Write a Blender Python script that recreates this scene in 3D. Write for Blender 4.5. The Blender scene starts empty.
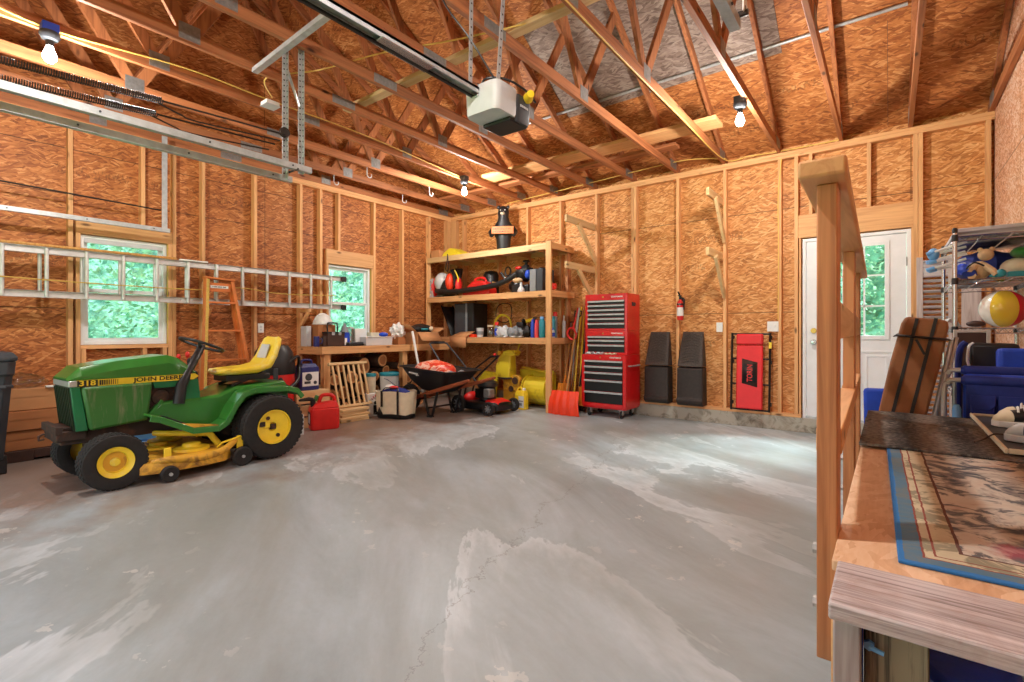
import bpy, bmesh, math, random
from mathutils import Vector, Matrix, Quaternion
S = bpy.context.scene
COL = S.collection
# ------------------------------------------------------------------ camera, world, exposure
cam = bpy.data.objects.new('camera', bpy.data.cameras.new('camera')); COL.objects.link(cam)
cam.location = (0, 0, 1.15)
cam.data.sensor_width = 36.0
cam.data.lens = 493.0 / 1024 * 36
cam.data.shift_y = -9.0 / 1024
cam.data.clip_start = 0.05
cam.rotation_euler = (math.pi / 2, 0, math.radians(37.5))
S.camera = cam
S.view_settings.view_transform = 'Standard'
S.view_settings.look = 'None'
S.view_settings.exposure = 0.12
S.view_settings.gamma = 1.0
S.view_settings.use_curve_mapping = False
S.cycles.use_denoising = True
S.cycles.max_bounces = 10
S.cycles.diffuse_bounces = 6
S.cycles.transparent_max_bounces = 12
S.cycles.sample_clamp_indirect = 6.0
W = bpy.data.worlds.new('overcast_sky'); S.world = W; W.use_nodes = True
_n = W.node_tree.nodes; _l = W.node_tree.links
_bg = _n['Background']
_tc = _n.new('ShaderNodeTexCoord'); _sp = _n.new('ShaderNodeSeparateXYZ'); _rp = _n.new('ShaderNodeValToRGB')
_l.new(_tc.outputs['Generated'], _sp.inputs[0]); _l.new(_sp.outputs[2], _rp.inputs[0]); _l.new(_rp.outputs[0], _bg.inputs[0])
_rp.color_ramp.elements[0].color = (0.92, 0.97, 1.0, 1); _rp.color_ramp.elements[1].color = (0.62, 0.80, 1.0, 1)
WORLD_STRENGTH = 2.1
_bg.inputs[1].default_value = WORLD_STRENGTH
BULB_W = 175.0
BULBS = [(-4.62, 0.76, 3.12), (-4.62, 4.95, 3.12), (-1.08, 4.80, 3.12), (-1.08, 0.76, 3.12)]
for b in BULBS:
    ld = bpy.data.lights.new('bulb_light', 'POINT'); ld.energy = BULB_W; ld.color = (1.0, 0.95, 0.89); ld.shadow_soft_size = 0.05
    lo = bpy.data.objects.new('bulb_light', ld); COL.objects.link(lo); lo.location = (b[0], b[1], b[2] - 0.10)
sd = bpy.data.lights.new('sun', 'SUN'); sd.energy = 46.0; sd.angle = math.radians(34); sd.color = (1.0, 0.98, 0.95)
so = bpy.data.objects.new('sun', sd); COL.objects.link(so); so.location = (6, 13, 9)
so.rotation_euler = Vector((-0.85, -1.3, -1.5)).to_track_quat('-Z', 'Y').to_euler()
R = random.Random(7)
PI = math.pi
# ------------------------------------------------------------------ materials
def lin(c): return tuple((x / 12.92 if x <= 0.04045 else ((x + 0.055) / 1.055) ** 2.4) for x in c)
def rgb(r, g, b): return lin((r / 255.0, g / 255.0, b / 255.0)) + (1.0,)
class NT:
    def __init__(s, name):
        s.m = bpy.data.materials.new(name); s.m.use_nodes = True
        s.t = s.m.node_tree; s.n = s.t.nodes; s.b = s.n['Principled BSDF']
    def new(s, k, **kw):
        d = s.n.new(k)
        for a, v in kw.items(): setattr(d, a, v)
        return d
    def link(s, a, b): s.t.links.new(a, b)
    def obj(s): return s.new('ShaderNodeTexCoord').outputs['Object']
    def mapping(s, src, scale=(1, 1, 1), rot=(0, 0, 0), loc=(0, 0, 0)):
        d = s.new('ShaderNodeMapping'); s.link(src, d.inputs[0])
        d.inputs['Scale'].default_value = scale; d.inputs['Rotation'].default_value = rot; d.inputs['Location'].default_value = loc
        return d.outputs[0]
    def noise(s, src, scale, detail=3, rough=0.55, dist=0.0, out=0):
        d = s.new('ShaderNodeTexNoise'); s.link(src, d.inputs['Vector'])
        d.inputs['Scale'].default_value = scale; d.inputs['Detail'].default_value = detail
        d.inputs['Roughness'].default_value = rough; d.inputs['Distortion'].default_value = dist
        return d.outputs[out]
    def ramp(s, src, stops, interp='LINEAR'):
        d = s.new('ShaderNodeValToRGB'); s.link(src, d.inputs[0]); cr = d.color_ramp; cr.interpolation = interp
        while len(cr.elements) < len(stops): cr.elements.new(0.5)
        for e, (p, c) in zip(cr.elements, stops):
            e.position = p; e.color = c if len(c) == 4 else tuple(c) + (1,)
        return d.outputs[0]
    def math(s, op, a, b=None, c=None):
        d = s.new('ShaderNodeMath', operation=op)
        for i, x in enumerate((a, b, c)):
            if x is None: continue
            if isinstance(x, (int, float)): d.inputs[i].default_value = x
            else: s.link(x, d.inputs[i])
        return d.outputs[0]
    def mix(s, f, a, b, mode='MIX'):
        d = s.new('ShaderNodeMix', data_type='RGBA', blend_type=mode)
        for i, x in ((0, f), (6, a), (7, b)):
            if isinstance(x, (int, float)): d.inputs[i].default_value = x
            elif isinstance(x, tuple): d.inputs[i].default_value = x
            else: s.link(x, d.inputs[i])
        return d.outputs[2]
    def sep(s, src):
        d = s.new('ShaderNodeSeparateXYZ'); s.link(src, d.inputs[0]); return d.outputs
    def comb(s, x=0, y=0, z=0):
        d = s.new('ShaderNodeCombineXYZ')
        for i, v in enumerate((x, y, z)):
            if isinstance(v, (int, float)): d.inputs[i].default_value = v
            else: s.link(v, d.inputs[i])
        return d.outputs[0]
    def bump(s, h, strength=0.3, dist=0.01):
        d = s.new('ShaderNodeBump'); s.link(h, d.inputs['Height']); d.inputs['Strength'].default_value = strength
        d.inputs['Distance'].default_value = dist; s.link(d.outputs[0], s.b.inputs['Normal'])
    def color(s, c):
        if isinstance(c, tuple): s.b.inputs['Base Color'].default_value = c
        else: s.link(c, s.b.inputs['Base Color'])
    def set(s, rough=0.5, metal=0.0, spec=None, coat=None):
        s.b.inputs['Roughness'].default_value = rough; s.b.inputs['Metallic'].default_value = metal
        if spec is not None: s.b.inputs['Specular IOR Level'].default_value = spec
        if coat is not None: s.b.inputs['Coat Weight'].default_value = coat; s.b.inputs['Coat Roughness'].default_value = 0.08
def plain(name, c, rough=0.5, metal=0.0, var=0.12, scale=14.0, coat=None, spec=None, bump=0.0):
    """paint, plastic, rubber, metal: one colour with a slight uneven wear"""
    t = NT(name); o = t.obj()
    f = t.noise(o, scale, 4, 0.6)
    d = tuple(x * (1 - var * 1.6) for x in c[:3]) + (1,); l = tuple(min(1, x * (1 + var)) for x in c[:3]) + (1,)
    t.color(t.ramp(f, [(0.3, d), (0.7, l)])); t.set(rough, metal, spec, coat)
    if bump: t.bump(t.noise(o, scale * 4, 3), bump, 0.005)
    return t.m
def worn(name, c, c2, amount=0.55, rough=0.5, metal=0.0, scale=5.0, coat=None, stretch=(1, 1, 1)):
    """paint with patches of a second colour (rust, dirt, fading)"""
    t = NT(name); o = t.mapping(t.obj(), stretch)
    f = t.noise(o, scale, 6, 0.65, 0.6)
    t.color(t.ramp(f, [(amount - 0.07, c), (amount + 0.09, c2)])); t.set(rough, metal, None, coat)
    return t.m
def wood(name, axis, light, dark, knots=True, rough=0.62, rnd=0.22):
    """sawn lumber, grain along the local axis, slightly different on each piece"""
    t = NT(name); o = t.obj(); inf = t.new('ShaderNodeObjectInfo').outputs['Random']
    off = t.math('MULTIPLY', inf, 37.0)
    v = t.new('ShaderNodeVectorMath', operation='ADD'); t.link(o, v.inputs[0]); t.link(t.comb(off, off, off), v.inputs[1]); p = v.outputs[0]
    sc = [28.0, 28.0, 28.0]; sc[axis] = 1.3
    g = t.noise(t.mapping(p, tuple(sc)), 1.0, 4, 0.6, 0.8)
    sc2 = [5.0, 5.0, 5.0]; sc2[axis] = 0.9
    bnd = t.noise(t.mapping(p, tuple(sc2)), 1.0, 2)
    c = t.ramp(g, [(0.25, dark), (0.55, light), (0.8, tuple(min(1, x * 1.12) for x in light[:3]) + (1,))])
    c = t.mix(t.math('MULTIPLY', bnd, 0.55), c, tuple(x * 0.72 for x in dark[:3]) + (1,))
    if knots:
        sk = [7.0, 7.0, 7.0]; sk[axis] = 2.6
        vo = t.new('ShaderNodeTexVoronoi', feature='F1'); t.link(t.mapping(p, tuple(sk)), vo.inputs['Vector']); vo.inputs['Scale'].default_value = 1.0
        k = t.ramp(vo.outputs['Distance'], [(0.05, (1, 1, 1)), (0.13, (0, 0, 0))])
        c = t.mix(k, c, tuple(x * 0.28 for x in dark[:3]) + (1,))
    val = t.math('ADD', t.math('MULTIPLY', inf, rnd), 1 - rnd / 2)
    h = t.new('ShaderNodeHueSaturation'); t.link(val, h.inputs['Value']); t.link(c, h.inputs['Color'])
    t.link(h.outputs[0], t.b.inputs['Base Color']); t.set(rough); t.bump(g, 0.12, 0.004)
    return t.m
def osb(name, ua, va, stops, seams=(), vseam=None, flake=1.0, stamps=(), blot=0.35, light=0.0):
    """oriented strand board: overlapping wood strands lying in several directions"""
    t = NT(name); o = t.sep(t.obj())
    uv = t.comb(o[ua], o[va], 0.0)
    wv = t.new('ShaderNodeTexNoise'); t.link(uv, wv.inputs['Vector']); wv.inputs['Scale'].default_value = 9.0; wv.inputs['Detail'].default_value = 3
    vs = t.new('ShaderNodeVectorMath', operation='SUBTRACT'); t.link(wv.outputs['Color'], vs.inputs[0]); vs.inputs[1].default_value = (0.5, 0.5, 0.5)
    vm = t.new('ShaderNodeVectorMath', operation='SCALE'); t.link(vs.outputs[0], vm.inputs[0]); vm.inputs['Scale'].default_value = 0.05
    va_ = t.new('ShaderNodeVectorMath', operation='ADD'); t.link(uv, va_.inputs[0]); t.link(vm.outputs[0], va_.inputs[1]); wuv = va_.outputs[0]
    lay = []
    for rot, su, sv, dx in ((0.07, 9, 62, 0), (-0.16, 10, 68, 3.1), (0.40, 13, 64, 7.7), (-0.52, 14, 70, 5.2)):
        vo = t.new('ShaderNodeTexVoronoi', voronoi_dimensions='2D', feature='F1')
        t.link(t.mapping(wuv, (su * flake, sv * flake, 1), (0, 0, 0), (dx, dx, 0)) if False else t.mapping(t.mapping(wuv, (1, 1, 1), (0, 0, rot)), (su * flake, sv * flake, 1), (0, 0, 0), (dx, dx, 0)), vo.inputs['Vector'])
        vo.inputs['Scale'].default_value = 1.0
        sp = t.new('ShaderNodeSeparateColor'); t.link(vo.outputs['Color'], sp.inputs[0]); lay.append(sp.outputs)
    v = lay[0][0]
    for i in (1, 2, 3):
        f = t.math('GREATER_THAN', lay[i][1], (0.5, 0.62, 0.68)[i - 1])
        mx = t.new('ShaderNodeMix', data_type='FLOAT'); t.link(f, mx.inputs[0]); t.link(v, mx.inputs[2]); t.link(lay[i][0], mx.inputs[3]); v = mx.outputs[0]
    fine = t.noise(t.mapping(uv, (16, 90, 1), (0, 0, 0.2)), 1.0, 3)
    big = t.noise(uv, 1.7, 4, 0.6)
    v = t.math('ADD', t.math('MULTIPLY', v, 0.43), t.math('ADD', t.math('MULTIPLY', fine, 0.46), t.math('MULTIPLY_ADD', big, blot + 0.1, -0.03 - blot / 2 + light)))
    c = t.ramp(v, stops)
    dn = t.noise(t.mapping(uv, (5, 9, 1), (0, 0, 0.3), (4, 9, 0)), 1.0, 6, 0.7)
    c = t.mix(t.ramp(dn, [(0.66, (0, 0, 0)), (0.76, (0.6, 0.6, 0.6))]), c, tuple(x * 0.55 for x in stops[0][1][:3]) + (1,))
    line = None
    def acc(a, b): return b if a is None else t.math('MAXIMUM', a, b)
    for z in seams: line = acc(line, t.math('LESS_THAN', t.math('ABSOLUTE', t.math('SUBTRACT', o[va], z)), 0.0045))
    if vseam: line = acc(line, t.math('LESS_THAN', t.math('ABSOLUTE', t.math('SUBTRACT', t.math('FRACT', t.math('MULTIPLY_ADD', o[ua], 1 / 2.44, vseam)), 0.5)), 0.0016))
    if line is not None: c = t.mix(t.math('MULTIPLY', line, 0.7), c, (0.012, 0.006, 0.003, 1))
    st = None
    for z, hgt in stamps:                       # smudged ink bands printed by the mill
        band = t.math('LESS_THAN', t.math('ABSOLUTE', t.math('SUBTRACT', o[va], z)), hgt)
        blk = t.noise(t.mapping(uv, (46, 20, 1)), 1.0, 2)
        gap = t.noise(t.mapping(uv, (1.3, 0.2, 1), (0, 0, 0), (z * 3, z, 0)), 1.0, 1)
        st = acc(st, t.math('MULTIPLY', band, t.math('MULTIPLY', t.math('GREATER_THAN', blk, 0.54), t.math('GREATER_THAN', gap, 0.52))))
    if st is not None: c = t.mix(t.math('MULTIPLY', st, 0.38), c, (0.025, 0.012, 0.007, 1))
    t.color(c); t.set(0.6, 0, 0.35); t.bump(v, 0.10, 0.004)
    return t.m
M = {}
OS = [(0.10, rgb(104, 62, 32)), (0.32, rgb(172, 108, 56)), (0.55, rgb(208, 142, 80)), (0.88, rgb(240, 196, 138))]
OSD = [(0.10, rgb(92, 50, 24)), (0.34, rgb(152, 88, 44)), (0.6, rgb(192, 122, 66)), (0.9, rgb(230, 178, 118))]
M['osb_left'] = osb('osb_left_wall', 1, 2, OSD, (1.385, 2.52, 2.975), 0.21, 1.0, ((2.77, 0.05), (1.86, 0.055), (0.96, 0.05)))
M['osb_back'] = osb('osb_back_wall', 0, 2, OS, (1.385, 2.605), 0.43, 1.0, ((2.35, 0.055), (1.99, 0.04), (0.99, 0.045)), 0.35, 0.05)
M['osb_right'] = osb('osb_right_wall', 1, 2, [(0.15, rgb(150, 92, 60)), (0.45, rgb(204, 150, 112)), (0.8, rgb(226, 206, 190))], (1.385, 2.605), 0.3, 1.3)
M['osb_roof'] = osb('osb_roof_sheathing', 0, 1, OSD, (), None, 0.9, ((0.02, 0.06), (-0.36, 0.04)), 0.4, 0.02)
M['osb_grey'] = osb('osb_weathered_sheathing', 0, 1, [(0.15, rgb(92, 74, 66)), (0.45, rgb(142, 122, 110)), (0.85, rgb(180, 164, 150))], (), None, 0.8, (), 0.4)
M['osb_deck'] = osb('osb_deck', 1, 0, [(0.0, rgb(196, 146, 106)), (0.5, rgb(226, 186, 148)), (0.95, rgb(240, 214, 184))], (), None, 0.9, (), 0.5)
for i, a in enumerate('xyz'):
    M['pine_' + a] = wood('pine_lumber_' + a, i, rgb(234, 180, 122), rgb(200, 140, 86))
    M['fir_' + a] = wood('truss_lumber_' + a, i, rgb(190, 120, 72), rgb(120, 66, 36), True, 0.65, 0.3)
    M['pale_' + a] = wood('pale_new_lumber_' + a, i, rgb(228, 196, 146), rgb(204, 164, 108), True)
    M['red_' + a] = wood('reddish_lumber_' + a, i, rgb(206, 142, 92), rgb(140, 80, 46), True)
M['grey_board'] = wood('weathered_board', 0, rgb(216, 210, 213), rgb(104, 94, 98), False, 0.7)
def front_mat():
    t = NT('weathered_tread_board'); o = t.obj()
    a = t.noise(t.mapping(o, (3.0, 130, 130)), 1.0, 5, 0.7, 0.6); b = t.noise(t.mapping(o, (1.2, 30, 60)), 1.0, 4, 0.6, 1.4); n = t.noise(o, 9, 5, 0.7, 1.0)
    c = t.ramp(a, [(0.28, rgb(112, 98, 98)), (0.5, rgb(186, 174, 174)), (0.72, rgb(216, 206, 206))])
    c = t.mix(t.ramp(b, [(0.30, (0.8, 0.8, 0.8)), (0.42, (0, 0, 0))]), c, rgb(104, 84, 76))
    c = t.mix(t.ramp(n, [(0.5, (0, 0, 0)), (0.75, (0.55, 0.55, 0.55))]), c, rgb(150, 116, 96))
    t.color(c); t.set(0.75); t.bump(a, 0.4, 0.004); return t.m
M['tread'] = front_mat()
M['grey_board_z'] = wood('weathered_board_upright', 2, rgb(196, 186, 184), rgb(150, 134, 130), False, 0.7)
M['handle_red'] = wood('red_stained_handle', 0, rgb(164, 84, 44), rgb(110, 48, 24), False)
M['tool_wood'] = wood('tool_handle_wood', 2, rgb(206, 154, 84), rgb(160, 106, 50), False)
def floor_mat():
    t = NT('worn_painted_concrete'); o = t.obj()
    r = t.mapping(o, (1, 1, 1), (0, 0, 0.55))
    n1 = t.noise(t.mapping(r, (0.32, 0.8, 1), (0, 0, 0), (7.4, 5.9, 0)), 1.0, 7, 0.62, 0.5)
    n2 = t.noise(t.mapping(r, (0.5, 1.4, 1), (0, 0, 0), (2.1, 6.4, 0)), 1.0, 8, 0.68, 0.7)
    n3 = t.noise(o, 26, 5, 0.7)
    base = t.ramp(n2, [(0.3, rgb(138, 149, 152)), (0.5, rgb(162, 175, 180)), (0.7, rgb(182, 196, 204))])
    base = t.mix(t.ramp(n1, [(0.535, (0, 0, 0)), (0.546, (0.8, 0.8, 0.8)), (0.60, (0.3, 0.3, 0.3))]), base, rgb(202, 212, 217))
    n4 = t.noise(t.mapping(r, (0.4, 1.1, 1), (0, 0, 0), (1.7, 8.8, 0)), 1.0, 6, 0.6, 0.4)
    base = t.mix(t.ramp(n4, [(0.44, (0, 0, 0)), (0.62, (0.65, 0.65, 0.65))]), base, rgb(138, 142, 136))
    fl = t.noise(t.mapping(o, (1, 1, 1), (0, 0, 0.5), (5, 2, 0)), 7.0, 4, 0.6)
    reg = t.noise(t.mapping(o, (1, 1, 1), (0, 0, 0), (2.2, 4.1, 0)), 0.8, 2)
    base = t.mix(t.math('MULTIPLY', t.math('GREATER_THAN', fl, 0.635), t.ramp(reg, [(0.5, (0, 0, 0)), (0.62, (0.6, 0.6, 0.6))])), base, rgb(216, 216, 210))
    # brown stains by the mower and bench
    xyz = t.sep(o)
    wob = t.noise(o, 2.2, 5, 0.65)
    left = t.math('MULTIPLY_ADD', xyz[0], -0.75, -2.75)
    st = t.math('ADD', left, t.math('MULTIPLY_ADD', wob, 1.8, -0.9))
    base = t.mix(t.ramp(st, [(0.1, (0, 0, 0)), (0.8, (0.72, 0.72, 0.72))]), base, rgb(124, 86, 58))
    # shrinkage crack
    cr = t.math('SUBTRACT', t.math('ADD', xyz[0], t.math('MULTIPLY', xyz[1], 0.24)), t.math('MULTIPLY_ADD', t.noise(o, 1.6, 7, 0.7), 0.9, -1.55))
    base = t.mix(t.math('MULTIPLY', t.math('LESS_THAN', t.math('ABSOLUTE', cr), 0.006), 0.45), base, rgb(110, 108, 102))
    base = t.mix(t.math('MULTIPLY', n3, 0.16), base, rgb(96, 94, 88))
    t.color(base); t.bump(n3, 0.06, 0.004)
    t.link(t.ramp(n1, [(0.4, (0.34, 0.34, 0.34)), (0.62, (0.55, 0.55, 0.55))]), t.b.inputs['Roughness'])
    return t.m
M['floor'] = floor_mat()
M['curb'] = worn('raw_concrete_curb', rgb(176, 172, 158), rgb(120, 114, 100), 0.56, 0.85, 0, 7.0)
M['steel'] = plain('galvanised_steel', rgb(186, 190, 192), 0.42, 0.45, 0.12, 20)
M['steel_dull'] = plain('dull_zinc_plate', rgb(150, 150, 148), 0.5, 0.7, 0.15, 30)
M['chrome'] = plain('chrome_wire', rgb(206, 208, 210), 0.22, 1.0, 0.06, 30)
M['alu'] = plain('ladder_aluminium', rgb(200, 200, 198), 0.42, 0.6, 0.08, 12)
M['iron'] = plain('dark_spring_steel', rgb(62, 54, 50), 0.5, 0.6, 0.15, 40)
M['black'] = plain('black_plastic', rgb(22, 22, 24), 0.45, 0, 0.12, 20)
M['blackm'] = plain('black_painted_metal', rgb(17, 17, 19), 0.35, 0.1, 0.1, 20)
M['rubber'] = plain('tyre_rubber', rgb(36, 33, 32), 0.8, 0, 0.18, 30, bump=0.25)
M['dgrey'] = plain('dark_grey_plastic', rgb(54, 58, 64), 0.5, 0, 0.1, 12)
M['grey'] = plain('grey_plastic', rgb(128, 132, 136), 0.5, 0, 0.08, 12)
M['lgrey'] = plain('light_grey_plastic', rgb(196, 198, 200), 0.45, 0, 0.04, 12)
M['white'] = plain('white_plastic', rgb(228, 228, 224), 0.45, 0, 0.04, 10)
M['vinyl'] = plain('white_window_vinyl', rgb(226, 230, 230), 0.4, 0, 0.03, 10)
M['door'] = plain('white_door_paint', rgb(232, 233, 236), 0.4, 0, 0.03, 8)
M['red'] = plain('red_enamel', rgb(206, 22, 26), 0.3, 0, 0.06, 8, coat=0.4)
M['redp'] = plain('red_plastic', rgb(214, 34, 30), 0.4, 0, 0.08, 8)
M['pad'] = plain('red_vinyl_padding', rgb(222, 38, 44), 0.5, 0, 0.04, 8)
M['orange'] = plain('orange_plastic', rgb(238, 64, 28), 0.42, 0, 0.06, 8)
M['green'] = plain('green_tractor_paint', rgb(48, 120, 44), 0.3, 0, 0.12, 5, coat=0.5)
M['greend'] = worn('dusty_green_paint', rgb(50, 108, 42), rgb(110, 122, 84), 0.56, 0.42, 0, 4.0, 0.2, (6, 6, 0.8))
M['greenb'] = plain('bright_green_paint', rgb(20, 112, 66), 0.35, 0, 0.1, 6, coat=0.3)
M['grille'] = plain('dark_green_grille', rgb(34, 50, 30), 0.5, 0, 0.2, 8)
M['yellow'] = plain('yellow_paint', rgb(248, 212, 48), 0.4, 0, 0.08, 6, coat=0.2)
M['yellow_rust'] = worn('worn_yellow_paint', rgb(214, 160, 44), rgb(112, 70, 34), 0.56, 0.55, 0, 6.0)
M['yellow_th'] = worn('yellow_thrower_paint', rgb(222, 200, 44), rgb(150, 124, 40), 0.62, 0.45, 0, 4.0)
M['seat_y'] = worn('yellow_seat_vinyl', rgb(236, 206, 56), rgb(232, 216, 140), 0.6, 0.45, 0, 5.0)
M['dirt'] = worn('greasy_dark_iron', rgb(52, 38, 32), rgb(92, 58, 40), 0.58, 0.7, 0.1, 8.0)
M['card'] = plain('cardboard', rgb(190, 134, 86), 0.8, 0, 0.07, 4)
M['cardd'] = plain('brown_cardboard', rgb(164, 104, 60), 0.8, 0, 0.07, 4)
M['canvas'] = plain('brown_canvas', rgb(142, 92, 56), 0.85, 0, 0.12, 9, bump=0.2)
M['cream'] = plain('cream_canvas', rgb(222, 208, 178), 0.85, 0, 0.06, 12, bump=0.2)
M['navy'] = plain('navy_fabric', rgb(24, 42, 122), 0.75, 0, 0.14, 14)
M['blue'] = plain('blue_fabric', rgb(20, 66, 186), 0.7, 0, 0.14, 10)
M['bluebag'] = plain('bright_blue_plastic', rgb(64, 104, 255), 0.35, 0, 0.2, 7, bump=0.3)
M['lblue'] = plain('light_blue_plastic', rgb(110, 168, 220), 0.4, 0, 0.08, 10)
M['teal'] = plain('teal_plastic', rgb(30, 132, 146), 0.4, 0, 0.08, 10)
M['pink'] = plain('coral_red_can', rgb(232, 76, 84), 0.4, 0, 0.06, 10)
M['bluecan'] = plain('royal_blue_can', rgb(30, 72, 190), 0.4, 0, 0.06, 10)
M['dblue'] = plain('navy_plastic_jug', rgb(36, 42, 108), 0.4, 0, 0.08, 10)
M['brass'] = plain('brass', rgb(196, 160, 84), 0.3, 0.9, 0.08, 20)
M['amber'] = plain('amber_plastic', rgb(240, 150, 44), 0.4, 0, 0.06, 8)
M['ramp_top'] = plain('textured_ramp_plastic', rgb(72, 62, 56), 0.65, 0, 0.35, 60, bump=0.5)
M['ramp'] = plain('black_ramp_plastic', rgb(44, 36, 32), 0.6, 0, 0.2, 30, bump=0.3)
M['romex'] = plain('yellow_cable', rgb(226, 190, 96), 0.5, 0, 0.05, 10)
M['orange_ladder'] = plain('orange_fiberglass', rgb(206, 116, 54), 0.55, 0, 0.08, 10)
M['tan'] = plain('tan_plush', rgb(196, 164, 124), 0.9, 0, 0.12, 20, bump=0.3)
M['rope'] = plain('yellow_rope', rgb(206, 170, 84), 0.8, 0, 0.1, 60)
M['bark'] = plain('log_bark', rgb(84, 58, 42), 0.9, 0, 0.3, 14, bump=0.6)
M['logend'] = plain('cut_log_end', rgb(206, 148, 92), 0.8, 0, 0.2, 16)
M['leather'] = plain('brown_dark_case', rgb(64, 40, 32), 0.55, 0, 0.15, 14)
def emit(name, c, s):
    t = NT(name); t.b.inputs['Emission Color'].default_value = c; t.b.inputs['Emission Strength'].default_value = s; t.color(c); return t.m
M['bulb'] = emit('glowing_bulb_glass', (1.0, 0.96, 0.9, 1), 14.0)
def glass_mat(name, c, gl=0.06):
    t = NT(name); out = t.n['Material Output']; t.n.remove(t.b)
    a = t.new('ShaderNodeBsdfTransparent'); a.inputs[0].default_value = c
    g = t.new('ShaderNodeBsdfGlossy'); g.inputs['Roughness'].default_value = 0.02
    m = t.new('ShaderNodeMixShader'); m.inputs[0].default_value = gl
    t.link(a.outputs[0], m.inputs[1]); t.link(g.outputs[0], m.inputs[2]); t.link(m.outputs[0], out.inputs[0]); return t.m
M['glass'] = glass_mat('window_glass', (0.78, 0.87, 0.87, 1))
M['clear'] = glass_mat('clear_plastic', (0.80, 0.84, 0.86, 1), 0.18)
def leaf_mat(name, c1, c2):
    t = NT(name); out = t.n['Material Output']; o = t.obj()
    c = t.ramp(t.noise(o, 3.0, 3), [(0.35, c1), (0.65, c2)]); t.color(c); t.set(0.6)
    tr = t.new('ShaderNodeBsdfTranslucent'); t.link(c, tr.inputs[0])
    m = t.new('ShaderNodeMixShader'); m.inputs[0].default_value = 0.6
    t.link(t.b.outputs[0], m.inputs[1]); t.link(tr.outputs[0], m.inputs[2]); t.link(m.outputs[0], out.inputs[0]); return t.m
M['leaf'] = leaf_mat('tree_leaves', rgb(62, 116, 84), rgb(158, 200, 162))
M['leafd'] = leaf_mat('pine_leaves', rgb(64, 122, 106), rgb(156, 202, 182))
M['lawn'] = plain('lawn', rgb(96, 132, 70), 0.9, 0, 0.2, 6)
def rug_mat():
    t = NT('faded_floral_rug'); o = t.obj(); x = t.sep(o)   # local x 0..W, y 0..L from the near left corner
    n = t.noise(o, 9, 5, 0.7, 1.2); n2 = t.noise(t.mapping(o, (1, 1, 1), (0, 0, 0), (4, 7, 0)), 5.5, 4, 0.6, 1.8); fz = t.noise(t.mapping(o, (30, 110, 1)), 1.0, 2)
    d = t.math('MINIMUM', x[0], x[1]); d = t.math('ADD', d, t.math('MULTIPLY_ADD', n, 0.010, -0.005))
    field = t.ramp(n2, [(0.3, rgb(84, 90, 100)), (0.41, rgb(150, 142, 136)), (0.5, rgb(208, 200, 186)), (0.62, rgb(204, 190, 174)), (0.74, rgb(170, 130, 116))])
    motif = t.noise(t.mapping(o, (1, 1, 1), (0, 0, 0), (1, 3, 0)), 13, 4, 0.65, 0.8)
    field = t.mix(t.ramp(motif, [(0.51, (0, 0, 0)), (0.58, (0.85, 0.85, 0.85))]), field, rgb(66, 76, 88))
    ros = t.new('ShaderNodeVectorMath', operation='DISTANCE'); t.link(t.mapping(o, (1, 1, 1)), ros.inputs[0]); ros.inputs[1].default_value = (0.19, 0.17, 0.0)
    rr = t.math('ADD', ros.outputs['Value'], t.math('MULTIPLY_ADD', n, 0.14, -0.07))
    field = t.mix(t.ramp(rr, [(0.02, (0.7, 0.7, 0.7)), (0.05, (0, 0, 0))]), field, rgb(168, 58, 78))
    cream = t.mix(t.ramp(motif, [(0.50, (0, 0, 0)), (0.56, (0.7, 0.7, 0.7))]), rgb(206, 194, 164), rgb(112, 110, 92))
    navy = t.mix(t.ramp(n, [(0.45, (0, 0, 0)), (0.6, (0.8, 0.8, 0.8))]), rgb(84, 122, 146), rgb(112, 124, 126))
    edge = rgb(40, 120, 190); redl = rgb(142, 74, 64)
    def step(a): return t.math('GREATER_THAN', d, a)
    c = t.mix(step(0.010), edge, navy); c = t.mix(step(0.038), c, redl); c = t.mix(step(0.042), c, cream)
    c = t.mix(step(0.056), c, redl); c = t.mix(step(0.060), c, cream); c = t.mix(step(0.096), c, rgb(104, 70, 64)); c = t.mix(step(0.102), c, field)
    c = t.mix(t.math('MULTIPLY', fz, 0.3), c, rgb(120, 108, 100))
    t.color(c); t.set(0.95, 0, 0.1); t.bump(fz, 0.4, 0.004); return t.m
M['rug'] = rug_mat()
def mat_mat():
    t = NT('charcoal_ribbed_mat'); o = t.obj(); x = t.sep(o)
    b = t.math('SINE', t.math('MULTIPLY', x[0], 34.0)); n = t.noise(o, 60, 3)
    c = t.ramp(t.math('ADD', t.math('MULTIPLY', b, 0.16), n), [(0.35, rgb(60, 56, 54)), (0.75, rgb(134, 124, 114))])
    t.color(c); t.set(0.95, 0, 0.1); t.bump(n, 0.6, 0.006); return t.m
M['doormat'] = mat_mat()
def ball_mat():
    t = NT('beach_ball_panels'); o = t.sep(t.obj())
    ang = t.math('DIVIDE', t.math('ADD', t.math('ARCTAN2', o[1], o[0]), PI), 2 * PI); ang = t.math('FRACT', t.math('ADD', ang, 0.13))
    c = t.ramp(ang, [(0.0, rgb(40, 130, 190)), (0.13, rgb(238, 236, 226)), (0.27, rgb(230, 196, 60)), (0.46, rgb(226, 44, 60)), (0.60, rgb(236, 232, 222)), (0.72, rgb(120, 150, 60)), (0.86, rgb(222, 130, 50))], 'CONSTANT')
    t.color(c); t.set(0.18, 0, None, 0.5); return t.m
M['ball'] = ball_mat()
def label_mat():
    t = NT('red_and_cream_printed_sack'); o = t.obj()
    t.color(t.ramp(t.noise(o, 8, 3, 0.5, 1.0), [(0.40, rgb(206, 44, 32)), (0.50, rgb(224, 84, 40)), (0.56, rgb(232, 206, 186)), (0.66, rgb(214, 52, 36))])); t.set(0.4); t.bump(t.noise(o, 22, 3), 0.3, 0.01); return t.m
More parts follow.
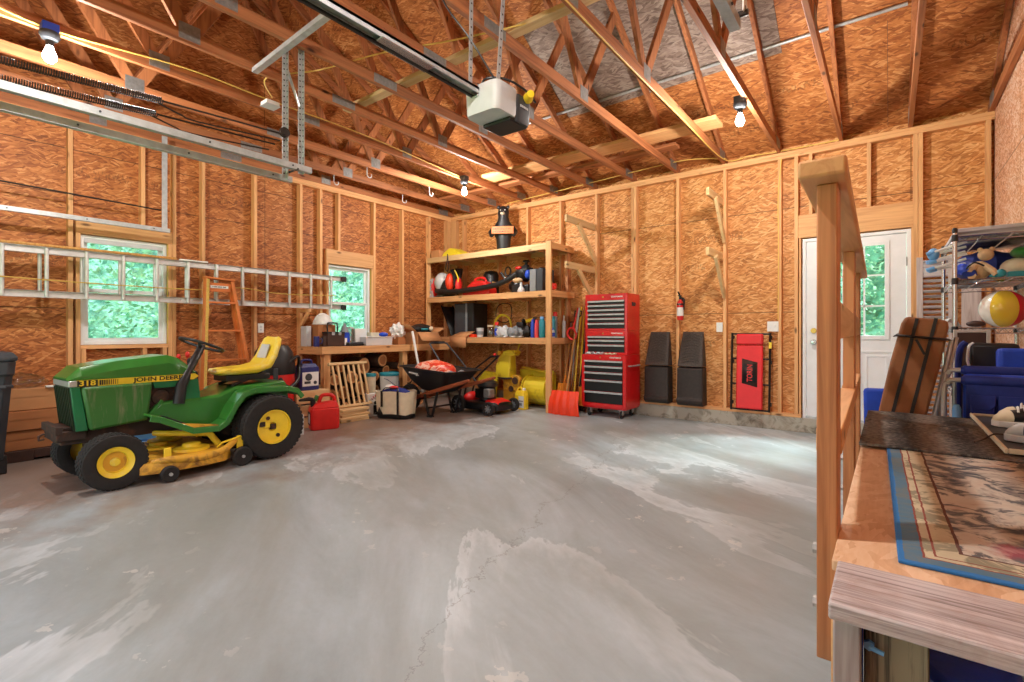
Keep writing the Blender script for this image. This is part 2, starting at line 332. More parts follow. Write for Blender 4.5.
M['sack'] = label_mat()
# ------------------------------------------------------------------ mesh helpers
class G:
    """collects shapes that become ONE mesh"""
    def __init__(s): s.v = []; s.f = []
    def add(s, vs, fs):
        k = len(s.v); s.v += [tuple(v) for v in vs]; s.f += [tuple(i + k for i in f) for f in fs]; return s
    def box(s, x0, y0, z0, x1, y1, z1):
        x0, x1 = min(x0, x1), max(x0, x1); y0, y1 = min(y0, y1), max(y0, y1); z0, z1 = min(z0, z1), max(z0, z1)
        return s.add([(x0, y0, z0), (x1, y0, z0), (x1, y1, z0), (x0, y1, z0), (x0, y0, z1), (x1, y0, z1), (x1, y1, z1), (x0, y1, z1)],
                     [(0, 3, 2, 1), (4, 5, 6, 7), (0, 1, 5, 4), (1, 2, 6, 5), (2, 3, 7, 6), (3, 0, 4, 7)])
    def bar(s, p, q, w, h, up=(0, 0, 1)):
        p, q = Vector(p), Vector(q); d = (q - p).normalized(); u = Vector(up)
        sd = d.cross(u)
        if sd.length < 1e-4: sd = d.cross(Vector((0, 1, 0)))
        sd.normalize(); u = sd.cross(d).normalized(); a = sd * w / 2; b = u * h / 2
        vs = [p - a - b, p + a - b, p + a + b, p - a + b, q - a - b, q + a - b, q + a + b, q - a + b]
        return s.add(vs, [(3, 2, 1, 0), (4, 5, 6, 7), (0, 1, 5, 4), (1, 2, 6, 5), (2, 3, 7, 6), (3, 0, 4, 7)])
    def loft(s, rings, closed=False, cap=True):
        n = len(rings[0]); k = len(s.v)
        for r in rings: s.v += [tuple(v) for v in r]
        m = len(rings); lim = m if closed else m - 1
        for i in range(lim):
            a = k + i * n; b = k + ((i + 1) % m) * n
            for j in range(n):
                jj = (j + 1) % n; s.f.append((a + j, a + jj, b + jj, b + j))
        if cap and not closed:
            s.f.append(tuple(k + j for j in range(n - 1, -1, -1))); s.f.append(tuple(k + (m - 1) * n + j for j in range(n)))
        return s
    def tube(s, pts, r, n=8, closed=False, ry=None):
        pts = [Vector(p) for p in pts]; m = len(pts); rings = []; u = None
        for i, p in enumerate(pts):
            if closed: t = pts[(i + 1) % m] - pts[i - 1]
            else: t = pts[min(i + 1, m - 1)] - pts[max(i - 1, 0)]
            t.normalize()
            if u is None:
                u = t.cross(Vector((0, 0, 1)))
                if u.length < 1e-3: u = t.cross(Vector((0, 1, 0)))
            u = (u - t * u.dot(t)).normalized(); w = t.cross(u)
            rr = r[i] if isinstance(r, (list, tuple)) else r; r2 = rr if ry is None else ry
            rings.append([p + u * rr * math.cos(2 * PI * j / n) + w * r2 * math.sin(2 * PI * j / n) for j in range(n)])
        return s.loft(rings, closed)
    def cyl(s, p, q, r, r2=None, n=20):
        return s.tube([p, q], [r, r if r2 is None else r2], n)
    def lathe(s, prof, c=(0, 0, 0), ax='z', n=24, closed=False):
        rings = []
        for r, h in prof:
            r = max(r, 1e-4); ring = []
            for j in range(n):
                a = 2 * PI * j / n; x, y = r * math.cos(a), r * math.sin(a)
                if ax == 'z': p = (x, y, h)
                elif ax == 'x': p = (h, x, y)
                else: p = (y, h, x)
                ring.append((c[0] + p[0], c[1] + p[1], c[2] + p[2]))
            rings.append(ring)
        return s.loft(rings, closed)
    def prism(s, poly, t0, t1, ax='x'):
        def at(a, b, t): return (t, a, b) if ax == 'x' else ((a, t, b) if ax == 'y' else (a, b, t))
        n = len(poly)
        return s.add([at(a, b, t0) for a, b in poly] + [at(a, b, t1) for a, b in poly],
                     [tuple(range(n - 1, -1, -1)), tuple(range(n, 2 * n))] + [(j, (j + 1) % n, n + (j + 1) % n, n + j) for j in range(n)])
    def strip(s, path, t, x0, x1, ax='x'):
        """a bent plate: path of (a,b) points, thickness t, extruded from x0 to x1"""
        up = []; lo = []
        for i, p in enumerate(path):
            a = path[max(i - 1, 0)]; b = path[min(i + 1, len(path) - 1)]
            dx, dy = b[0] - a[0], b[1] - a[1]; l = math.hypot(dx, dy) or 1
            nx, ny = -dy / l * t / 2, dx / l * t / 2
            up.append((p[0] + nx, p[1] + ny)); lo.append((p[0] - nx, p[1] - ny))
        for i in range(len(path) - 1):
            s.prism([lo[i], lo[i + 1], up[i + 1], up[i]], x0, x1, ax)
        return s
    def ball(s, c, r, n=14, m=8, fn=None):
        if not isinstance(r, (tuple, list)): r = (r, r, r)
        rings = []
        for i in range(m + 1):
            th = PI * i / m; ring = []
            for j in range(n):
                a = 2 * PI * j / n; d = Vector((math.sin(th) * math.cos(a), math.sin(th) * math.sin(a), -math.cos(th)))
                k = fn(d) if fn else 1.0
                ring.append((c[0] + r[0] * d.x * k, c[1] + r[1] * d.y * k, c[2] + r[2] * d.z * k))
            rings.append(ring)
        return s.loft(rings)
    def grid(s, fn, nu, nv, thick=None):
        k = len(s.v)
        for i in range(nu + 1):
            for j in range(nv + 1): s.v.append(tuple(fn(i / nu, j / nv)))
        for i in range(nu):
            for j in range(nv):
                a = k + i * (nv + 1) + j; s.f.append((a, a + nv + 1, a + nv + 2, a + 1))
        return s
    def move(s, dx, dy, dz, rz=0.0, k0=0):
        c, w = math.cos(rz), math.sin(rz)
        s.v = s.v[:k0] + [(x * c - y * w + dx, x * w + y * c + dy, z + dz) for x, y, z in s.v[k0:]]; return s
    def turn(s, ang, axis, piv=(0, 0, 0), k0=0):
        m = Matrix.Rotation(ang, 3, axis); p = Vector(piv)
        s.v = s.v[:k0] + [tuple(m @ (Vector(v) - p) + p) for v in s.v[k0:]]; return s
def mkmesh(name, g, mat, off=(0, 0, 0), smooth=35, fixn=True):
    me = bpy.data.meshes.new(name)
    me.from_pydata([(x + off[0], y + off[1], z + off[2]) for x, y, z in g.v], [], g.f)
    if fixn:
        bm = bmesh.new(); bm.from_mesh(me); bmesh.ops.recalc_face_normals(bm, faces=bm.faces); bm.to_mesh(me); bm.free()
    if smooth:
        me.polygons.foreach_set('use_smooth', [True] * len(me.polygons)); me.set_sharp_from_angle(angle=math.radians(smooth))
    me.materials.append(mat); me.update(); return me
def mods(o, bev=0, solid=0, sub=0):
    if solid: m = o.modifiers.new('thickness', 'SOLIDIFY'); m.thickness = solid; m.offset = 0
    if bev: m = o.modifiers.new('edges', 'BEVEL'); m.width = bev; m.segments = 2; m.limit_method = 'ANGLE'; m.angle_limit = math.radians(40)
    if sub: m = o.modifiers.new('round', 'SUBSURF'); m.levels = sub; m.render_levels = sub
def m_(k): return M[k] if isinstance(k, str) else k
class T:
    """one thing: an Empty at its base that parents its parts. Shapes are given in world space unless local=True"""
    def __init__(s, name, label, cat, loc, rz=0.0, group=None, local=False, add=(0, 0, 0), kind=None, sx=1.0):
        s.sx = sx
        s.e = bpy.data.objects.new(name, None); COL.objects.link(s.e); s.e.empty_display_size = 0.1
        s.e.location = loc; s.e.rotation_euler = (0, 0, rz); s.e['label'] = label; s.e['category'] = cat
        if group: s.e['group'] = group
        if kind: s.e['kind'] = kind
        s.off = (0, 0, 0) if local else tuple(a - l for a, l in zip(add, loc))
    def part(s, name, g, mat, bev=0, parent=None, label=None, smooth=35, solid=0, sub=0, stuff=False, fixn=True):
        if s.sx != 1.0: g.v = [(x * s.sx, y, z) for x, y, z in g.v]
        o = bpy.data.objects.new(name, mkmesh(name, g, m_(mat), s.off, smooth, fixn)); COL.objects.link(o)
        o.parent = parent or s.e
        mods(o, bev, solid, sub)
        if label: o['label'] = label
        if stuff: o['kind'] = 'stuff'
        return o
    def text(s, name, body, size, mat, loc, xa, ya, parent=None, ext=0.001, off=0.0, sx=1.0):
        cu = bpy.data.curves.new(name, 'FONT'); cu.body = body; cu.size = size; cu.extrude = ext; cu.offset = off
        cu.align_x = 'CENTER'; cu.align_y = 'CENTER'; 
        tmp = bpy.data.objects.new(name + '_curve', cu); COL.objects.link(tmp)
        me = bpy.data.meshes.new_from_object(tmp.evaluated_get(bpy.context.evaluated_depsgraph_get())); bpy.data.objects.remove(tmp); bpy.data.curves.remove(cu)
        me.materials.clear(); me.materials.append(m_(mat))
        o = bpy.data.objects.new(name, me); COL.objects.link(o); o.parent = parent or s.e
        X, Y = Vector(xa).normalized(), Vector(ya).normalized(); Z = X.cross(Y)
        mt = Matrix((X * sx, Y, Z)).transposed().to_4x4(); mt.translation = Vector((loc[0] * s.sx, loc[1], loc[2])) + Vector(s.off); o.matrix_local = mt
        return o
def one(name, label, cat, g, mat, loc, rz=0.0, group=None, bev=0, smooth=35, local=False, solid=0, sub=0, kind=None, fixn=True):
    """a thing that is a single mesh"""
    off = (0, 0, 0) if local else tuple(-l for l in loc)
    o = bpy.data.objects.new(name, mkmesh(name, g, m_(mat), off, smooth, fixn)); COL.objects.link(o)
    o.location = loc; o.rotation_euler = (0, 0, rz); o['label'] = label; o['category'] = cat
    if group: o['group'] = group
    if kind: o['kind'] = kind
    mods(o, bev, solid, sub); return o
def struct(name, g, mat, parent=None, bev=0, smooth=0, label=None):
    o = bpy.data.objects.new(name, mkmesh(name, g, m_(mat), (0, 0, 0), smooth)); COL.objects.link(o)
    if parent: o.parent = parent
    else: o['kind'] = 'structure'
    if label: o['label'] = label
    mods(o, bev); return o
def copy_tree(src, loc, rz=None, label=None, name=None):
    c = src.copy(); COL.objects.link(c); c.location = loc
    if rz is not None: c.rotation_euler = (0, 0, rz)
    if label: c['label'] = label
    for ch in list(src.children):
        d = ch.copy(); COL.objects.link(d); d.parent = c
        for g2 in list(ch.children):
            e = g2.copy(); COL.objects.link(e); e.parent = d
    return c
ORD = 'first second third fourth fifth sixth seventh eighth ninth tenth eleventh twelfth thirteenth'.split()
# ------------------------------------------------------------------ the room
XL, YB, XR, YF = -6.4, 6.5, 0.79, -1.1          # faces of the studs (right wall: face of its board)
PL = 3.25                                        # top of the wall plates
def panel(name, mat, ax, t0, t1, a0, a1, z0, z1, holes=()):
    """a wall board with rectangular openings; ax is the axis across its thickness"""
    g = G(); A = sorted({a0, a1} | {h[0] for h in holes} | {h[1] for h in holes}); Z = sorted({z0, z1} | {h[2] for h in holes} | {h[3] for h in holes})
    for i in range(len(A) - 1):
        for j in range(len(Z) - 1):
            ca, cz = (A[i] + A[i + 1]) / 2, (Z[j] + Z[j + 1]) / 2
            if any(h[0] < ca < h[1] and h[2] < cz < h[3] for h in holes): continue
            if ax == 'x': g.box(t0, A[i], Z[j], t1, A[i + 1], Z[j + 1])
            else: g.box(A[i], t0, Z[j], A[i + 1], t1, Z[j + 1])
    return struct(name, g, mat)
floor = struct('floor', G().box(XL - 0.25, YF - 0.3, -0.12, XR + 0.2, YB + 0.25, 0.0), 'floor')
WIN = [(1.285, 2.03, 1.02, 2.13), (4.02, 4.75, 1.02, 2.13)]
wl = panel('wall_left', M['osb_left'], 'x', XL - 0.089, XL - 0.13, YF - 0.1, YB + 0.13, 0.0, PL + 0.25, WIN)
DOOR = (-0.80, 0.17, 0.165, 2.215)
wb = panel('wall_back', M['osb_back'], 'y', YB + 0.089, YB + 0.13, XL - 0.089, XR + 0.02, 0.0, PL + 0.12, [DOOR])
wr = panel('wall_right', M['osb_right'], 'x', XR, XR + 0.09, YF - 0.1, YB + 0.13, 0.0, PL + 2.6)
BAYS = [(-3.36, -0.56, 0.0, 2.16), (-6.16, -3.66, 0.0, 2.16)]  # unseen door bays, left open with no doors so daylight fills the room
wf = panel('wall_front', M['osb_back'], 'y', YF - 0.089, YF, XL - 0.13, XR + 0.02, 0.0, PL + 0.12, BAYS)
def stud(par, x0, y0, z0, x1, y1, z1, m='pine_z', name='stud'): return struct(name, G().box(x0, y0, z0, x1, y1, z1), m, par, bev=0.003)
SILL = 0.165
# left wall framing
for y in (0.05, 0.62, 1.205, 2.092, 2.39, 2.99, 3.60, 3.90, 4.812, 5.38, 5.98, 6.42):
    stud(wl, XL - 0.089, y - 0.019, SILL + 0.04, XL, y + 0.019, PL - 0.076)
stud(wl, XL - 0.089, 6.46, SILL + 0.04, XL, 6.498, PL - 0.076); stud(wl, XL - 0.089, -0.55, SILL + 0.04, XL, -0.512, PL - 0.076)
for w in WIN:
    a, b = w[0], w[1]
    for y in (a - 0.022, b + 0.022): stud(wl, XL - 0.089, y - 0.018, SILL + 0.04, XL, y + 0.018, w[3] + 0.004)
    stud(wl, XL - 0.089, a - 0.04, w[3] + 0.005, XL, b + 0.04, w[3] + (0.135 if a < 2 else 0.215), 'pine_y', 'header')
    stud(wl, XL - 0.089, a - 0.004, w[2] - 0.042, XL, b + 0.004, w[2] - 0.004, 'pine_y', 'window_sill_plate')
    for y in (a + 0.02, (a + b) / 2 + 0.16, b - 0.03): stud(wl, XL - 0.089, y - 0.019, SILL + 0.04, XL, y + 0.019, w[2] - 0.042)
    for y in ((1.80,) if a < 2 else (4.19,)): stud(wl, XL - 0.089, y - 0.019, w[3] + (0.135 if a < 2 else 0.215), XL, y + 0.019, PL - 0.076)
for z in (PL - 0.076, PL - 0.038): stud(wl, XL - 0.089, YF, z, XL, YB + 0.089, z + 0.0375, 'pine_y', 'top_plate')
stud(wl, XL - 0.089, YF, SILL, XL, YB, SILL + 0.04, 'pine_y', 'bottom_plate')
stud(wl, XL - 0.16, YF, 0.0, XL + 0.005, YB, SILL, 'curb', 'concrete_curb')
# back wall framing
for x in (-6.10, -5.29, -4.68, -4.05, -3.43, -2.865, -2.825, -2.23, -1.64, -1.03, -0.86, 0.205, 0.245, 0.745):
    stud(wb, x - 0.019, YB, SILL + 0.04, x + 0.019, YB + 0.089, PL - 0.076)
stud(wb, XL + 0.0, YB, SILL + 0.04, XL + 0.12, YB + 0.089, PL - 0.076)
for x in (DOOR[0] - 0.021, DOOR[1] + 0.011): stud(wb, x - 0.011, YB, SILL + 0.04, x + 0.008, YB + 0.089, DOOR[3] + 0.01)
stud(wb, DOOR[0] - 0.04, YB, DOOR[3] + 0.012, DOOR[1] + 0.016, YB + 0.089, DOOR[3] + 0.275, 'pine_x', 'header')
stud(wb, -0.735, YB, DOOR[3] + 0.275, -0.70, YB + 0.089, PL - 0.076)
stud(wb, -0.20, YB, DOOR[3] + 0.275, -0.162, YB + 0.089, PL - 0.076)
for z in (PL - 0.076, PL - 0.038): stud(wb, XL, YB - 0.001, z, XR, YB + 0.089, z + 0.0375, 'pine_x', 'top_plate')
stud(wb, XL, YB, SILL, DOOR[0] - 0.01, YB + 0.089, SILL + 0.04, 'pine_x', 'bottom_plate')
stud(wb, DOOR[1] + 0.01, YB, SILL, XR, YB + 0.089, SILL + 0.04, 'pine_x', 'bottom_plate')
stud(wb, XL, YB - 0.006, 0.0, XR, YB + 0.2, SILL, 'curb', 'concrete_curb')
# windows
def window(n, w):
    y0, y1, z0, z1 = w; xo = XL - 0.10
    g = G()
    def ring(a0, a1, b0, b1, t, x0, x1):
        g.box(x0, a0, b0, x1, a0 + t, b1); g.box(x0, a1 - t, b0, x1, a1, b1); g.box(x0, a0 + t, b0, x1, a1 - t, b0 + t); g.box(x0, a0 + t, b1 - t, x1, a1 - t, b1)
    ring(y0, y1, z0, z1, 0.032, xo - 0.03, xo + 0.055)
    o = struct('window_%d' % n, g, 'vinyl', None, 0.003)
    zm = (z0 + z1) / 2
    for (b0, b1, xs) in ((z0 + 0.03, zm + 0.02, 0.02), (zm - 0.02, z1 - 0.03, -0.008)):
        g = G(); ring(y0 + 0.03, y1 - 0.03, b0, b1, 0.038, xo - 0.012 + xs, xo + 0.014 + xs); s_ = struct('sash', g, 'vinyl', o, 0.002)
        struct('pane', G().box(xo - 0.002 + xs, y0 + 0.064, b0 + 0.034, xo + 0.002 + xs, y1 - 0.064, b1 - 0.034), 'glass', s_)
    if n == 1:      # unfinished foam strip and the shade rolled at the top
        struct('blind_header', G().box(xo + 0.016, y0 + 0.034, z1 - 0.075, xo + 0.05, y1 - 0.034, z1 - 0.033), 'lgrey', o)
    struct('foam_strip', G().box(xo + 0.058, y1 + 0.001, z0, xo + 0.088, y1 + 0.006, z1), M['rope'], o)
    return o
window(1, WIN[0]); window(2, WIN[1])
# entry door
def entry_door():
    x0, x1, z0, z1 = DOOR; y = YB + 0.06
    g = G().box(x0, y - 0.035, z0, x0 + 0.035, y + 0.07, z1).box(x1 - 0.035, y - 0.035, z0, x1, y + 0.07, z1).box(x0 + 0.035, y - 0.035, z1 - 0.035, x1 - 0.035, y + 0.07, z1)
    o = struct('door_1', g, 'door', None, 0.003); o['label'] = 'white entry door'
    struct('threshold', G().box(x0 + 0.03, y - 0.045, z0 - 0.002, x1 - 0.03, y + 0.06, z0 + 0.022), 'steel', o, 0.003)
    a0, a1, b0, b1 = x0 + 0.038, x1 - 0.038, z0 + 0.026, z1 - 0.038
    gx0, gx1, gz0, gz1 = -0.60, -0.035, 1.10, 2.085
    g = G(); A = [a0, gx0, gx1, a1]; Z = [b0, gz0, gz1, b1]
    for i in range(3):
        for j in range(3):
            if i == 1 and j == 1: continue
            g.box(A[i], y - 0.02, Z[j], A[i + 1], y + 0.022, Z[j + 1])
    leaf = struct('door_leaf', g, 'door', o)
    g = G()
    for (c0, c1) in ((a0 + 0.10, (a0 + a1) / 2 - 0.05), ((a0 + a1) / 2 + 0.05, a1 - 0.10)):
        e0, e1 = b0 + 0.18, gz0 - 0.15
        for d, hgt in ((0, 0.010), (0.05, 0.006)):
            g.box(c0 + d, y - 0.02 - hgt, e0 + d, c0 + d + 0.02, y - 0.019, e1 - d); g.box(c1 - d - 0.02, y - 0.02 - hgt, e0 + d, c1 - d, y - 0.019, e1 - d)
            g.box(c0 + d + 0.02, y - 0.02 - hgt, e0 + d, c1 - d - 0.02, y - 0.019, e0 + d + 0.02); g.box(c0 + d + 0.02, y - 0.02 - hgt, e1 - d - 0.02, c1 - d - 0.02, y - 0.019, e1 - d)
    struct('raised_panel', g, 'door', leaf, 0.002)
    g = G().box(gx0 - 0.03, y - 0.034, gz0 - 0.03, gx0 + 0.012, y - 0.018, gz1 + 0.03).box(gx1 - 0.012, y - 0.034, gz0 - 0.03, gx1 + 0.03, y - 0.018, gz1 + 0.03)
    g.box(gx0 + 0.012, y - 0.034, gz0 - 0.03, gx1 - 0.012, y - 0.018, gz0 + 0.012).box(gx0 + 0.012, y - 0.034, gz1 - 0.012, gx1 - 0.012, y - 0.018, gz1 + 0.03)
    fr = struct('glass_frame', g, 'door', o, 0.003)
    g = G()
    for i in (1, 2):
        x = gx0 + (gx1 - gx0) * i / 3; z = gz0 + (gz1 - gz0) * i / 3
        g.box(x - 0.008, y - 0.026, gz0 + 0.012, x + 0.008, y - 0.01, gz1 - 0.012); g.box(gx0 + 0.012, y - 0.026, z - 0.008, gx1 - 0.012, y - 0.0105, z + 0.008)
    struct('muntins', g, 'door', fr)
    struct('pane', G().box(gx0, y - 0.004, gz0, gx1, y + 0.002, gz1), 'glass', fr)
    struct('deadbolt', G().lathe([(0.0, -0.022), (0.026, -0.022), (0.03, -0.012), (0.031, 0)], (a0 + 0.07, y - 0.02, 1.165), 'y', 18), 'brass', o, smooth=35)
    struct('door_knob', G().lathe([(0.0, -0.062), (0.02, -0.06), (0.029, -0.046), (0.024, -0.032), (0.012, -0.026), (0.012, -0.012), (0.032, -0.008), (0.033, 0)], (a0 + 0.07, y - 0.02, 1.035), 'y', 18), 'chrome', o, smooth=35)
    for z in (0.42, 1.15, 1.88): struct('hinge', G().box(a1 - 0.002, y - 0.04, z - 0.045, a1 + 0.008, y - 0.018, z + 0.045), 'steel_dull', o)
entry_door()
# roof: two slopes of sheathing (each sheet a child), then the trusses
SLP = 0.60; RIDGE = 2.70
def zr(y): return PL + 0.115 + SLP * (YB - y) if y >= RIDGE else PL + 0.115 + SLP * (y - (2 * RIDGE - YB))
ang = math.atan(SLP)
ceil_ = struct('ceiling', G().prism([(YB + 0.5, zr(YB + 0.5) + 0.03), (RIDGE, zr(RIDGE) + 0.03), (2 * RIDGE - YB - 0.5, zr(2 * RIDGE - YB - 0.5) + 0.03), (2 * RIDGE - YB - 0.5, zr(2 * RIDGE - YB - 0.5) + 0.05), (RIDGE, zr(RIDGE) + 0.06), (YB + 0.5, zr(YB + 0.5) + 0.05)], XL - 0.3, XR + 0.1), 'dgrey')
rows = [(YB + 0.42, 5.56), (5.56, 4.52), (4.52, 3.48), (3.48, RIDGE)]
for r, (ya, yb) in enumerate(rows):
    xs = [XL - 0.2, -4.90, -2.46, -0.02, XR + 0.0] if r % 2 == 0 else [XL - 0.2, -5.9, -3.33, -0.86, XR]
    for i in range(len(xs) - 1):
        grey = (r == 1 and i == 2) or (r == 2 and i in (2,))
        for sd in (1, -1):
            L = (ya - yb) / math.cos(ang)
            g = G().box(0.0015, -L / 2 + 0.0015, -0.006, xs[i + 1] - xs[i] - 0.0015, L / 2 - 0.0015, 0.006)
            o = struct('roof_sheathing_panel', g, 'osb_grey' if (grey and sd > 0) else 'osb_roof', ceil_)
            ym = (ya + yb) / 2
            if sd > 0: o.location = (xs[i], ym, zr(ym) + 0.02); o.rotation_euler = (-ang, 0, 0)
            else: o.location = (xs[i], 2 * RIDGE - ym, zr(ym) + 0.02); o.rotation_euler = (ang, 0, 0)
# left gable end above the wall plate
struct('wall_left_gable', G().prism([(YB + 0.1, PL + 0.1), (RIDGE, zr(RIDGE) + 0.02), (2 * RIDGE - YB - 0.1, PL + 0.1)], XL - 0.115, XL - 0.10), 'osb_left')
# ------------------------------------------------------------------ roof trusses
TX = [XR - 0.025, 0.165, -0.43, -1.035, -1.64, -2.24, -2.85, -3.46, -4.07, -4.68, -5.29, -5.90, XL - 0.03]
YA, YZ = YB + 0.08, 2 * RIDGE - YB - 0.08
def truss(label):
    t = T('roof_truss', label, 'roof truss', (0, RIDGE, PL), group='roof trusses', local=True)
    def L(y, z): return (0, y - RIDGE, z - PL)
    w = 0.038; hb = 0.089
    t.part('bottom_chord', G().bar(L(YA, PL + hb / 2), L(YZ, PL + hb / 2), w, hb), 'fir_y', 0.003)
    for sg in (1, -1):
        y0 = RIDGE + sg * (YB + 0.45 - RIDGE); d = 0.045 / math.cos(ang) + 0.012
        t.part('top_chord', G().bar(L(y0, zr(YB + 0.45) - d), L(RIDGE, zr(RIDGE) - d), w - 0.001, hb), 'fir_y', 0.003)
        yj = RIDGE + sg * 1.28; yq = RIDGE + sg * 1.93; zq = zr(RIDGE + 1.93) - 0.11
        t.part('web', G().bar(L(yj + sg * 0.02, PL + 0.085), L(yq, zq), w - 0.002, hb, (0, 1, 0)), 'fir_z', 0.003)
        t.part('web', G().bar(L(yj - sg * 0.03, PL + 0.085), L(RIDGE + sg * 0.03, zr(RIDGE) - 0.13), w - 0.003, hb, (0, 1, 0)), 'fir_z', 0.003)
        g = G()
        for s in (-1, 1): g.box(s * 0.019, yj - 0.07 - RIDGE, 0.02, s * 0.0215, yj + 0.07 - RIDGE, 0.14)
        t.part('gusset_plate', g, 'steel_dull')
        g = G()
        for s in (-1, 1): g.box(s * 0.019, sg * 3.62 - 0.11, 0.015, s * 0.0215, sg * 3.62 + 0.11, 0.115)
        t.part('gusset_plate', g, 'steel_dull')
    g = G()
    for s in (-1, 1): g.box(s * 0.019, -0.12, 0.01, s * 0.0215, 0.12, 0.085)
    t.part('gusset_plate', g, 'steel_dull')
    return t.e
n_t = len(TX); first = None
for i, x in enumerate(reversed(TX)):
    lab = '%s roof truss of bare lumber counting from the wall with two windows' % ORD[i]
    if i == 0: lab = 'roof truss of bare lumber lying against the wall with two windows'
    if i == n_t - 1: lab = 'roof truss of bare lumber lying against the wall beside the deck'
    if i == 0: first = truss(lab); first.location.x = x
    else: copy_tree(first, (x, RIDGE, PL), None, lab)
# ------------------------------------------------------------------ things on the trusses
one('lateral_brace', 'long bare two-by-four brace lying across the trusses above the ceiling motor', 'brace', G().box(-4.3, 2.85, PL + 0.092, -0.6, 2.94, PL + 0.13), 'pale_x', (-2.4, 2.9, PL + 0.092), bev=0.003)
one('plank', 'wide bare plank lying across the trusses near the back wall above the red tool chest', 'plank', G().box(-4.6, 5.28, PL + 0.092, -1.42, 5.56, PL + 0.13), 'pine_x', (-3.0, 5.4, PL + 0.092), bev=0.003)
one('plank', 'narrower bare plank on the trusses behind the wide plank near the back wall', 'plank', G().box(-6.2, 5.75, PL + 0.092, -2.0, 5.9, PL + 0.13), 'fir_x', (-4.1, 5.8, PL + 0.092), bev=0.003)
zc = zr(5.45) - 0.012
one('conduit', 'straight grey metal conduit running under the roof boards', 'conduit', G().cyl((-4.8, 5.45, zc), (0.12, 5.45, zc), 0.016, n=12), 'steel', (-2.4, 5.45, zc))
# bulbs
def bulb(p, label):
    x, y, z = p; t = T('light_bulb', label, 'light bulb', (x, y, z + 0.10), group='bare ceiling bulbs')
    t.part('lamp_holder', G().lathe([(0.055, 0.105), (0.058, 0.08), (0.045, 0.055), (0.024, 0.045), (0.022, 0.01), (0.0, 0.01)][::-1], (x, y, z), 'z', 20), 'dgrey')
    t.part('bulb', G().lathe([(0.0, -0.105), (0.022, -0.10), (0.038, -0.078), (0.040, -0.055), (0.026, -0.015), (0.018, 0.012)], (x, y, z), 'z', 18), 'bulb').visible_shadow = True
    t.part('junction_box', G().box(x - 0.045, y - 0.045, z + 0.105, x + 0.045, y + 0.045, PL + 0.03), 'bluecan' if y < 2 and x < -3 else 'dgrey', 0.004)
bulb(BULBS[0], 'glowing bare bulb in a blue box on a truss over the green tractor')
bulb(BULBS[1], 'glowing bare bulb near the corner above the shelves')
bulb(BULBS[2], 'glowing bare bulb on a truss near the back wall and the white door')
bulb(BULBS[3], 'glowing bare bulb on a truss nearest the garage door openings over the deck side')
# cables
def cable(label, pts, r=0.006, mat='romex', name='electrical_cable'):
    c = [sum(p[i] for p in pts) / len(pts) for i in range(3)]
    return one(name, label, 'cable', G().tube(smooth_path(pts), r, 6), mat, tuple(c))
def smooth_path(pts, n=6, closed=False):
    P = [Vector(p) for p in pts]; out = []; m = len(P)
    rng = range(m if closed else m - 1)
    for i in rng:
        if closed: a, b, c, d = P[i - 1], P[i], P[(i + 1) % m], P[(i + 2) % m]
        else: a, b, c, d = P[max(i - 1, 0)], P[i], P[i + 1], P[min(i + 2, m - 1)]
        for k in range(n):
            t = k / n
            out.append(0.5 * ((2 * b) + (c - a) * t + (2 * a - 5 * b + 4 * c - d) * t * t + (3 * b - a - 3 * c + d) * t ** 3))
    if not closed: out.append(P[-1])
    return out
cable('thin yellow cable running along the truss that carries the tractor bulb', [(-4.64, 0.4, 3.30), (-4.655, 0.8, 3.265), (-4.65, 1.6, 3.345), (-4.66, 2.3, 3.345), (-4.65, 3.4, 3.345), (-4.66, 4.9, 3.27)])
cable('yellow cable crossing the trusses from the white junction box', [(-4.5, 2.25, 3.30), (-4.3, 2.1, 3.36), (-3.8, 2.3, 3.35), (-3.2, 2.5, 3.38), (-2.6, 2.7, 3.36), (-1.9, 2.9, 3.35)])
cable('pale cable along the truss beside the bulb at the back wall', [(-1.62, 2.5, 3.24), (-1.63, 3.6, 3.243), (-1.62, 4.8, 3.24), (-1.6, 6.3, 3.243), (-1.35, 6.46, 3.27), (-0.95, 6.48, 3.262), (-0.4, 6.49, 3.262)])
cable('pale cable hanging loosely over the back wall plate', [(-5.0, 6.38, 3.262), (-3.4, 6.30, 3.29), (-2.4, 6.3, 3.33), (-2.0, 6.35, 3.34), (-1.6, 6.4, 3.28)])
cable('yellow cable stapled down the stud left of the white door', [(-1.01, 6.494, 3.17), (-1.045, 6.494, 2.7), (-1.04, 6.494, 2.2), (-1.045, 6.494, 1.29)], 0.0055)
t = T('junction_box', 'small white junction box on a truss between the door tracks and the tractor bulb', 'junction box', (-4.5, 2.23, 3.25))
t.part('body', G().box(-4.555, 2.17, 3.215, -4.44, 2.29, 3.25), 'white', 0.004)
t.part('cover', G().box(-4.56, 2.165, 3.208, -4.435, 2.295, 3.2155), 'lgrey', 0.002)
# hooks under the trusses
for (x, y, lab) in ((-5.90, 3.78, 'small pale hook under a truss, nearest the ladder end'), (-5.29, 3.86, 'small pale hook under a truss, farthest from the windows toward the tracks'), (-5.90, 4.95, 'small pale hook under a truss above the second window'), (-5.29, 4.93, 'small pale hook under a truss nearest the corner bulb')):
    pts = [(x, y, PL)] + [(x, y, PL - 0.05)] + [(x, y + 0.035 - 0.035 * math.cos(a), PL - 0.09 - 0.035 * math.sin(a)) for a in [k * PI / 6 for k in range(0, 8)]]
    one('ceiling_hook', lab, 'hook', G().tube(pts, 0.006, 8), 'lgrey', (x, y, PL), group='hooks under the trusses')
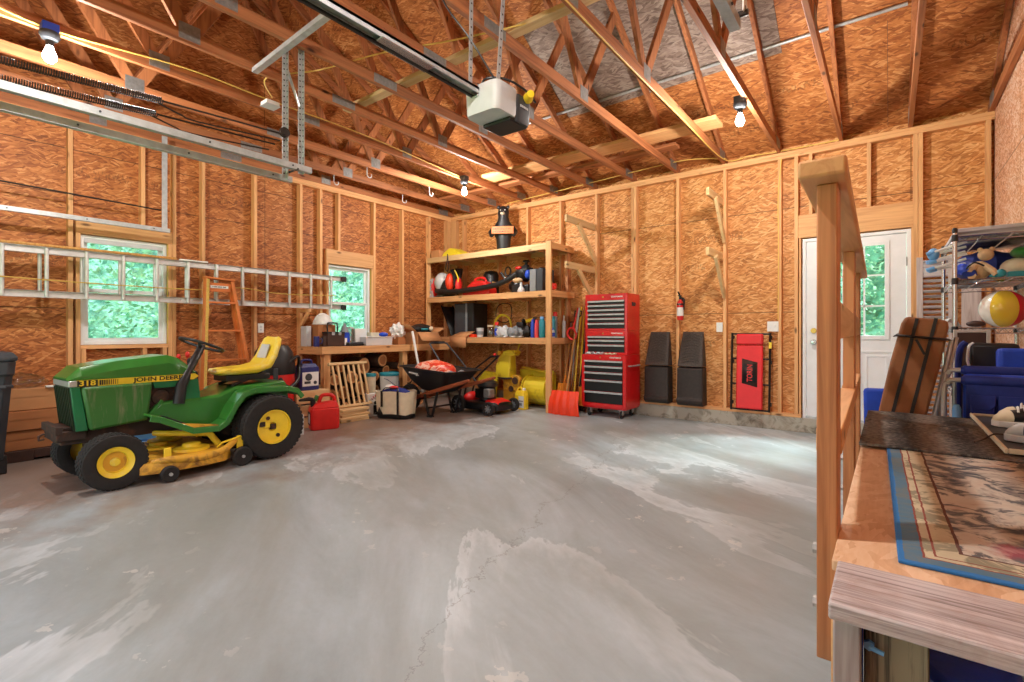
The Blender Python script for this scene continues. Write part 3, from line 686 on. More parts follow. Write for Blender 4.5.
# ------------------------------------------------------------------ garage door tracks
def track(label, x, y0, y1, z, mat='steel', flip=1, curve=True, grp='garage door tracks'):
    t = T('door_track', label, 'door track', (x, y1, z), group=grp)
    # C-shaped channel
    prof = [(-0.021, 0.0), (0.021, 0.0), (0.021, 0.02), (0.017, 0.02), (0.017, 0.004), (-0.017, 0.004), (-0.017, 0.04), (-0.021, 0.04)]
    # web upright, mouth to the side
    pr = [(x + flip * (b - 0.02), z + a) for a, b in prof]
    g = G().prism(pr, y0, y1, 'y')
    if curve:
        path = [(y0 - 0.30 * math.sin(a), z - 0.30 + 0.30 * math.cos(a)) for a in [k * PI / 16 for k in range(9)]] + [(y0 - 0.30, 0.05)]
        g.strip(path, 0.05, x - 0.01, x + 0.006, 'x')
    t.part('channel', g, mat, smooth=30)
    b = G()
    y = y1 - 0.15
    while y > y0: b.cyl((x - flip * 0.022, y, z), (x - flip * 0.027, y, z), 0.006, n=8); b.cyl((x + 0.03 * flip, y, z + 0.012), (x + 0.034 * flip, y, z + 0.012), 0.006, n=8); y -= 0.55
    t.part('bolts', b, 'dgrey', label='dark bolt heads')
    return t
YD = YF + 0.38
track('upper steel garage door track ending beside the hanging angle irons', -3.46, YD, 2.02, 2.36, 'steel', -1)
track('lower steel garage door track just behind the upper one', -3.63, YD, 1.96, 2.31, 'steel', -1)
track('steel garage door track running above the first window against the left wall', XL + 0.17, YD, 1.99, 2.25, 'steel', -1)
track('steel garage door track end overhead beside the white hanger strap', -0.49, YD, 2.10, 2.37, 'steel', -1)
def angle_hanger(t, name, p, q, w=0.032, hole=True):
    p, q = Vector(p), Vector(q); d = q - p; n = int(d.length / 0.04); g = G()
    g.bar(p, q, 0.003, w, (0, 1, 0)); g.bar(p + Vector((0.014, 0.016, 0)), q + Vector((0.014, 0.016, 0)), w, 0.003, (0, 1, 0))
    o = t.part(name, g, 'steel')
    h = G()
    for k in range(1, n):
        c = p + d * k / n; h.cyl(c + Vector((-0.0025, -0.002, 0)), c + Vector((0.0025, -0.002, 0)), 0.006, n=8); h.cyl(c + Vector((0.014, 0.0135, 0)), c + Vector((0.014, 0.0185, 0)), 0.006, n=8)
    t.part('punched_holes', h, 'iron', parent=o)
t = T('track_hanger', 'pair of perforated angle irons hanging from the trusses to the door tracks', 'hanger', (-3.52, 1.9, 3.25))
angle_hanger(t, 'angle_iron', (-3.50, 1.96, 2.33), (-3.50, 1.96, 3.27)); angle_hanger(t, 'angle_iron', (-3.58, 1.88, 2.29), (-3.58, 1.88, 3.27))
t.part('cross_strut', G().bar((-4.02, 1.87, 3.215), (-2.93, 1.83, 3.215), 0.045, 0.004).bar((-4.02, 1.85, 3.232), (-2.93, 1.81, 3.232), 0.004, 0.035), 'steel')
t.part('brace', G().bar((-3.585, 1.90, 3.13), (-3.495, 1.95, 2.83), 0.028, 0.004, (0, 1, 0)), 'steel')
t.part('bolt', G().cyl((-3.66, 1.91, 2.345), (-3.44, 1.91, 2.345), 0.008, n=8), 'iron')
t.part('pulley', G().lathe([(0.012, -0.014), (0.036, -0.012), (0.03, 0.0), (0.036, 0.012), (0.012, 0.014)], (-3.54, 1.86, 2.62), 'x', 18), 'iron')
t = T('track_hanger', 'angle iron hanging down beside the first window to the wall-side track', 'hanger', (-6.24, 1.95, 3.25))
t.part('angle_iron', G().bar((-6.235, 1.945, 2.23), (-6.235, 1.945, 3.27), 0.004, 0.05, (0, 1, 0)).bar((-6.255, 1.97, 2.23), (-6.255, 1.97, 3.27), 0.04, 0.004, (0, 1, 0)), 'steel')
t = T('track_hanger', 'white perforated strap hanging overhead at the end of the far right track', 'hanger', (-0.44, 2.08, 3.27))
g = G().box(-0.455, 2.06, 2.40, -0.45, 2.115, 3.30); t.part('strap', g, 'white', 0.001)
h = G()
for k in range(22): h.cyl((-0.4555, 2.0875, 2.42 + k * 0.04), (-0.4495, 2.0875, 2.42 + k * 0.04), 0.009, n=10)
t.part('punched_holes', h, 'iron')
t.part('bolt', G().cyl((-0.50, 2.0875, 2.40), (-0.44, 2.0875, 2.40), 0.012, n=8), 'iron')
def spring(label, x, z0, z1, y0, y1):
    t = T('extension_spring', label, 'spring', (x, y1, z1), group='garage door springs')
    n = 150; pts = []
    for k in range(n * 8 + 1):
        a = 2 * PI * k / 8; f = k / (n * 8); pts.append((x + 0.019 * math.cos(a), y0 + (y1 - y0) * f, z0 + (z1 - z0) * f + 0.019 * math.sin(a)))
    t.part('coil', G().tube(pts, 0.0032, 5), 'iron')
    t.part('cable', G().tube([(x, y1, z1), (x + 0.02, 1.84, z1 + 0.03)], 0.006, 6).tube(smooth_path([(x, y1 - .02, z1 - 0.02), (x, y1 + 0.1, z1 - .05), (x, y1 + 0.2, z1 - 0.06), (x + .01, 1.8, z1 - 0.02)]), 0.005, 6), 'iron')
spring('upper dark coil spring stretched above the door tracks', -3.50, 2.44, 2.55, -0.45, 1.08)
spring('lower dark coil spring stretched just over the door tracks', -3.66, 2.40, 2.52, -0.45, 1.10)
# rod along the left wall under the track
one('rod', 'thin dark rod running across the studs over the first window', 'rod', G().cyl((XL + 0.1, 0.0, 2.515), (XL + 0.10, 1.93, 2.475), 0.008, n=8), 'iron', (XL + 0.1, 1.0, 2.48))
# ------------------------------------------------------------------ garage door opener
t = T('garage_door_opener', 'grey garage door opener motor hanging from the trusses on metal straps', 'garage door opener', (-1.83, 2.28, 2.36))
def rbox(x0, y0, x1, y1, z0, z1, r=0.05, taper=0.0, n=5):
    rings = []
    for z, k in ((z0, taper), (z0 + 0.02, taper * 0.4), (z1 - 0.02, 0.0), (z1, 0.02)):
        ring = []
        for cx, cy, a0 in ((x1 - r, y1 - r, 0), (x0 + r, y1 - r, 90), (x0 + r, y0 + r, 180), (x1 - r, y0 + r, 270)):
            for i in range(n + 1):
                a = math.radians(a0 + 90 * i / n); ring.append((cx + (r - 0) * math.cos(a) - (cx - (x0 + x1) / 2) * k * 2, cy + r * math.sin(a) - (cy - (y0 + y1) / 2) * k * 2, z))
        rings.append(ring)
    return rings
t.part('housing', G().loft(rbox(-1.97, 2.10, -1.715, 2.31, 2.395, 2.555, 0.045, 0.05)), 'lgrey')
t.part('lens_cover', G().loft(rbox(-1.965, 2.27, -1.71, 2.43, 2.38, 2.535, 0.035, 0.08)), 'dgrey')
t.part('bottom_lens', G().box(-1.94, 2.24, 2.372, -1.735, 2.41, 2.394), 'black', 0.006)
g = G()
for k in range(5): g.box(-1.7115, 2.31 + k * 0.016, 2.465, -1.7085, 2.32 + k * 0.016, 2.478)
t.part('maker_plate', g, 'lgrey')
rl = G().box(-1.905, -0.95, 2.520, -1.845, 2.12, 2.535).box(-1.905, -0.95, 2.50, -1.901, 2.12, 2.535).box(-1.849, -0.95, 2.50, -1.845, 2.12, 2.535)
t.part('rail', rl, 'steel', smooth=0)
t.part('drive_belt', G().box(-1.90, -0.9, 2.488, -1.885, 2.13, 2.50), 'black')
t.part('trolley', G().box(-1.915, 1.42, 2.492, -1.835, 1.75, 2.499), 'chrome', 0.003); t.part('rail_bracket', G().box(-1.90, 2.09, 2.485, -1.85, 2.15, 2.56), 'chrome', 0.003)
for p, q in (((-1.95, 2.14, 2.55), (-2.03, 2.24, 3.30)), ((-1.74, 2.14, 2.55), (-1.80, 2.28, 3.30))):
    o = t.part('hanging_strap', G().bar(p, q, 0.03, 0.004, (1, 0, 0)), 'steel'); h = G(); P_, Q_ = Vector(p), Vector(q)
    for k in range(1, 14):
        c = P_ + (Q_ - P_) * k / 14; h.cyl(c + Vector((-0.0032, 0, 0)), c + Vector((0.0032, 0, 0)), 0.006, n=8)
    t.part('punched_holes', h, 'iron', parent=o)
t.part('power_cord', G().tube(smooth_path([(-1.92, 2.2, 2.55), (-1.85, 2.15, 2.60), (-1.75, 2.22, 2.60), (-1.69, 2.33, 2.56), (-1.68, 2.42, 2.52)]), 0.007, 6).tube(smooth_path([(-1.78, 2.2, 2.555), (-1.86, 2.05, 2.78), (-1.98, 1.95, 3.0), (-2.1, 2.0, 3.3)]), 0.005, 6), 'black')
t.part('plug', G().lathe([(0.0, 0), (0.022, 0.002), (0.024, 0.03), (0.03, 0.05), (0.03, 0.07), (0.016, 0.085), (0.012, 0.11)], (0, 0, 0), 'y', 14).turn(0.9, 'Z').move(-1.65, 2.33, 2.53), 'yellow', label='yellow cord plug')
# ------------------------------------------------------------------ brackets, switches on the walls
def bracket(x, z, ln, label):
    t = T('shelf_bracket', label, 'shelf bracket', (x, YB, z - 0.5), group='wooden shelf brackets on the back wall')
    t.part('arm', G().box(x - 0.057, YB - ln, z - 0.045, x - 0.0195, YB + 0.085, z + 0.045), 'pale_y', 0.003)
    a = Vector((x + 0.0, YB - ln * 0.66, z - 0.04)); b = Vector((x, YB - 0.01, z - 0.50))
    t.part('brace', G().bar(a, b, 0.036, 0.07, (0, 1, 0)), 'pale_z', 0.003)
bracket(-3.43, 2.69, 0.79, 'upper wooden shelf bracket on the stud above the red tool chest')
bracket(-3.43, 2.06, 0.79, 'lower wooden shelf bracket on the stud above the red tool chest')
bracket(-1.64, 2.78, 0.60, 'upper wooden shelf bracket between the fire extinguisher and the red creeper')
bracket(-1.64, 2.09, 0.60, 'lower wooden shelf bracket between the fire extinguisher and the red creeper')
def plate(name, lab, cat, c, ax, w, h, kind):
    t = T(name, lab, cat, c)
    x, y, z = c
    def bx(u0, v0, u1, v1, d0, d1):
        return G().box(x + u0, y - d1, z + v0, x + u1, y - d0, z + v1) if ax == 'y' else G().box(x + d0, y + u0, z + v0, x + d1, y + u1, z + v1)
    t.part('cover_plate', bx(-w / 2, -h / 2, w / 2, h / 2, 0, 0.01), 'white', 0.003)
    n = max(1, round(w / 0.075)); 
    for i in range(n):
        u = (i - (n - 1) / 2) * 0.048
        if kind == 'switch': t.part('toggle', bx(u - 0.006, -0.012, u + 0.006, 0.014, 0.01, 0.02), 'vinyl', 0.002)
        else:
            for v in (-0.02, 0.02): t.part('socket', bx(u - 0.014, v - 0.013, u + 0.014, v + 0.013, 0.01, 0.0125), 'lgrey', 0.003)
plate('wall_switch', 'white single switch plate beside the stud over the black car ramps', 'switch', (-1.70, YB - 0.001, 1.21), 'y', 0.075, 0.12, 'switch')
plate('wall_switch', 'white double switch plate above the red creeper beside the door', 'switch', (-1.10, YB - 0.001, 1.215), 'y', 0.12, 0.12, 'switch')
plate('wall_outlet', 'white outlet plate on the wall over the tractor seat', 'outlet', (XL + 0.001, 3.05, 1.20), 'x', 0.075, 0.12, 'outlet')
plate('wall_outlet', 'small white outlet low on the wall beside the red tool chest', 'outlet', (-2.66, YB + 0.088, 0.36), 'y', 0.075, 0.115, 'outlet')
# fire extinguisher hung on the stud
x, y, z = -2.175, YB - 0.06, 1.30
t = T('fire_extinguisher', 'small red fire extinguisher hung on a stud above the black ramps', 'fire extinguisher', (x, y, z))
t.part('cylinder', G().lathe([(0.0, 0), (0.036, 0.004), (0.041, 0.02), (0.041, 0.215), (0.034, 0.245), (0.016, 0.262), (0.014, 0.28)], (x, y, z), 'z', 24), 'red')
t.part('label', G().lathe([(0.0415, 0.06), (0.0418, 0.06), (0.0418, 0.17), (0.0415, 0.17)], (x, y, z), 'z', 24), 'white', label='white printed label')
t.part('valve', G().cyl((x, y, z + 0.275), (x, y, z + 0.32), 0.017, n=12).box(x - 0.012, y - 0.06, z + 0.315, x + 0.012, y + 0.03, z + 0.33).bar((x, y - 0.02, z + 0.33), (x, y - 0.085, z + 0.37), 0.02, 0.008), 'black', 0.002)
t.part('hose', G().tube(smooth_path([(x + 0.015, y - 0.02, z + 0.30), (x + 0.06, y - 0.02, z + 0.27), (x + 0.052, y - 0.01, z + 0.2), (x + 0.05, y, z + 0.14)]), 0.009, 8), 'black')
t.part('wall_bracket', G().box(x - 0.03, y + 0.038, z + 0.05, x + 0.03, YB - 0.001, z + 0.30).lathe([(0.043, 0.20), (0.044, 0.20), (0.044, 0.222), (0.043, 0.222)], (x, y, z), 'z', 24), 'black')
# ------------------------------------------------------------------ green lawn tractor (its front points to the garage doors)
TXC = -4.88
t = T('lawn_tractor', 'green lawn tractor with yellow seat and mower deck parked before the first window', 'lawn tractor', (TXC, 1.65, 0.0), 0.025, add=(TXC, 0, 0), sx=0.84)
def ring_h(y, zb, zt, w, ch=0.065):
    wt = w - 0.055
    return [(-w, y, zb), (w, y, zb), (w, y, zt - ch), (wt, y, zt), (-wt, y, zt), (-w, y, zt - ch)]
hood = t.part('hood', G().loft([ring_h(0.852, 0.795, 0.815, 0.245, 0.012), ring_h(0.93, 0.80, 0.893, 0.252), ring_h(1.15, 0.80, 0.93, 0.255), ring_h(1.48, 0.80, 0.962, 0.255), ring_h(1.56, 0.80, 0.935, 0.25, 0.06), ring_h(1.685, 0.80, 0.83, 0.235, 0.02)]), 'green', 0.012)
st = t.part('side_stripe', G().box(-0.257, 0.905, 0.752, 0.257, 1.60, 0.799).prism([(1.60, 0.752), (1.60, 0.799), (1.675, 0.799), (1.70, 0.775), (1.66, 0.752)], -0.257, 0.257), 'yellow')
t.part('black_band', G().box(-0.259, 0.905, 0.753, 0.259, 1.022, 0.798), 'black', parent=st)
g = G()
for k in range(9): g.box(-0.2592, 1.032 + k * 0.0135, 0.757, 0.2592, 1.032 + k * 0.0135 + 0.010 * (1 - k / 11), 0.794)
t.part('black_bars', g, 'black', parent=st)
t.text('model_number', '318', 0.052, 'yellow', (0.2600, 0.962, 0.775), (0, 1, 0), (0, 0, 1), st, 0.0006, 0.0014, 1.25)
t.text('maker_name', 'JOHN DEERE', 0.045, 'black', (0.2580, 1.41, 0.7765), (0, 1, 0), (0, 0, 1), st, 0.0006, 0.0012, 1.30)
t.part('headlight_band', G().box(-0.252, 0.858, 0.752, 0.252, 0.908, 0.797), 'alu', 0.006)
t.part('grille', G().prism([(0.862, 0.752), (0.95, 0.752), (0.95, 0.43), (0.895, 0.43)], -0.225, 0.225), 'grille', 0.006)
g = G()
for k in range(9): g.bar((-0.215 + 0.0538 * k, 0.859, 0.745), (-0.215 + 0.0538 * k, 0.891, 0.44), 0.02, 0.006, (0, -1, 0))
t.part('grille_slats', g, 'grille')
for a in (-0.252, 0.222): t.part('grille_surround', G().prism([(0.868, 0.752), (0.922, 0.752), (0.968, 0.43), (0.90, 0.43)], a, a + 0.03), 'greenb', 0.004)
for s in (-1, 1):
    a, b = sorted((s * 0.215, s * 0.275))
    t.part('side_panel', G().prism([(0.925, 0.748), (1.365, 0.755), (1.36, 0.70), (1.335, 0.455), (0.975, 0.425)], a, b), 'greend', 0.02)
    a, b = sorted((s * 0.20, s * 0.245))
    t.part('rear_panel', G().prism([(1.37, 0.752), (1.70, 0.752), (1.72, 0.56), (1.58, 0.50), (1.56, 0.70), (1.385, 0.70)], a, b), 'greenb', 0.004)
    t.part('panel_brace', G().bar((s * 0.262, 1.345, 0.50), (s * 0.262, 1.43, 0.60), 0.012, 0.02), 'green')
t.part('engine', G().box(-0.19, 0.95, 0.44, 0.19, 1.56, 0.79).cyl((-0.2, 1.44, 0.62), (0.2, 1.44, 0.62), 0.07, n=16), 'dirt', 0.01)
t.part('frame', G().box(-0.17, 0.83, 0.33, 0.17, 2.40, 0.46).box(-0.20, 0.80, 0.36, 0.20, 0.97, 0.435), 'dirt', 0.008)
t.part('front_bumper', G().box(-0.24, 0.79, 0.42, 0.24, 0.83, 0.475).tube([(-0.10, 0.785, 0.40), (-0.10, 0.755, 0.385), (-0.10, 0.755, 0.355), (-0.10, 0.785, 0.36)], 0.009, 8), 'dirt', 0.006)
t.part('front_axle', G().bar((-0.34, 1.08, 0.27), (0.34, 1.08, 0.27), 0.07, 0.08).bar((0, 1.08, 0.27), (0, 1.08, 0.40), 0.1, 0.12, (0, 1, 0)).bar((0.34, 1.08, 0.20), (0.34, 1.08, 0.34), 0.05, 0.05, (0, 1, 0)).bar((-0.34, 1.08, 0.20), (-0.34, 1.08, 0.34), 0.05, 0.05, (0, 1, 0)), 'dirt', 0.008)
def tyre(cx, cy, r, w, rim, lugs, rear=False):
    hw = w / 2
    prof = [(rim, -hw * 0.78), (rim + 0.02, -hw * 0.95), ((rim + r) / 2, -hw), (r * 0.94, -hw * 0.94), (r * 0.982, -hw * 0.8), (r * 0.986, 0), (r * 0.982, hw * 0.8), (r * 0.94, hw * 0.94), ((rim + r) / 2, hw), (rim + 0.02, hw * 0.95), (rim, hw * 0.78)]
    g = G().lathe(prof, (cx, cy, r), 'x', 48, True)
    for k in range(lugs):
        a = 2 * PI * k / lugs
        for rowi, (xa, xb) in enumerate(((-0.84, -0.40), (-0.34, 0.0), (0.05, 0.36), (0.42, 0.84))):
            aa = a + (PI / lugs if rowi % 2 else 0); k0 = len(g.v)
            g.box(cx + xa * hw, -0.35 * PI * r * 2 / lugs, r * 0.965, cx + xb * hw, 0.22 * PI * r * 2 / lugs, r * 0.9985)
            g.turn(aa, 'X', (0, 0, 0), k0); g.move(0, cy, r, 0, k0)
    o = t.part('rear_wheel' if rear else 'front_wheel', g, 'rubber', smooth=30)
    s = 1 if cx > 0 else -1
    if rear:
        t.part('rim', G().lathe([(0, 0.30 * hw), (0.03, 0.30 * hw), (0.04, 0.55 * hw), (rim * 0.85, 0.66 * hw), (rim * 1.02, 0.70 * hw), (rim * 1.03, 0.9 * hw), (rim * 0.97, 0.9 * hw), (rim * 0.96, 0.60 * hw), (0, 0.1 * hw)] if s > 0 else [(0, -0.6 * hw), (rim * 0.9, -0.66 * hw), (rim * 1.03, -0.9 * hw), (rim * 0.95, -0.5 * hw), (0, -0.1 * hw)], (cx, cy, r), 'x', 40), 'yellow', parent=o)
        h = G()
        for a in (0.5, 3.6): h.cyl((cx + s * hw * 0.6, cy + 0.095 * math.cos(a + 1.6), r + 0.095 * math.sin(a + 1.6)), (cx + s * hw * 0.71, cy + 0.095 * math.cos(a + 1.6), r + 0.095 * math.sin(a + 1.6)), 0.017, n=14)
        h.box(cx + s * hw * 0.55, cy - 0.025, r - 0.022, cx + s * hw * 0.73, cy + 0.022, r + 0.025)
        k0 = len(h.v); h.box(cx + s * hw * 0.62, cy - 0.125, r + 0.012, cx + s * hw * 0.715, cy - 0.075, r + 0.055)
        t.part('hub_bolts', h, 'dirt', parent=o)
        t.part('rim_slot', G().box(cx + s * hw * 0.6, cy - 0.085, r - 0.005, cx + s * hw * 0.705, cy - 0.03, r + 0.05), 'yellow', 0.004, parent=o)
    else:
        d = s * hw
        t.part('rim', G().lathe([(0, 0.45 * d), (rim * 0.62, 0.45 * d), (rim * 0.68, 0.52 * d), (rim * 0.72, 0.74 * d), (rim * 0.95, 0.86 * d), (rim * 1.04, 0.96 * d), (rim * 1.02, 0.6 * d), (0, 0.2 * d)], (cx, cy, r), 'x', 36), 'yellow', parent=o)
        t.part('rim_dish', G().lathe([(0, 0.47 * d), (rim * 0.64, 0.47 * d), (rim * 0.66, 0.5 * d), (0, 0.5 * d)], (cx, cy, r), 'x', 30), 'yellow_rust', parent=o)
        t.part('hub_cap', G().lathe([(0.032, 0.45 * d), (0.031, 0.72 * d), (0.024, 0.80 * d), (0, 0.81 * d)], (cx, cy, r), 'x', 20), 'seat_y', parent=o)
for s in (-1, 1):
    tyre(s * 0.405, 1.08, 0.203, 0.185, 0.108, 40)
    tyre(s * 0.41, 2.235, 0.287, 0.28, 0.15, 44, True)
t.part('axle_housing', G().cyl((-0.32, 2.235, 0.287), (0.32, 2.235, 0.287), 0.06, n=14).box(-0.13, 2.0, 0.20, 0.13, 2.45, 0.42), 'dirt', 0.01)
# steering
wc = Vector((0, 1.81, 1.035)); up = Vector((0, 0.36, 0.93)).normalized(); fw = Vector((0, up.z, -up.y))
t.part('steering_column', G().tube([(0.27, 1.545, 0.56), (0.265, 1.565, 0.70), (0.22, 1.63, 0.82), (0.07, 1.76, 0.97), tuple(wc - up * 0.03)], [0.045, 0.042, 0.036, 0.032, 0.03], 14), 'black')
sw = t.part('steering_wheel', G().tube([wc + Vector((1 / 0.84, 0, 0)) * 0.175 * math.cos(a) + fw * 0.175 * math.sin(a) for a in [2 * PI * k / 40 for k in range(40)]], 0.0125, 10, True), 'black')
g = G()
for a in (PI / 2, PI * 7 / 6, PI * 11 / 6):
    e = Vector((1 / 0.84, 0, 0)) * 0.172 * math.cos(a) + fw * 0.172 * math.sin(a); g.bar(wc - up * 0.025, wc + e, 0.03, 0.009, up)
g.cyl(wc - up * 0.035, wc + up * 0.004, 0.035, 0.03, 16)
t.part('spokes', g, 'dgrey', parent=sw)
t.part('dash', G().prism([(1.60, 0.79), (1.67, 0.85), (1.72, 0.80), (1.72, 0.60), (1.60, 0.60)], -0.19, 0.19), 'black', 0.01)
for xx, m, zz in ((0.10, 'redp', 0.955), (0.14, 'black', 0.90), (-0.12, 'redp', 0.93)):
    t.part('lever', G().tube([(xx, 1.66, 0.78), (xx + 0.01, 1.66, zz - 0.03)], 0.006, 6).ball((xx + 0.01, 1.66, zz), (0.018, 0.018, 0.028), 10, 6), m)
# foot rests and fenders: one pressed plate on each side
path = [(1.30, 0.505), (1.37, 0.485), (1.60, 0.362), (1.79, 0.352), (1.855, 0.39), (1.93, 0.53), (2.0, 0.615), (2.10, 0.645), (2.40, 0.635), (2.50, 0.605), (2.55, 0.54)]
for s in (-1, 1):
    a, b = sorted((s * 0.14, s * 0.455)); l0, l1 = sorted((s * 0.440, s * 0.458))
    fd = t.part('fender', G().strip(path, 0.016, a, b), 'green', 0.004, smooth=50)
    lip = [(p[0], p[1] - 0.02) for p in path]
    t.part('fender_lip', G().strip(lip, 0.045, l0, l1), 'green', 0.003, parent=fd, smooth=50)
    a, b = sorted((s * 0.40, s * 0.45))
    t.part('worn_edge', G().prism([(1.52, 0.414), (1.78, 0.368), (1.79, 0.362), (1.60, 0.371)], a, b), 'yellow_rust', parent=fd)
t.part('tunnel', G().prism([(1.33, 0.50), (1.42, 0.585), (1.86, 0.60), (2.0, 0.655), (2.46, 0.68), (2.50, 0.60), (2.50, 0.38), (1.80, 0.33), (1.62, 0.34), (1.36, 0.46)], -0.26, 0.26), 'green', 0.02)
for s in (-1, 1): t.part('foot_pad', G().bar((s * 0.30, 1.42, 0.475), (s * 0.30, 1.57, 0.395), 0.20, 0.012), 'black', 0.003)
# seat
def seat_ring(y, z, w, th, ny, nz, n=16):
    out = []
    for k in range(n):
        a = 2 * PI * k / n; ca, sa = math.cos(a), math.sin(a)
        px = w * math.copysign(abs(ca) ** 0.45, ca); q = th * math.copysign(abs(sa) ** 0.7, sa)
        if sa > 0: q -= 0.022 * (1 - (px / w) ** 2)       # dished towards the sitter
        out.append((px, y + ny * q, z + nz * q))
    return out
sp = [(1.905, 0.785, 0.15, 0.014, 0, 1), (1.93, 0.79, 0.185, 0.035, -0.1, 1), (2.06, 0.795, 0.215, 0.04, -.1, 1), (2.22, 0.80, 0.225, 0.045, -0.3, .95), (2.33, 0.83, 0.225, 0.045, -0.75, .66), (2.39, 0.92, 0.215, 0.04, -0.95, .3), (2.43, 1.02, 0.20, 0.035, -0.96, .28), (2.455, 1.085, 0.175, 0.03, -0.96, .28), (2.46, 1.105, 0.13, 0.012, -0.9, .4)]
seat = t.part('seat', G().loft([seat_ring(*q) for q in sp]), 'seat_y', smooth=60)
t.part('seat_back_patch', G().loft([seat_ring(2.362 - 0.022, 0.90, 0.10, 0.012, -0.95, .3), seat_ring(2.413 - 0.026, 1.03, 0.085, 0.012, -0.96, .28)]), 'lgrey', parent=seat, smooth=60, label='faded pale patch on the seat back')
t.part('seat_bracket', G().box(-0.16, 1.96, 0.70, 0.16, 2.36, 0.755).bar((0.15, 2.0, 0.66), (0.15, 2.3, 0.76), 0.02, 0.03).bar((-0.15, 2.0, 0.66), (-0.15, 2.3, 0.76), 0.02, 0.03), 'black', 0.008)
t.part('hitch_plate', G().box(-0.12, 2.44, 0.28, 0.12, 2.52, 0.40), 'dirt', 0.006)
# mower deck under the belly
outl = [(-0.54, 1.30), (-0.50, 1.22), (-0.30, 1.18), (0.30, 1.18), (0.50, 1.22), (0.56, 1.32), (0.575, 1.48), (0.585, 1.66), (0.56, 1.80), (0.46, 1.88), (0.20, 1.92), (-0.20, 1.92), (-0.46, 1.88), (-0.54, 1.78)]
def scl(k, z): return [(x * k, 1.55 + (y - 1.55) * k, z) for x, y in outl]
dk = t.part('mower_deck', G().loft([scl(1.0, 0.075), scl(1.0, 0.125), scl(0.97, 0.155), scl(0.88, 0.172), scl(0.6, 0.18)]), 'yellow_rust', smooth=40)
for cx, cy in ((0.33, 1.62), (0.0, 1.48), (-0.33, 1.62)):
    t.part('spindle_cover', G().lathe([(0.135, 0.17), (0.13, 0.197), (0.07, 0.207), (0.065, 0.23), (0.04, 0.236), (0, 0.237)], (cx, cy, 0), 'z', 24), 'yellow', parent=dk)
t.part('lift_arm', G().tube([(0.16, 1.40, 0.33), (0.22, 1.45, 0.325), (0.26, 1.80, 0.27)], 0.022, 10).tube([(0.26, 1.74, 0.33), (0.30, 1.84, 0.18)], 0.026, 8), 'yellow', parent=dk)
t.part('wheel_rail', G().tube(smooth_path([(0.50, 1.30, 0.15), (0.56, 1.42, 0.165), (0.585, 1.60, 0.145), (0.56, 1.78, 0.165), (0.50, 1.90, 0.22)]), 0.028, 10), 'yellow_rust', parent=dk)
for (wx, wy, wr_) in ((0.585, 1.39, 0.062), (0.545, 1.945, 0.082), (-0.585, 1.39, 0.062), (-0.545, 1.945, 0.082)):
    s = 1 if wx > 0 else -1
    t.part('wheel_bracket', G().bar((wx - s * 0.055, wy, 0.11), (wx - s * 0.055, wy, 0.255), 0.02, 0.05, (0, 1, 0)).bar((wx - s * 0.07, wy, 0.16), (wx + s * 0.01, wy, wr_), 0.035, 0.03), 'yellow', 0.004, parent=dk)
    t.part('gauge_wheel', G().lathe([(0.0, -0.026), (wr_ * 0.55, -0.026), (wr_ * 0.86, -0.028), (wr_, -0.018), (wr_, 0.018), (wr_ * 0.86, 0.028), (wr_ * 0.6, 0.022), (0, 0.02)], (wx, wy, wr_), 'x', 28), 'rubber', parent=dk)
    t.part('axle_bolt', G().cyl((wx + s * 0.02, wy, wr_), (wx + s * 0.034, wy, wr_), 0.013, n=10), 'steel', parent=dk)
t.part('guard_rod', G().tube([(0.50, 1.76, 0.19), (0.54, 1.78, 0.225), (0.52, 1.94, 0.25)], 0.008, 6), 'yellow', parent=dk)
# things lying behind and beside the tractor
one('tarp_bundle', 'folded blue plastic item on the floor behind the tractor mower deck', 'tarp', G().box(-5.75, 1.30, 0.0, -5.50, 1.75, 0.13).box(-5.72, 1.34, 0.13, -5.53, 1.70, 0.22), 'lblue', (-5.62, 1.52, 0), bev=0.02)
# ------------------------------------------------------------------ red tool chest: three stacked boxes
def chest(name, label, x0, x1, y0, y1, z0, z1, rows, top_band, side_w=0.045, casters=False, bottom_band=0.03):
    t = T(name, label, 'tool chest', ((x0 + x1) / 2, (y0 + y1) / 2, z0 - (0.14 if casters else 0)))
    body = t.part('cabinet', G().box(x0, y0 + 0.012, z0, x1, y1, z1).box(x0, y0, z0, x0 + side_w, y0 + 0.012, z1).box(x1 - side_w, y0, z0, x1, y0 + 0.012, z1).box(x0 + side_w, y0, z1 - top_band, x1 - side_w, y0 + 0.012, z1).box(x0 + side_w, y0, z0, x1 - side_w, y0 + 0.012, z0 + bottom_band), 'red', 0.004)
    zt = z1 - top_band; zb = z0 + bottom_band; tot = sum(rows); z = zt
    for r in rows:
        h = (zt - zb) * r / tot
        d = t.part('drawer', G().box(x0 + side_w + 0.004, y0 - 0.004, z - h + 0.004, x1 - side_w - 0.004, y0 + 0.011, z - 0.004), 'blackm', 0.002)
        t.part('pull_rail', G().prism([(y0 - 0.004, z - 0.003), (y0 - 0.02, z - 0.010), (y0 - 0.02, z - 0.026), (y0 - 0.004, z - 0.024)], x0 + side_w + 0.002, x1 - side_w - 0.002), 'steel', parent=d)
        z -= h
    t.text('maker_name', 'CRAFTSMAN', 0.026, 'white', (x1 - 0.15, y0 - 0.001, z1 - top_band / 2), (1, 0, 0), (0, 0, 1), None, 0.0006, 0.0006, 1.1)
    t.part('lock', G().cyl(((x0 + x1) / 2 - 0.04, y0 + 0.002, z1 - top_band / 2), ((x0 + x1) / 2 - 0.04, y0 - 0.006, z1 - top_band / 2), 0.011, n=12), 'brass')
    return t
CX0, CX1, CY0, CY1 = -3.39, -2.735, 6.0, 6.46
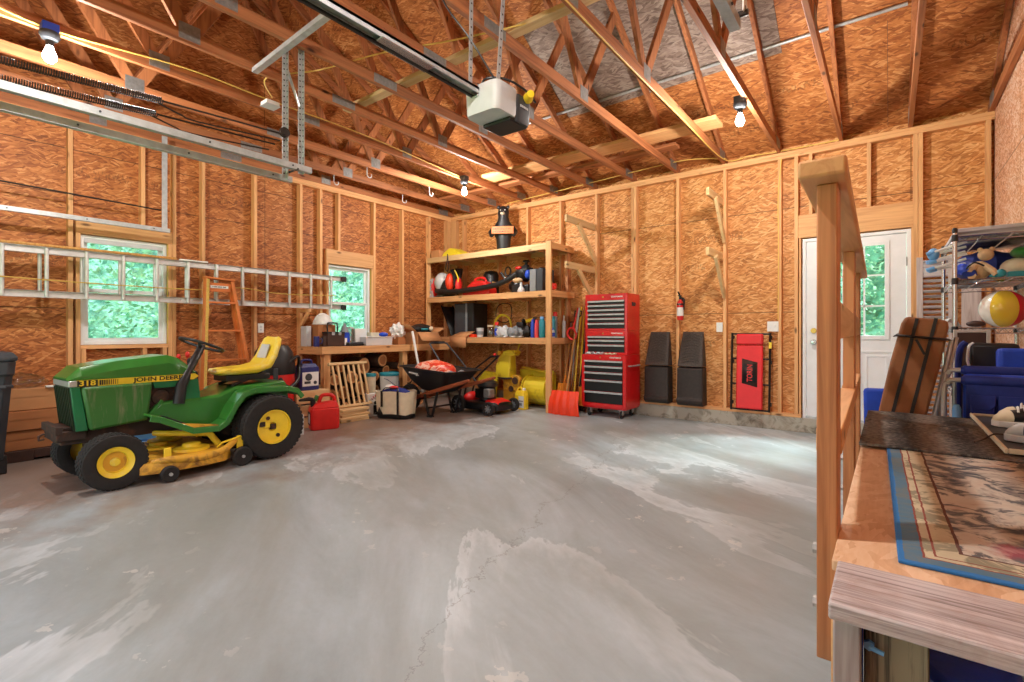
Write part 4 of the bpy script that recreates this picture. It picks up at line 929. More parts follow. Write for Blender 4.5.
t = chest('tool_chest', 'red rolling tool cabinet with five black drawers, bottom of the stack', CX0, CX1, CY0, CY1, 0.14, 0.845, (3.1, 3.3, 4.2, 6.2, 6.4), 0.075, 0.045, True, 0.05)
t.part('side_handle', G().tube(smooth_path([(CX1, CY0 + 0.08, 0.70), (CX1 + 0.035, CY0 + 0.085, 0.70), (CX1 + 0.035, CY0 + 0.36, 0.70), (CX1, CY0 + 0.365, 0.70)]), 0.010, 8), 'steel')
t.part('base_frame', G().box(CX0 + 0.01, CY0 + 0.02, 0.118, CX1 - 0.01, CY1 - 0.01, 0.14), 'red', 0.004)
for xx in (CX0 + 0.09, CX1 - 0.09):
    for yy in (CY0 + 0.07, CY1 - 0.08):
        c = t.part('caster', G().box(xx - 0.022, yy - 0.03, 0.045, xx - 0.018, yy + 0.03, 0.118).box(xx + 0.018, yy - 0.03, 0.045, xx + 0.022, yy + 0.03, 0.118).box(xx - 0.03, yy - 0.03, 0.108, xx + 0.03, yy + 0.03, 0.118), 'steel')
        t.part('wheel', G().lathe([(0, -0.015), (0.045, -0.015), (0.05, -0.008), (0.05, 0.008), (0.045, 0.015), (0, 0.015)], (xx, yy, 0.05), 'x', 20), 'rubber', parent=c)
chest('tool_chest', 'red middle tool box with three black drawers between two larger boxes', CX0 + 0.025, CX1 - 0.005, CY0 + 0.06, CY1, 0.846, 1.165, (2.5, 3.2, 5.2), 0.068, 0.04, False, 0.03)
t = chest('tool_chest', 'red top tool box with six black drawers, uppermost of the stack', CX0 + 0.025, CX1 - 0.005, CY0 + 0.06, CY1, 1.166, 1.665, (3, 3, 3, 3, 3.3, 4), 0.085, 0.04, False, 0.03)
x1 = CX1 - 0.005
t.part('side_handle', G().box(x1 - 0.001, 6.2, 1.50, x1 + 0.004, 6.31, 1.55).tube([(x1 + 0.003, 6.21, 1.54), (x1 + 0.014, 6.22, 1.525), (x1 + 0.014, 6.29, 1.525), (x1 + 0.003, 6.30, 1.54)], 0.006, 6), 'dgrey')
one('rag', 'crumpled pale rag on the ledge of the red rolling cabinet', 'rag', G().grid(lambda u, v: (CX0 + 0.05 + 0.26 * u, CY0 + 0.005 + 0.055 * v, 0.848 + 0.035 * abs(math.sin(u * 11) * math.cos(v * 5 + u * 7))), 16, 6), 'lgrey', (CX0 + 0.17, CY0 + 0.03, 0.847), solid=0.004)
one('rag', 'small pale rag near the right end of the red rolling cabinet ledge', 'rag', G().grid(lambda u, v: (CX0 + 0.34 + 0.16 * u, CY0 + 0.005 + 0.05 * v, 0.848 + 0.025 * abs(math.sin(u * 8 + 1) * math.cos(v * 4 + u * 9))), 12, 6), 'cream', (CX0 + 0.42, CY0 + 0.03, 0.847), solid=0.004)
# black car ramps standing in the stud bays
def car_ramp(label, xc):
    t = T('car_ramp', label, 'car ramp', (xc, YB - 0.02, SILL + 0.041), group='black car ramps')
    def W(z): return 0.165 - 0.035 * max(0, (z - 0.62) / 0.52)
    def sec(z, d, wk=1.0):
        w = W(z) * wk; yb = YB + 0.05; return [(xc - w, yb, z), (xc + w, yb, z), (xc + w, yb - d, z), (xc + w * 0.86, yb - d - 0.012, z), (xc - w * 0.86, yb - d - 0.012, z), (xc - w, yb - d, z)]
    z0 = SILL + 0.042
    t.part('incline', G().loft([sec(z0 + 0.50, 0.165), sec(z0 + 0.56, 0.15), sec(z0 + 0.93, 0.035), sec(z0 + 0.945, 0.02)]), 'ramp_top', 0.004)
    t.part('platform', G().loft([sec(z0, 0.145), sec(z0 + 0.03, 0.19), sec(z0 + 0.07, 0.20), sec(z0 + 0.10, 0.172), sec(z0 + 0.47, 0.172), sec(z0 + 0.485, 0.15)]), 'ramp', 0.006)
    g = G()
    for k in range(11):
        z = z0 + 0.55 + k * 0.034; d = 0.15 - (z - z0 - 0.56) / 0.37 * 0.115
        for s in (-1, 1): g.bar((xc + s * 0.11, YB + 0.05 - d - 0.016, z), (xc + s * 0.01, YB + 0.05 - d - 0.013, z + 0.03), 0.012, 0.010, (0, -1, 0))
    t.part('grip_ribs', g, 'ramp_top')
car_ramp('black plastic car ramp left of the stud below the fire extinguisher', -2.475)
car_ramp('black plastic car ramp right of the stud below the fire extinguisher', -2.035)
# red creeper
t = T('creeper', 'red padded mechanic creeper with black frame leaning upright on the wall', 'creeper', (-1.35, YB - 0.05, SILL + 0.04))
def cz(f): return SILL + 0.055 + 0.92 * f
def cy(f): return YB - 0.085 + 0.06 * f
fr = G()
for xx in (-1.545, -1.125): fr.tube([(xx, cy(-0.01), cz(-0.015)), (xx, cy(1), cz(1.0))], 0.013, 8)
for f in (0.0, 0.33, 0.66, 0.985): fr.tube([(-1.545, cy(f), cz(f)), (-1.125, cy(f), cz(f))], 0.011, 8)
t.part('frame', fr, 'blackm')
t.part('pad', G().bar((-1.335, cy(0.015) - 0.04, cz(0.015)), (-1.335, cy(0.84) - 0.04, cz(0.84)), 0.29, 0.045, (0, -1, 0)), 'pad', 0.015)
t.part('headrest', G().bar((-1.335, cy(0.845) - 0.048, cz(0.845)), (-1.335, cy(0.985) - 0.048, cz(0.985)), 0.295, 0.065, (0, -1, 0)), 'pad', 0.018)
d = -0.064
def onpad(x, f): return (x, cy(f) + d, cz(f))
dec = t.part('decal', G().add([onpad(-1.415, 0.665), onpad(-1.245, 0.62), onpad(-1.245, 0.30), onpad(-1.415, 0.345)], [(0, 1, 2, 3)]), 'leather', solid=0.002)
t.part('decal_panel', G().add([(p[0], p[1] - 0.002, p[2]) for p in (onpad(-1.405, 0.60), onpad(-1.26, 0.60), onpad(-1.26, 0.36), onpad(-1.405, 0.36))], [(0, 1, 2, 3)]), 'black', parent=dec, solid=0.002)
t.text('decal_lettering', 'TORIN', 0.085, 'redp', (-1.325, cy(0.48) + d - 0.005, cz(0.48)), (0, 0.06, 0.92), (-1, 0, 0), dec, 0.0006, 0.0008, 0.8)
for xx in (-1.545, -1.125):
    for f in (0.08, 0.62, 0.94):
        t.part('caster', G().cyl((xx, cy(f) + 0.012, cz(f)), (xx, cy(f) + 0.03, cz(f)), 0.014, n=10).lathe([(0, -0.01), (0.022, -0.009), (0.024, 0), (0.022, 0.009), (0, 0.01)], (xx + 0.006, cy(f) + 0.04, cz(f)), 'x', 14), 'blackm')
t.part('tag', G().box(-1.135, cy(0.85) - 0.018, cz(0.80), -1.105, cy(0.85) - 0.014, cz(0.88)), 'yellow', label='yellow warning tag')
# ------------------------------------------------------------------ long-handled tools in the corner between shelves and chest
def tool(name, label, foot, top, hr, mat, head=None, grip=None, headmat='blackm'):
    f, tp = Vector(foot), Vector(top)
    t = T(name, label, name.split('_')[-1], foot, group='long tools in the corner')
    t.part('handle', G().tube([f + (tp - f) * 0.12, f + (tp - f) * 0.5, tp], [hr, hr * 1.05, hr * 0.95], 10), mat)
    k0 = head(f, tp) if head else None
    if k0: t.part('head', k0, headmat, 0.002)
    if grip: t.part('grip', grip(f, tp), 'black')
    return t
def blade(w, h, c):
    def fn(f, tp):
        d = (tp - f).normalized()
        def p(u, v):
            q = f + d * (h * v) + Vector(((u - 0.5) * w * (0.72 + 0.28 * math.sin(min(1, v * 1.6 + 0.25) * PI / 2)), -0.02 - c * (1 - (2 * u - 1) ** 2) * 0.6, 0)); return q
        g = G().grid(p, 8, 8); k = len(g.v); n = 81
        g.grid(lambda u, v: p(u, v) + Vector((0, 0.006, 0)), 8, 8)
        g.tube([f + d * h * 0.85, f + d * (h + 0.12)], [0.022, 0.016], 8); return g
    return fn
def dgrip(f, tp):
    d = (tp - f).normalized(); s = Vector((1, 0, 0))
    return G().tube([tp, tp + d * 0.03 - s * 0.055, tp + d * 0.10 - s * 0.055, tp + d * 0.10 + s * 0.055, tp + d * 0.03 + s * 0.055, tp], 0.011, 8)
tool('snow_shovel', 'orange-red plastic snow shovel with its wide blade facing out below the tools', (-3.58, 5.84, 0.02), (-3.63, 6.30, 1.36), 0.014, 'tool_wood', None, dgrip)
sh = bpy.data.objects['snow_shovel']
def snow_blade():
    g = G(); k = []
    def p(u, v, o):
        x = -3.58 + (u - 0.5) * (0.50 - 0.06 * v); y = 5.805 - 0.03 * math.sin(v * PI) * (1) + 0.045 * v + 0.03 * (abs(u - 0.5) * 2) ** 2
        y += -0.008 * math.cos((u - 0.5) * 26) * (1 - v * 0.4); z = 0.004 + 0.33 * v; return (x, y + o, z)
    n = 28; m = 10
    for o in (0.0, 0.006):
        for i in range(n + 1):
            for j in range(m + 1): g.v.append(p(i / n, j / m, o))
    q = (n + 1) * (m + 1)
    for i in range(n):
        for j in range(m):
            a = i * (m + 1) + j; g.f += [(a, a + m + 1, a + m + 2, a + 1), (q + a, q + a + 1, q + a + m + 2, q + a + m + 1)]
    for i in range(n): a = i * (m + 1); g.f += [(a, q + a, q + a + m + 1, a + m + 1), (a + m, a + 2 * m + 1, q + a + 2 * m + 1, q + a + m)]
    for j in range(m): a = n * (m + 1) + j; g.f += [(j, j + 1, q + j + 1, q + j), (a, q + a, q + a + 1, a + 1)]
    g.v = [(x + 3.58, y - 5.84, z - 0.02) for x, y, z in g.v]; return g
o = bpy.data.objects.new('blade', mkmesh('blade', snow_blade(), M['orange'])); COL.objects.link(o); o.parent = sh
tool('shovel', 'small shovel with an orange blade standing left behind the snow shovel', (-3.84, 6.22, 0.12), (-3.80, 6.42, 1.20), 0.013, 'tool_wood', blade(0.20, 0.28, 0.03), dgrip, 'amber')
tool('shovel', 'shovel with an orange blade standing right behind the snow shovel beside the chest', (-3.46, 6.20, 0.10), (-3.50, 6.42, 1.52), 0.013, 'blackm', blade(0.19, 0.27, 0.03), dgrip, 'amber')
def rake(f, tp):
    d = (tp - f).normalized(); g = G().tube([f + Vector((-0.16, -0.01, 0.0)), f + Vector((0.16, -0.01, 0.0))], 0.008, 6).tube([f, f + d * 0.16], 0.012, 8)
    for k in range(13): x = -0.16 + 0.32 * k / 12; g.tube([f + Vector((x, -0.01, 0)), f + Vector((x, -0.055, -0.03))], 0.004, 5)
    return g
tool('garden_rake', 'garden rake with a pale wooden handle among the corner tools', (-3.80, 6.36, 0.05), (-3.58, 6.44, 1.62), 0.013, 'tool_wood', rake)
tool('garden_hoe', 'hoe with a yellow handle leaning among the corner tools', (-3.70, 6.30, 0.05), (-3.64, 6.44, 1.52), 0.014, 'yellow', lambda f, tp: G().box(f.x - 0.08, f.y - 0.06, f.z - 0.04, f.x + 0.08, f.y - 0.054, f.z + 0.07).tube([f + Vector((0, -0.055, 0.05)), f + Vector((0, 0, 0.09)), f + (tp - f) * 0.13], 0.01, 6))
tool('garden_hoe', 'hoe with a second yellow handle next to the red bow saw', (-3.62, 6.33, 0.05), (-3.60, 6.45, 1.50), 0.014, 'yellow', lambda f, tp: G().box(f.x - 0.08, f.y - 0.06, f.z - 0.04, f.x + 0.08, f.y - 0.054, f.z + 0.07).tube([f + Vector((0, -0.055, 0.05)), f + Vector((0, 0, 0.09)), f + (tp - f) * 0.13], 0.01, 6))
tool('pry_bar', 'long black steel bar leaning among the corner tools', (-3.60, 6.24, 0.05), (-3.53, 6.44, 1.40), 0.011, 'blackm', lambda f, tp: G().bar(f - Vector((0, 0, 0.05)), f + (tp - f) * 0.13, 0.03, 0.012))
tool('garden_tool', 'dark red long handle leaning beside the tool chest', (-3.52, 6.30, 0.05), (-3.56, 6.44, 1.36), 0.014, 'redp', lambda f, tp: G().bar(f - Vector((0, 0, 0.05)), f + (tp - f) * 0.13, 0.05, 0.02))
one('pvc_pipe', 'white plastic pipe standing behind the right shelf post', 'pipe', G().cyl((-3.86, 6.38, 0.0), (-3.84, 6.46, 1.30), 0.02, n=14), 'lgrey', (-3.86, 6.38, 0))
one('pvc_pipe', 'second thinner white pipe standing right of the first behind the shelf post', 'pipe', G().cyl((-3.80, 6.40, 0.0), (-3.77, 6.47, 1.08), 0.014, n=14), 'lgrey', (-3.80, 6.40, 0))
t = T('bow_saw', 'red bow saw hanging on the tools beside the chest', 'saw', (-3.62, 6.2, 1.05))
bs = [(-3.70, 6.20, 1.06), (-3.74, 6.20, 1.13), (-3.70, 6.20, 1.20), (-3.64, 6.20, 1.22), (-3.60, 6.20, 1.35), (-3.56, 6.20, 1.50)]
t.part('frame', G().tube(smooth_path(bs), 0.014, 8), 'redp')
t.part('grip', G().tube(smooth_path([(-3.70, 6.2, 1.06), (-3.63, 6.2, 1.04), (-3.59, 6.2, 1.11), (-3.64, 6.2, 1.21)]), 0.016, 8), 'redp')
t.part('blade', G().bar((-3.60, 6.2, 1.10), (-3.54, 6.2, 1.50), 0.003, 0.03, (1, 0, 0)), 'steel')
one('spray_can', 'white and blue bottle on the shelf end beside the corner tools', 'bottle', G().lathe([(0, 0), (0.036, 0), (0.038, 0.01), (0.038, 0.10), (0.02, 0.13), (0.012, 0.135), (0.012, 0.15), (0, 0.15)], (-3.60, 6.10, 0.0), 'z', 18), 'lgrey', (-3.60, 6.10, 0.0)) if False else None
# ------------------------------------------------------------------ carved bear standing on the top shelf
bx, by, bz = -4.93, 6.20, 2.425
t = T('bear_figure', 'black wooden bear figure holding an orange sign on the top shelf', 'figure', (bx, by, bz), 0.55)
def R_(z, w, d, y=0.0, n=16): return [(bx + w * math.cos(2 * PI * k / n), by + y + d * math.sin(2 * PI * k / n), bz + z) for k in range(n)]
t.part('body', G().loft([R_(0.0, 0.10, 0.07), R_(0.05, 0.105, 0.075), R_(0.22, 0.12, 0.09), R_(0.33, 0.17, 0.10), R_(0.42, 0.155, 0.095), R_(0.50, 0.10, 0.08, -0.01), R_(0.56, 0.085, 0.08, -0.01), R_(0.64, 0.092, 0.085, -0.01), R_(0.70, 0.08, 0.075, -0.01), R_(0.735, 0.04, 0.04, -0.01)]), 'black', smooth=60)
g = G()
for s in (-1, 1): g.ball((bx + s * 0.075, by - 0.01, bz + 0.725), (0.03, 0.018, 0.032), 10, 6)
t.part('ears', g, 'black')
t.part('muzzle', G().ball((bx - 0.005, by - 0.10, bz + 0.61), (0.036, 0.04, 0.03), 12, 8), 'cream', label='tan muzzle')
g = G().ball((bx - 0.04, by - 0.085, bz + 0.665), 0.009, 8, 6).ball((bx + 0.035, by - 0.085, bz + 0.665), 0.009, 8, 6)
t.part('eyes', g, 'white')
t.part('nose', G().ball((bx - 0.005, by - 0.148, bz + 0.622), (0.016, 0.01, 0.012), 10, 6), 'black')
g = G()
for s in (-1, 1): g.tube([(bx + s * 0.14, by - 0.02, bz + 0.40), (bx + s * 0.20, by - 0.06, bz + 0.31), (bx + s * 0.17, by - 0.13, bz + 0.26)], [0.045, 0.04, 0.038], 10)
t.part('arms', g, 'black', smooth=60)
sg = t.part('sign', G().box(bx - 0.175, by - 0.155, bz + 0.275, bx + 0.18, by - 0.135, bz + 0.395), 'orange_ladder', 0.006, label='orange sign board')
g = G(); rr = random.Random(3)
for row in range(2):
    x = bx - 0.14
    while x < bx + 0.13:
        w = rr.uniform(0.012, 0.024); hh = 0.026; z = bz + 0.352 - row * 0.045
        g.box(x, by - 0.1565, z - hh / 2, x + 0.005, by - 0.1545, z + hh / 2); g.box(x + 0.005, by - 0.1565, z - hh / 2 + rr.choice((0, 0.01, 0.02)), x + w, by - 0.1545, z - hh / 2 + 0.006 + rr.choice((0, 0.01)))
        x += w + 0.008 + (0.014 if rr.random() < 0.2 else 0)
t.part('sign_strokes', g, 'black', parent=sg)
g = G()
for s in (-1, 1):
    g.ball((bx + s * 0.06, by - 0.09, bz + 0.028), (0.05, 0.05, 0.028), 12, 6)
t.part('feet', g, 'black')
g = G()
for s in (-1, 1):
    for k in (-1, 0, 1): g.ball((bx + s * 0.06 + k * 0.022, by - 0.137, bz + 0.018), (0.007, 0.012, 0.009), 6, 4)
t.part('claws', g, 'white')
# ------------------------------------------------------------------ workbench along the left wall
BX, BZ = -5.80, 0.955
t = T('workbench', 'long pine workbench under the second window with wood stored below', 'workbench', (-6.1, 4.6, 0))
t.part('worktop', G().box(XL + 0.004, 3.545, BZ - 0.025, BX - 0.038, 5.86, BZ), 'pine_y', 0.003)
t.part('front_rail', G().box(BX - 0.0375, 3.545, BZ - 0.095, BX, 5.86, BZ + 0.002), 'pine_y', 0.003)
t.part('end_rail', G().box(XL + 0.01, 3.545, BZ - 0.10, BX - 0.0385, 3.583, BZ - 0.026), 'pine_x', 0.003)
for yy in (3.60, 4.90): t.part('leg', G().box(BX - 0.128, yy, 0, BX - 0.039, yy + 0.089, BZ - 0.026), 'pine_z', 0.003)
t.part('back_rail', G().box(XL + 0.003, 3.60, BZ - 0.115, XL + 0.041, 5.85, BZ - 0.026), 'pine_y', 0.003)
# ------------------------------------------------------------------ shelving across the corner of the back wall
SX0, SX1, SY = -6.36, -3.83, 5.88
t = T('storage_shelves', 'tall bare lumber shelves of three levels in the far corner', 'shelves', (-5.1, 6.15, 0))
for z in (1.065, 1.745, 2.425):
    s_ = t.part('shelf_board', G().box(SX0, SY + 0.039, z - 0.016, SX1, YB - 0.042, z - 0.001), 'pale_x' if z > 2 else 'pine_x')
    t.part('front_rail', G().box(SX0, SY, z - 0.09, SX1 - 0.09 + 0.035, SY + 0.038, z), 'pale_x' if z > 2 else 'pine_x', 0.003, parent=s_)
    t.part('side_rail', G().box(SX1, SY + 0.0, z - 0.09, SX1 + 0.036, YB - 0.003, z), 'pine_y', 0.003, parent=s_)
    t.part('back_rail', G().box(SX0, YB - 0.040, z - 0.09, SX1 - 0.001, YB - 0.002, z), 'pine_x', 0.003, parent=s_)
    for k in range(5): t.part('cross_bar', G().box(SX0 + 0.25 + k * 0.5, SY + 0.039, z - 0.10, SX0 + 0.288 + k * 0.5, YB - 0.042, z - 0.017), 'pine_y', parent=s_)
t.part('post', G().box(SX1 - 0.052, SY - 0.039, 0, SX1 + 0.036, SY - 0.001, 2.44), 'pine_z', 0.003)
t.part('post', G().box(SX1 - 0.05, YB - 0.128, 0, SX1 - 0.002, YB - 0.041, 2.44), 'red_z', 0.003)
t.part('post', G().box(SX0 - 0.036, SY + 0.0, 0, SX0 - 0.001, SY + 0.088, 2.42), 'pine_z', 0.003)
# ------------------------------------------------------------------ generic small things
def lathe_thing(name, label, cat, p, prof, mat, cap=None, capmat=None, band=None, bandmat=None, group=None, n=20):
    t = T(name, label, cat, p, group=group)
    t.part('body', G().lathe(prof, p, 'z', n), mat, smooth=45)
    if cap: t.part('cap', G().lathe(cap, p, 'z', n), capmat, smooth=45)
    if band: r, a, b = band; t.part('label', G().lathe([(r, a), (r + 0.0012, a), (r + 0.0012, b), (r, b)], p, 'z', n), bandmat)
    return t
def can(r, h, sh=0.02): return [(0, 0), (r * 0.96, 0), (r, 0.006), (r, h - sh), (r * 0.6, h), (0, h)]
def capp(r, z, h): return [(0, z), (r, z), (r, z + h * 0.9), (r * 0.9, z + h), (0, z + h)]
def carton(name, label, x0, y0, z0, x1, y1, z1, mat, flaps=False, cat='box', group=None):
    t = T(name, label, cat, ((x0 + x1) / 2, (y0 + y1) / 2, z0), group=group)
    if not flaps: t.part('body', G().box(x0, y0, z0, x1, y1, z1), mat, 0.003)
    else:
        w = 0.005
        t.part('body', G().box(x0, y0, z0, x1, y1, z0 + w).box(x0, y0, z0 + w, x0 + w, y1, z1).box(x1 - w, y0, z0 + w, x1, y1, z1).box(x0 + w, y0, z0 + w, x1 - w, y0 + w, z1).box(x0 + w, y1 - w, z0 + w, x1 - w, y1, z1), mat)
    return t
B = BZ + 0.003
# on the bench, from the tractor end
t = carton('box', 'tall narrow white box at the tractor end of the bench', -6.34, 3.56, B, -6.20, 3.63, B + 0.27, 'lgrey')
t = carton('cardboard_box', 'brown cardboard box on the bench with a hard hat on top', -6.34, 3.66, B, -6.08, 3.92, B + 0.29, 'cardd')
t.part('tape', G().box(-6.22, 3.659, B + 0.287, -6.20, 3.921, B + 0.2915), 'card')
t = T('hard_hat', 'white hard hat resting on a brown cardboard box', 'hard hat', (-6.20, 3.80, B + 0.292))
hz = B + 0.292
t.part('shell', G().lathe([(0.125, 0.0), (0.13, 0.012), (0.122, 0.055), (0.098, 0.105), (0.06, 0.138), (0.0, 0.150)], (-6.20, 3.80, hz), 'z', 28), 'white')
t.part('brim', G().lathe([(0.118, 0.002), (0.140, 0.004), (0.142, 0.010), (0.12, 0.016)], (-6.20, 3.80, hz), 'z', 28), 'white')
t.part('ridge', G().tube([(-6.20, 3.80 + 0.124 * math.cos(a), hz + 0.02 + 0.134 * math.sin(a)) for a in [PI * (0.1 + 0.8 * k / 12) for k in range(13)]], 0.009, 6), 'white')
t.part('liner', G().lathe([(0.118, 0.0), (0.121, 0.0), (0.121, 0.03), (0.118, 0.03)], (-6.20, 3.80, hz), 'z', 28), 'dgrey')
for (y, lab) in ((3.585, 'dark blue mug on the bench in front of the brown cardboard box'), (3.70, 'dark brown mug on the bench beside the black tool case')):
    t = T('mug', lab, 'mug', (-6.0, y, B), group='dark mugs on the bench')
    t.part('body', G().lathe([(0, 0), (0.035, 0), (0.037, 0.01), (0.037, 0.135), (0.033, 0.135), (0.031, 0.02), (0, 0.02)], (-6.0, y, B), 'z', 20), 'dblue' if y < 3.64 else 'leather')
    t.part('handle', G().tube(smooth_path([(-5.98, y + 0.03, B + 0.11), (-5.97, y + 0.066, B + 0.09), (-5.97, y + 0.06, B + 0.05), (-5.98, y + 0.032, B + 0.03)]), 0.006, 6), 'dblue' if y < 3.64 else 'leather')
_n0 = set(o.name for o in bpy.data.objects)
t = T('tool_case', 'dark brown tool case with a black loop handle on the bench', 'tool case', (-5.95, 3.95, B))
t.part('body', G().box(-6.05, 3.80, B, -5.87, 4.06, B + 0.17), 'leather', 0.008)
t.part('lid', G().box(-6.055, 3.795, B + 0.171, -5.865, 4.065, B + 0.195), 'black', 0.006)
t.part('handle', G().tube(smooth_path([(-5.96, 3.85, B + 0.19), (-5.96, 3.85, B + 0.29), (-5.96, 3.87, B + 0.315), (-5.96, 3.98, B + 0.315), (-5.96, 4.0, B + 0.29), (-5.96, 4.0, B + 0.19)]), 0.011, 8), 'black')
t.part('latch', G().box(-5.868, 3.86, B + 0.15, -5.862, 3.90, B + 0.19).box(-5.868, 3.96, B + 0.15, -5.862, 4.0, B + 0.19), 'steel')
t = T('jug', 'blue jug with a grey cone funnel on top on the bench', 'jug', (-5.93, 4.09, B))
t.part('body', G().box(-5.98, 4.04, B, -5.88, 4.15, B + 0.19), 'bluecan', 0.015)
t.part('funnel', G().lathe([(0.058, 0.191), (0.052, 0.215), (0.016, 0.29), (0.012, 0.315), (0, 0.315)], (-5.93, 4.095, B), 'z', 20), 'grey')
t.part('label', G().box(-5.8795, 4.05, B + 0.01, -5.877, 4.10, B + 0.11), 'white')
lathe_thing('jar', 'clear glass jar on the bench beside the blue jug', 'jar', (-6.0, 4.235, B), [(0, 0), (0.05, 0), (0.055, 0.01), (0.055, 0.20), (0.045, 0.225), (0.045, 0.24), (0, 0.24)], 'clear', capp(0.048, 0.241, 0.02), 'lgrey')
carton('box', 'small white box on the bench below the window', -6.06, 4.29, B, -5.96, 4.47, B + 0.24, 'white')
t = T('tablet', 'flat black case lying on the bench edge', 'case', (-5.86, 4.22, B)); t.part('body', G().box(-5.93, 4.08, B, -5.81, 4.33, B + 0.03), 'black', 0.006); t.part('lid', G().box(-5.925, 4.085, B + 0.031, -5.815, 4.325, B + 0.05), 'dgrey', 0.005)
t = T('plastic_tote', 'shallow clear plastic tote of papers on the bench', 'tote', (-5.95, 4.6, B))
def open_box(x0, y0, z0, x1, y1, z1, w=0.004, flare=0.0):
    g = G(); a = [(x0, y0), (x1, y0), (x1, y1), (x0, y1)]
    def rg(k, z): return [(x0 - k, y0 - k, z), (x1 + k, y0 - k, z), (x1 + k, y1 + k, z), (x0 - k, y1 + k, z)]
    g.loft([rg(0, z0), rg(flare, z1), rg(flare - w, z1), rg(-w, z0 + w)], cap=True); return g
t.part('body', open_box(-6.08, 4.37, B, -5.82, 4.82, B + 0.12, 0.005, 0.01), 'lblue' if False else 'lgrey')
t.part('papers', G().box(-6.06, 4.39, B + 0.006, -5.84, 4.80, B + 0.09), 'lblue')
t.part('rim', G().tube([(-6.095, 4.355, B + 0.12), (-5.805, 4.355, B + 0.12), (-5.805, 4.835, B + 0.12), (-6.095, 4.835, B + 0.12)], 0.006, 6, True), 'white')
carton('box', 'small cream box sitting on the plastic tote on the bench', -6.03, 4.53, B + 0.128, -5.93, 4.68, B + 0.185, 'cream')
one('cloth', 'crumpled royal blue cloth on the corner of the plastic tote', 'cloth', G().ball((-5.92, 4.75, B + 0.155), (0.06, 0.075, 0.034), 14, 8, lambda d: 1 + 0.18 * math.sin(7 * d.x + 3) * math.cos(6 * d.y)), 'bluecan', (-5.92, 4.75, B + 0.128))
for o in list(bpy.data.objects):
    if o.name not in _n0 and o.parent is None: o.location.x -= 0.08; o.location.y -= 0.08       # set back on the bench
one('plastic_bag', 'white crumpled plastic bag on the bench beside the tote', 'bag', G().ball((-5.99, 4.93, B + 0.21), (0.08, 0.12, 0.10), 26, 16, lambda d: 1 + 0.30 * math.sin(7 * d.x + 5 * d.z) * math.cos(6 * d.y + 2) + 0.14 * math.sin(13 * d.z + 11 * d.y)), 'white', (-5.99, 4.93, B + 0.12))
carton('box', 'small brown wooden box on the bench under the white bag', -6.05, 4.88, B, -5.92, 5.03, B + 0.115, 'cardd')
t = T('cardboard_box', 'open cardboard box with splayed flaps at the shelf end of the bench', 'box', (-5.95, 5.42, B))
t.part('body', open_box(-6.12, 5.15, B, -5.80, 5.60, B + 0.19, 0.006), 'card')
def flap(pts): return G().add(pts, [(0, 1, 2, 3)])
t.part('flap', flap([(-6.12, 5.15, B + 0.19), (-5.80, 5.15, B + 0.19), (-5.78, 4.98, B + 0.30), (-6.12, 4.98, B + 0.32)]), 'card', solid=0.005)
t.part('flap', flap([(-5.80, 5.16, B + 0.19), (-5.80, 5.59, B + 0.19), (-5.70, 5.58, B + 0.055), (-5.70, 5.17, B + 0.055)]), 'card', solid=0.005)
t.part('flap', flap([(-6.12, 5.60, B + 0.19), (-5.80, 5.60, B + 0.19), (-5.78, 5.74, B + 0.26), (-6.10, 5.74, B + 0.27)]), 'card', solid=0.005)
one('power_tool_bag', 'black lumpy bag in the open cardboard box on the bench', 'bag', G().ball((-6.0, 5.40, B + 0.235), (0.14, 0.20, 0.085), 18, 10, lambda d: 1 + 0.14 * math.sin(6 * d.y + 2) * math.cos(5 * d.x)), 'black', (-6.0, 5.40, B + 0.15))
one('rope_coil', 'teal coil of rope lying in the open cardboard box', 'rope', G().tube([(-5.86 + 0.035 * math.cos(a), 5.36 + 0.05 * math.sin(a), B + 0.235) for a in [2 * PI * k / 16 for k in range(16)]], 0.016, 8, True), 'teal', (-5.86, 5.36, B + 0.22))
one('ball', 'small cream ball in the open cardboard box on the bench', 'ball', G().ball((-5.85, 5.49, B + 0.245), 0.036, 16, 10), 'cream', (-5.85, 5.49, B + 0.21))
t = T('cardboard_box', 'flattened cardboard box hanging over the front of the lowest shelf', 'box', (-5.62, 5.85, 1.06))
t.part('body', flap([(-5.78, 5.834, 1.07), (-5.42, 5.834, 1.07), (-5.40, 5.828, 0.90), (-5.76, 5.828, 0.90)]), 'card', solid=0.006)
t.part('flap', flap([(-5.78, 5.836, 1.072), (-5.42, 5.836, 1.072), (-5.36, 6.0, 1.16), (-5.68, 6.0, 1.15)]), 'card', solid=0.006)
one('broom_handle', 'white pole leaning on the bench beside the open cardboard box', 'pole', G().cyl((-5.46, 5.02, 0.02), (-5.76, 5.02, 1.16), 0.019, n=14), 'white', (-5.5, 5.0, 0.02))
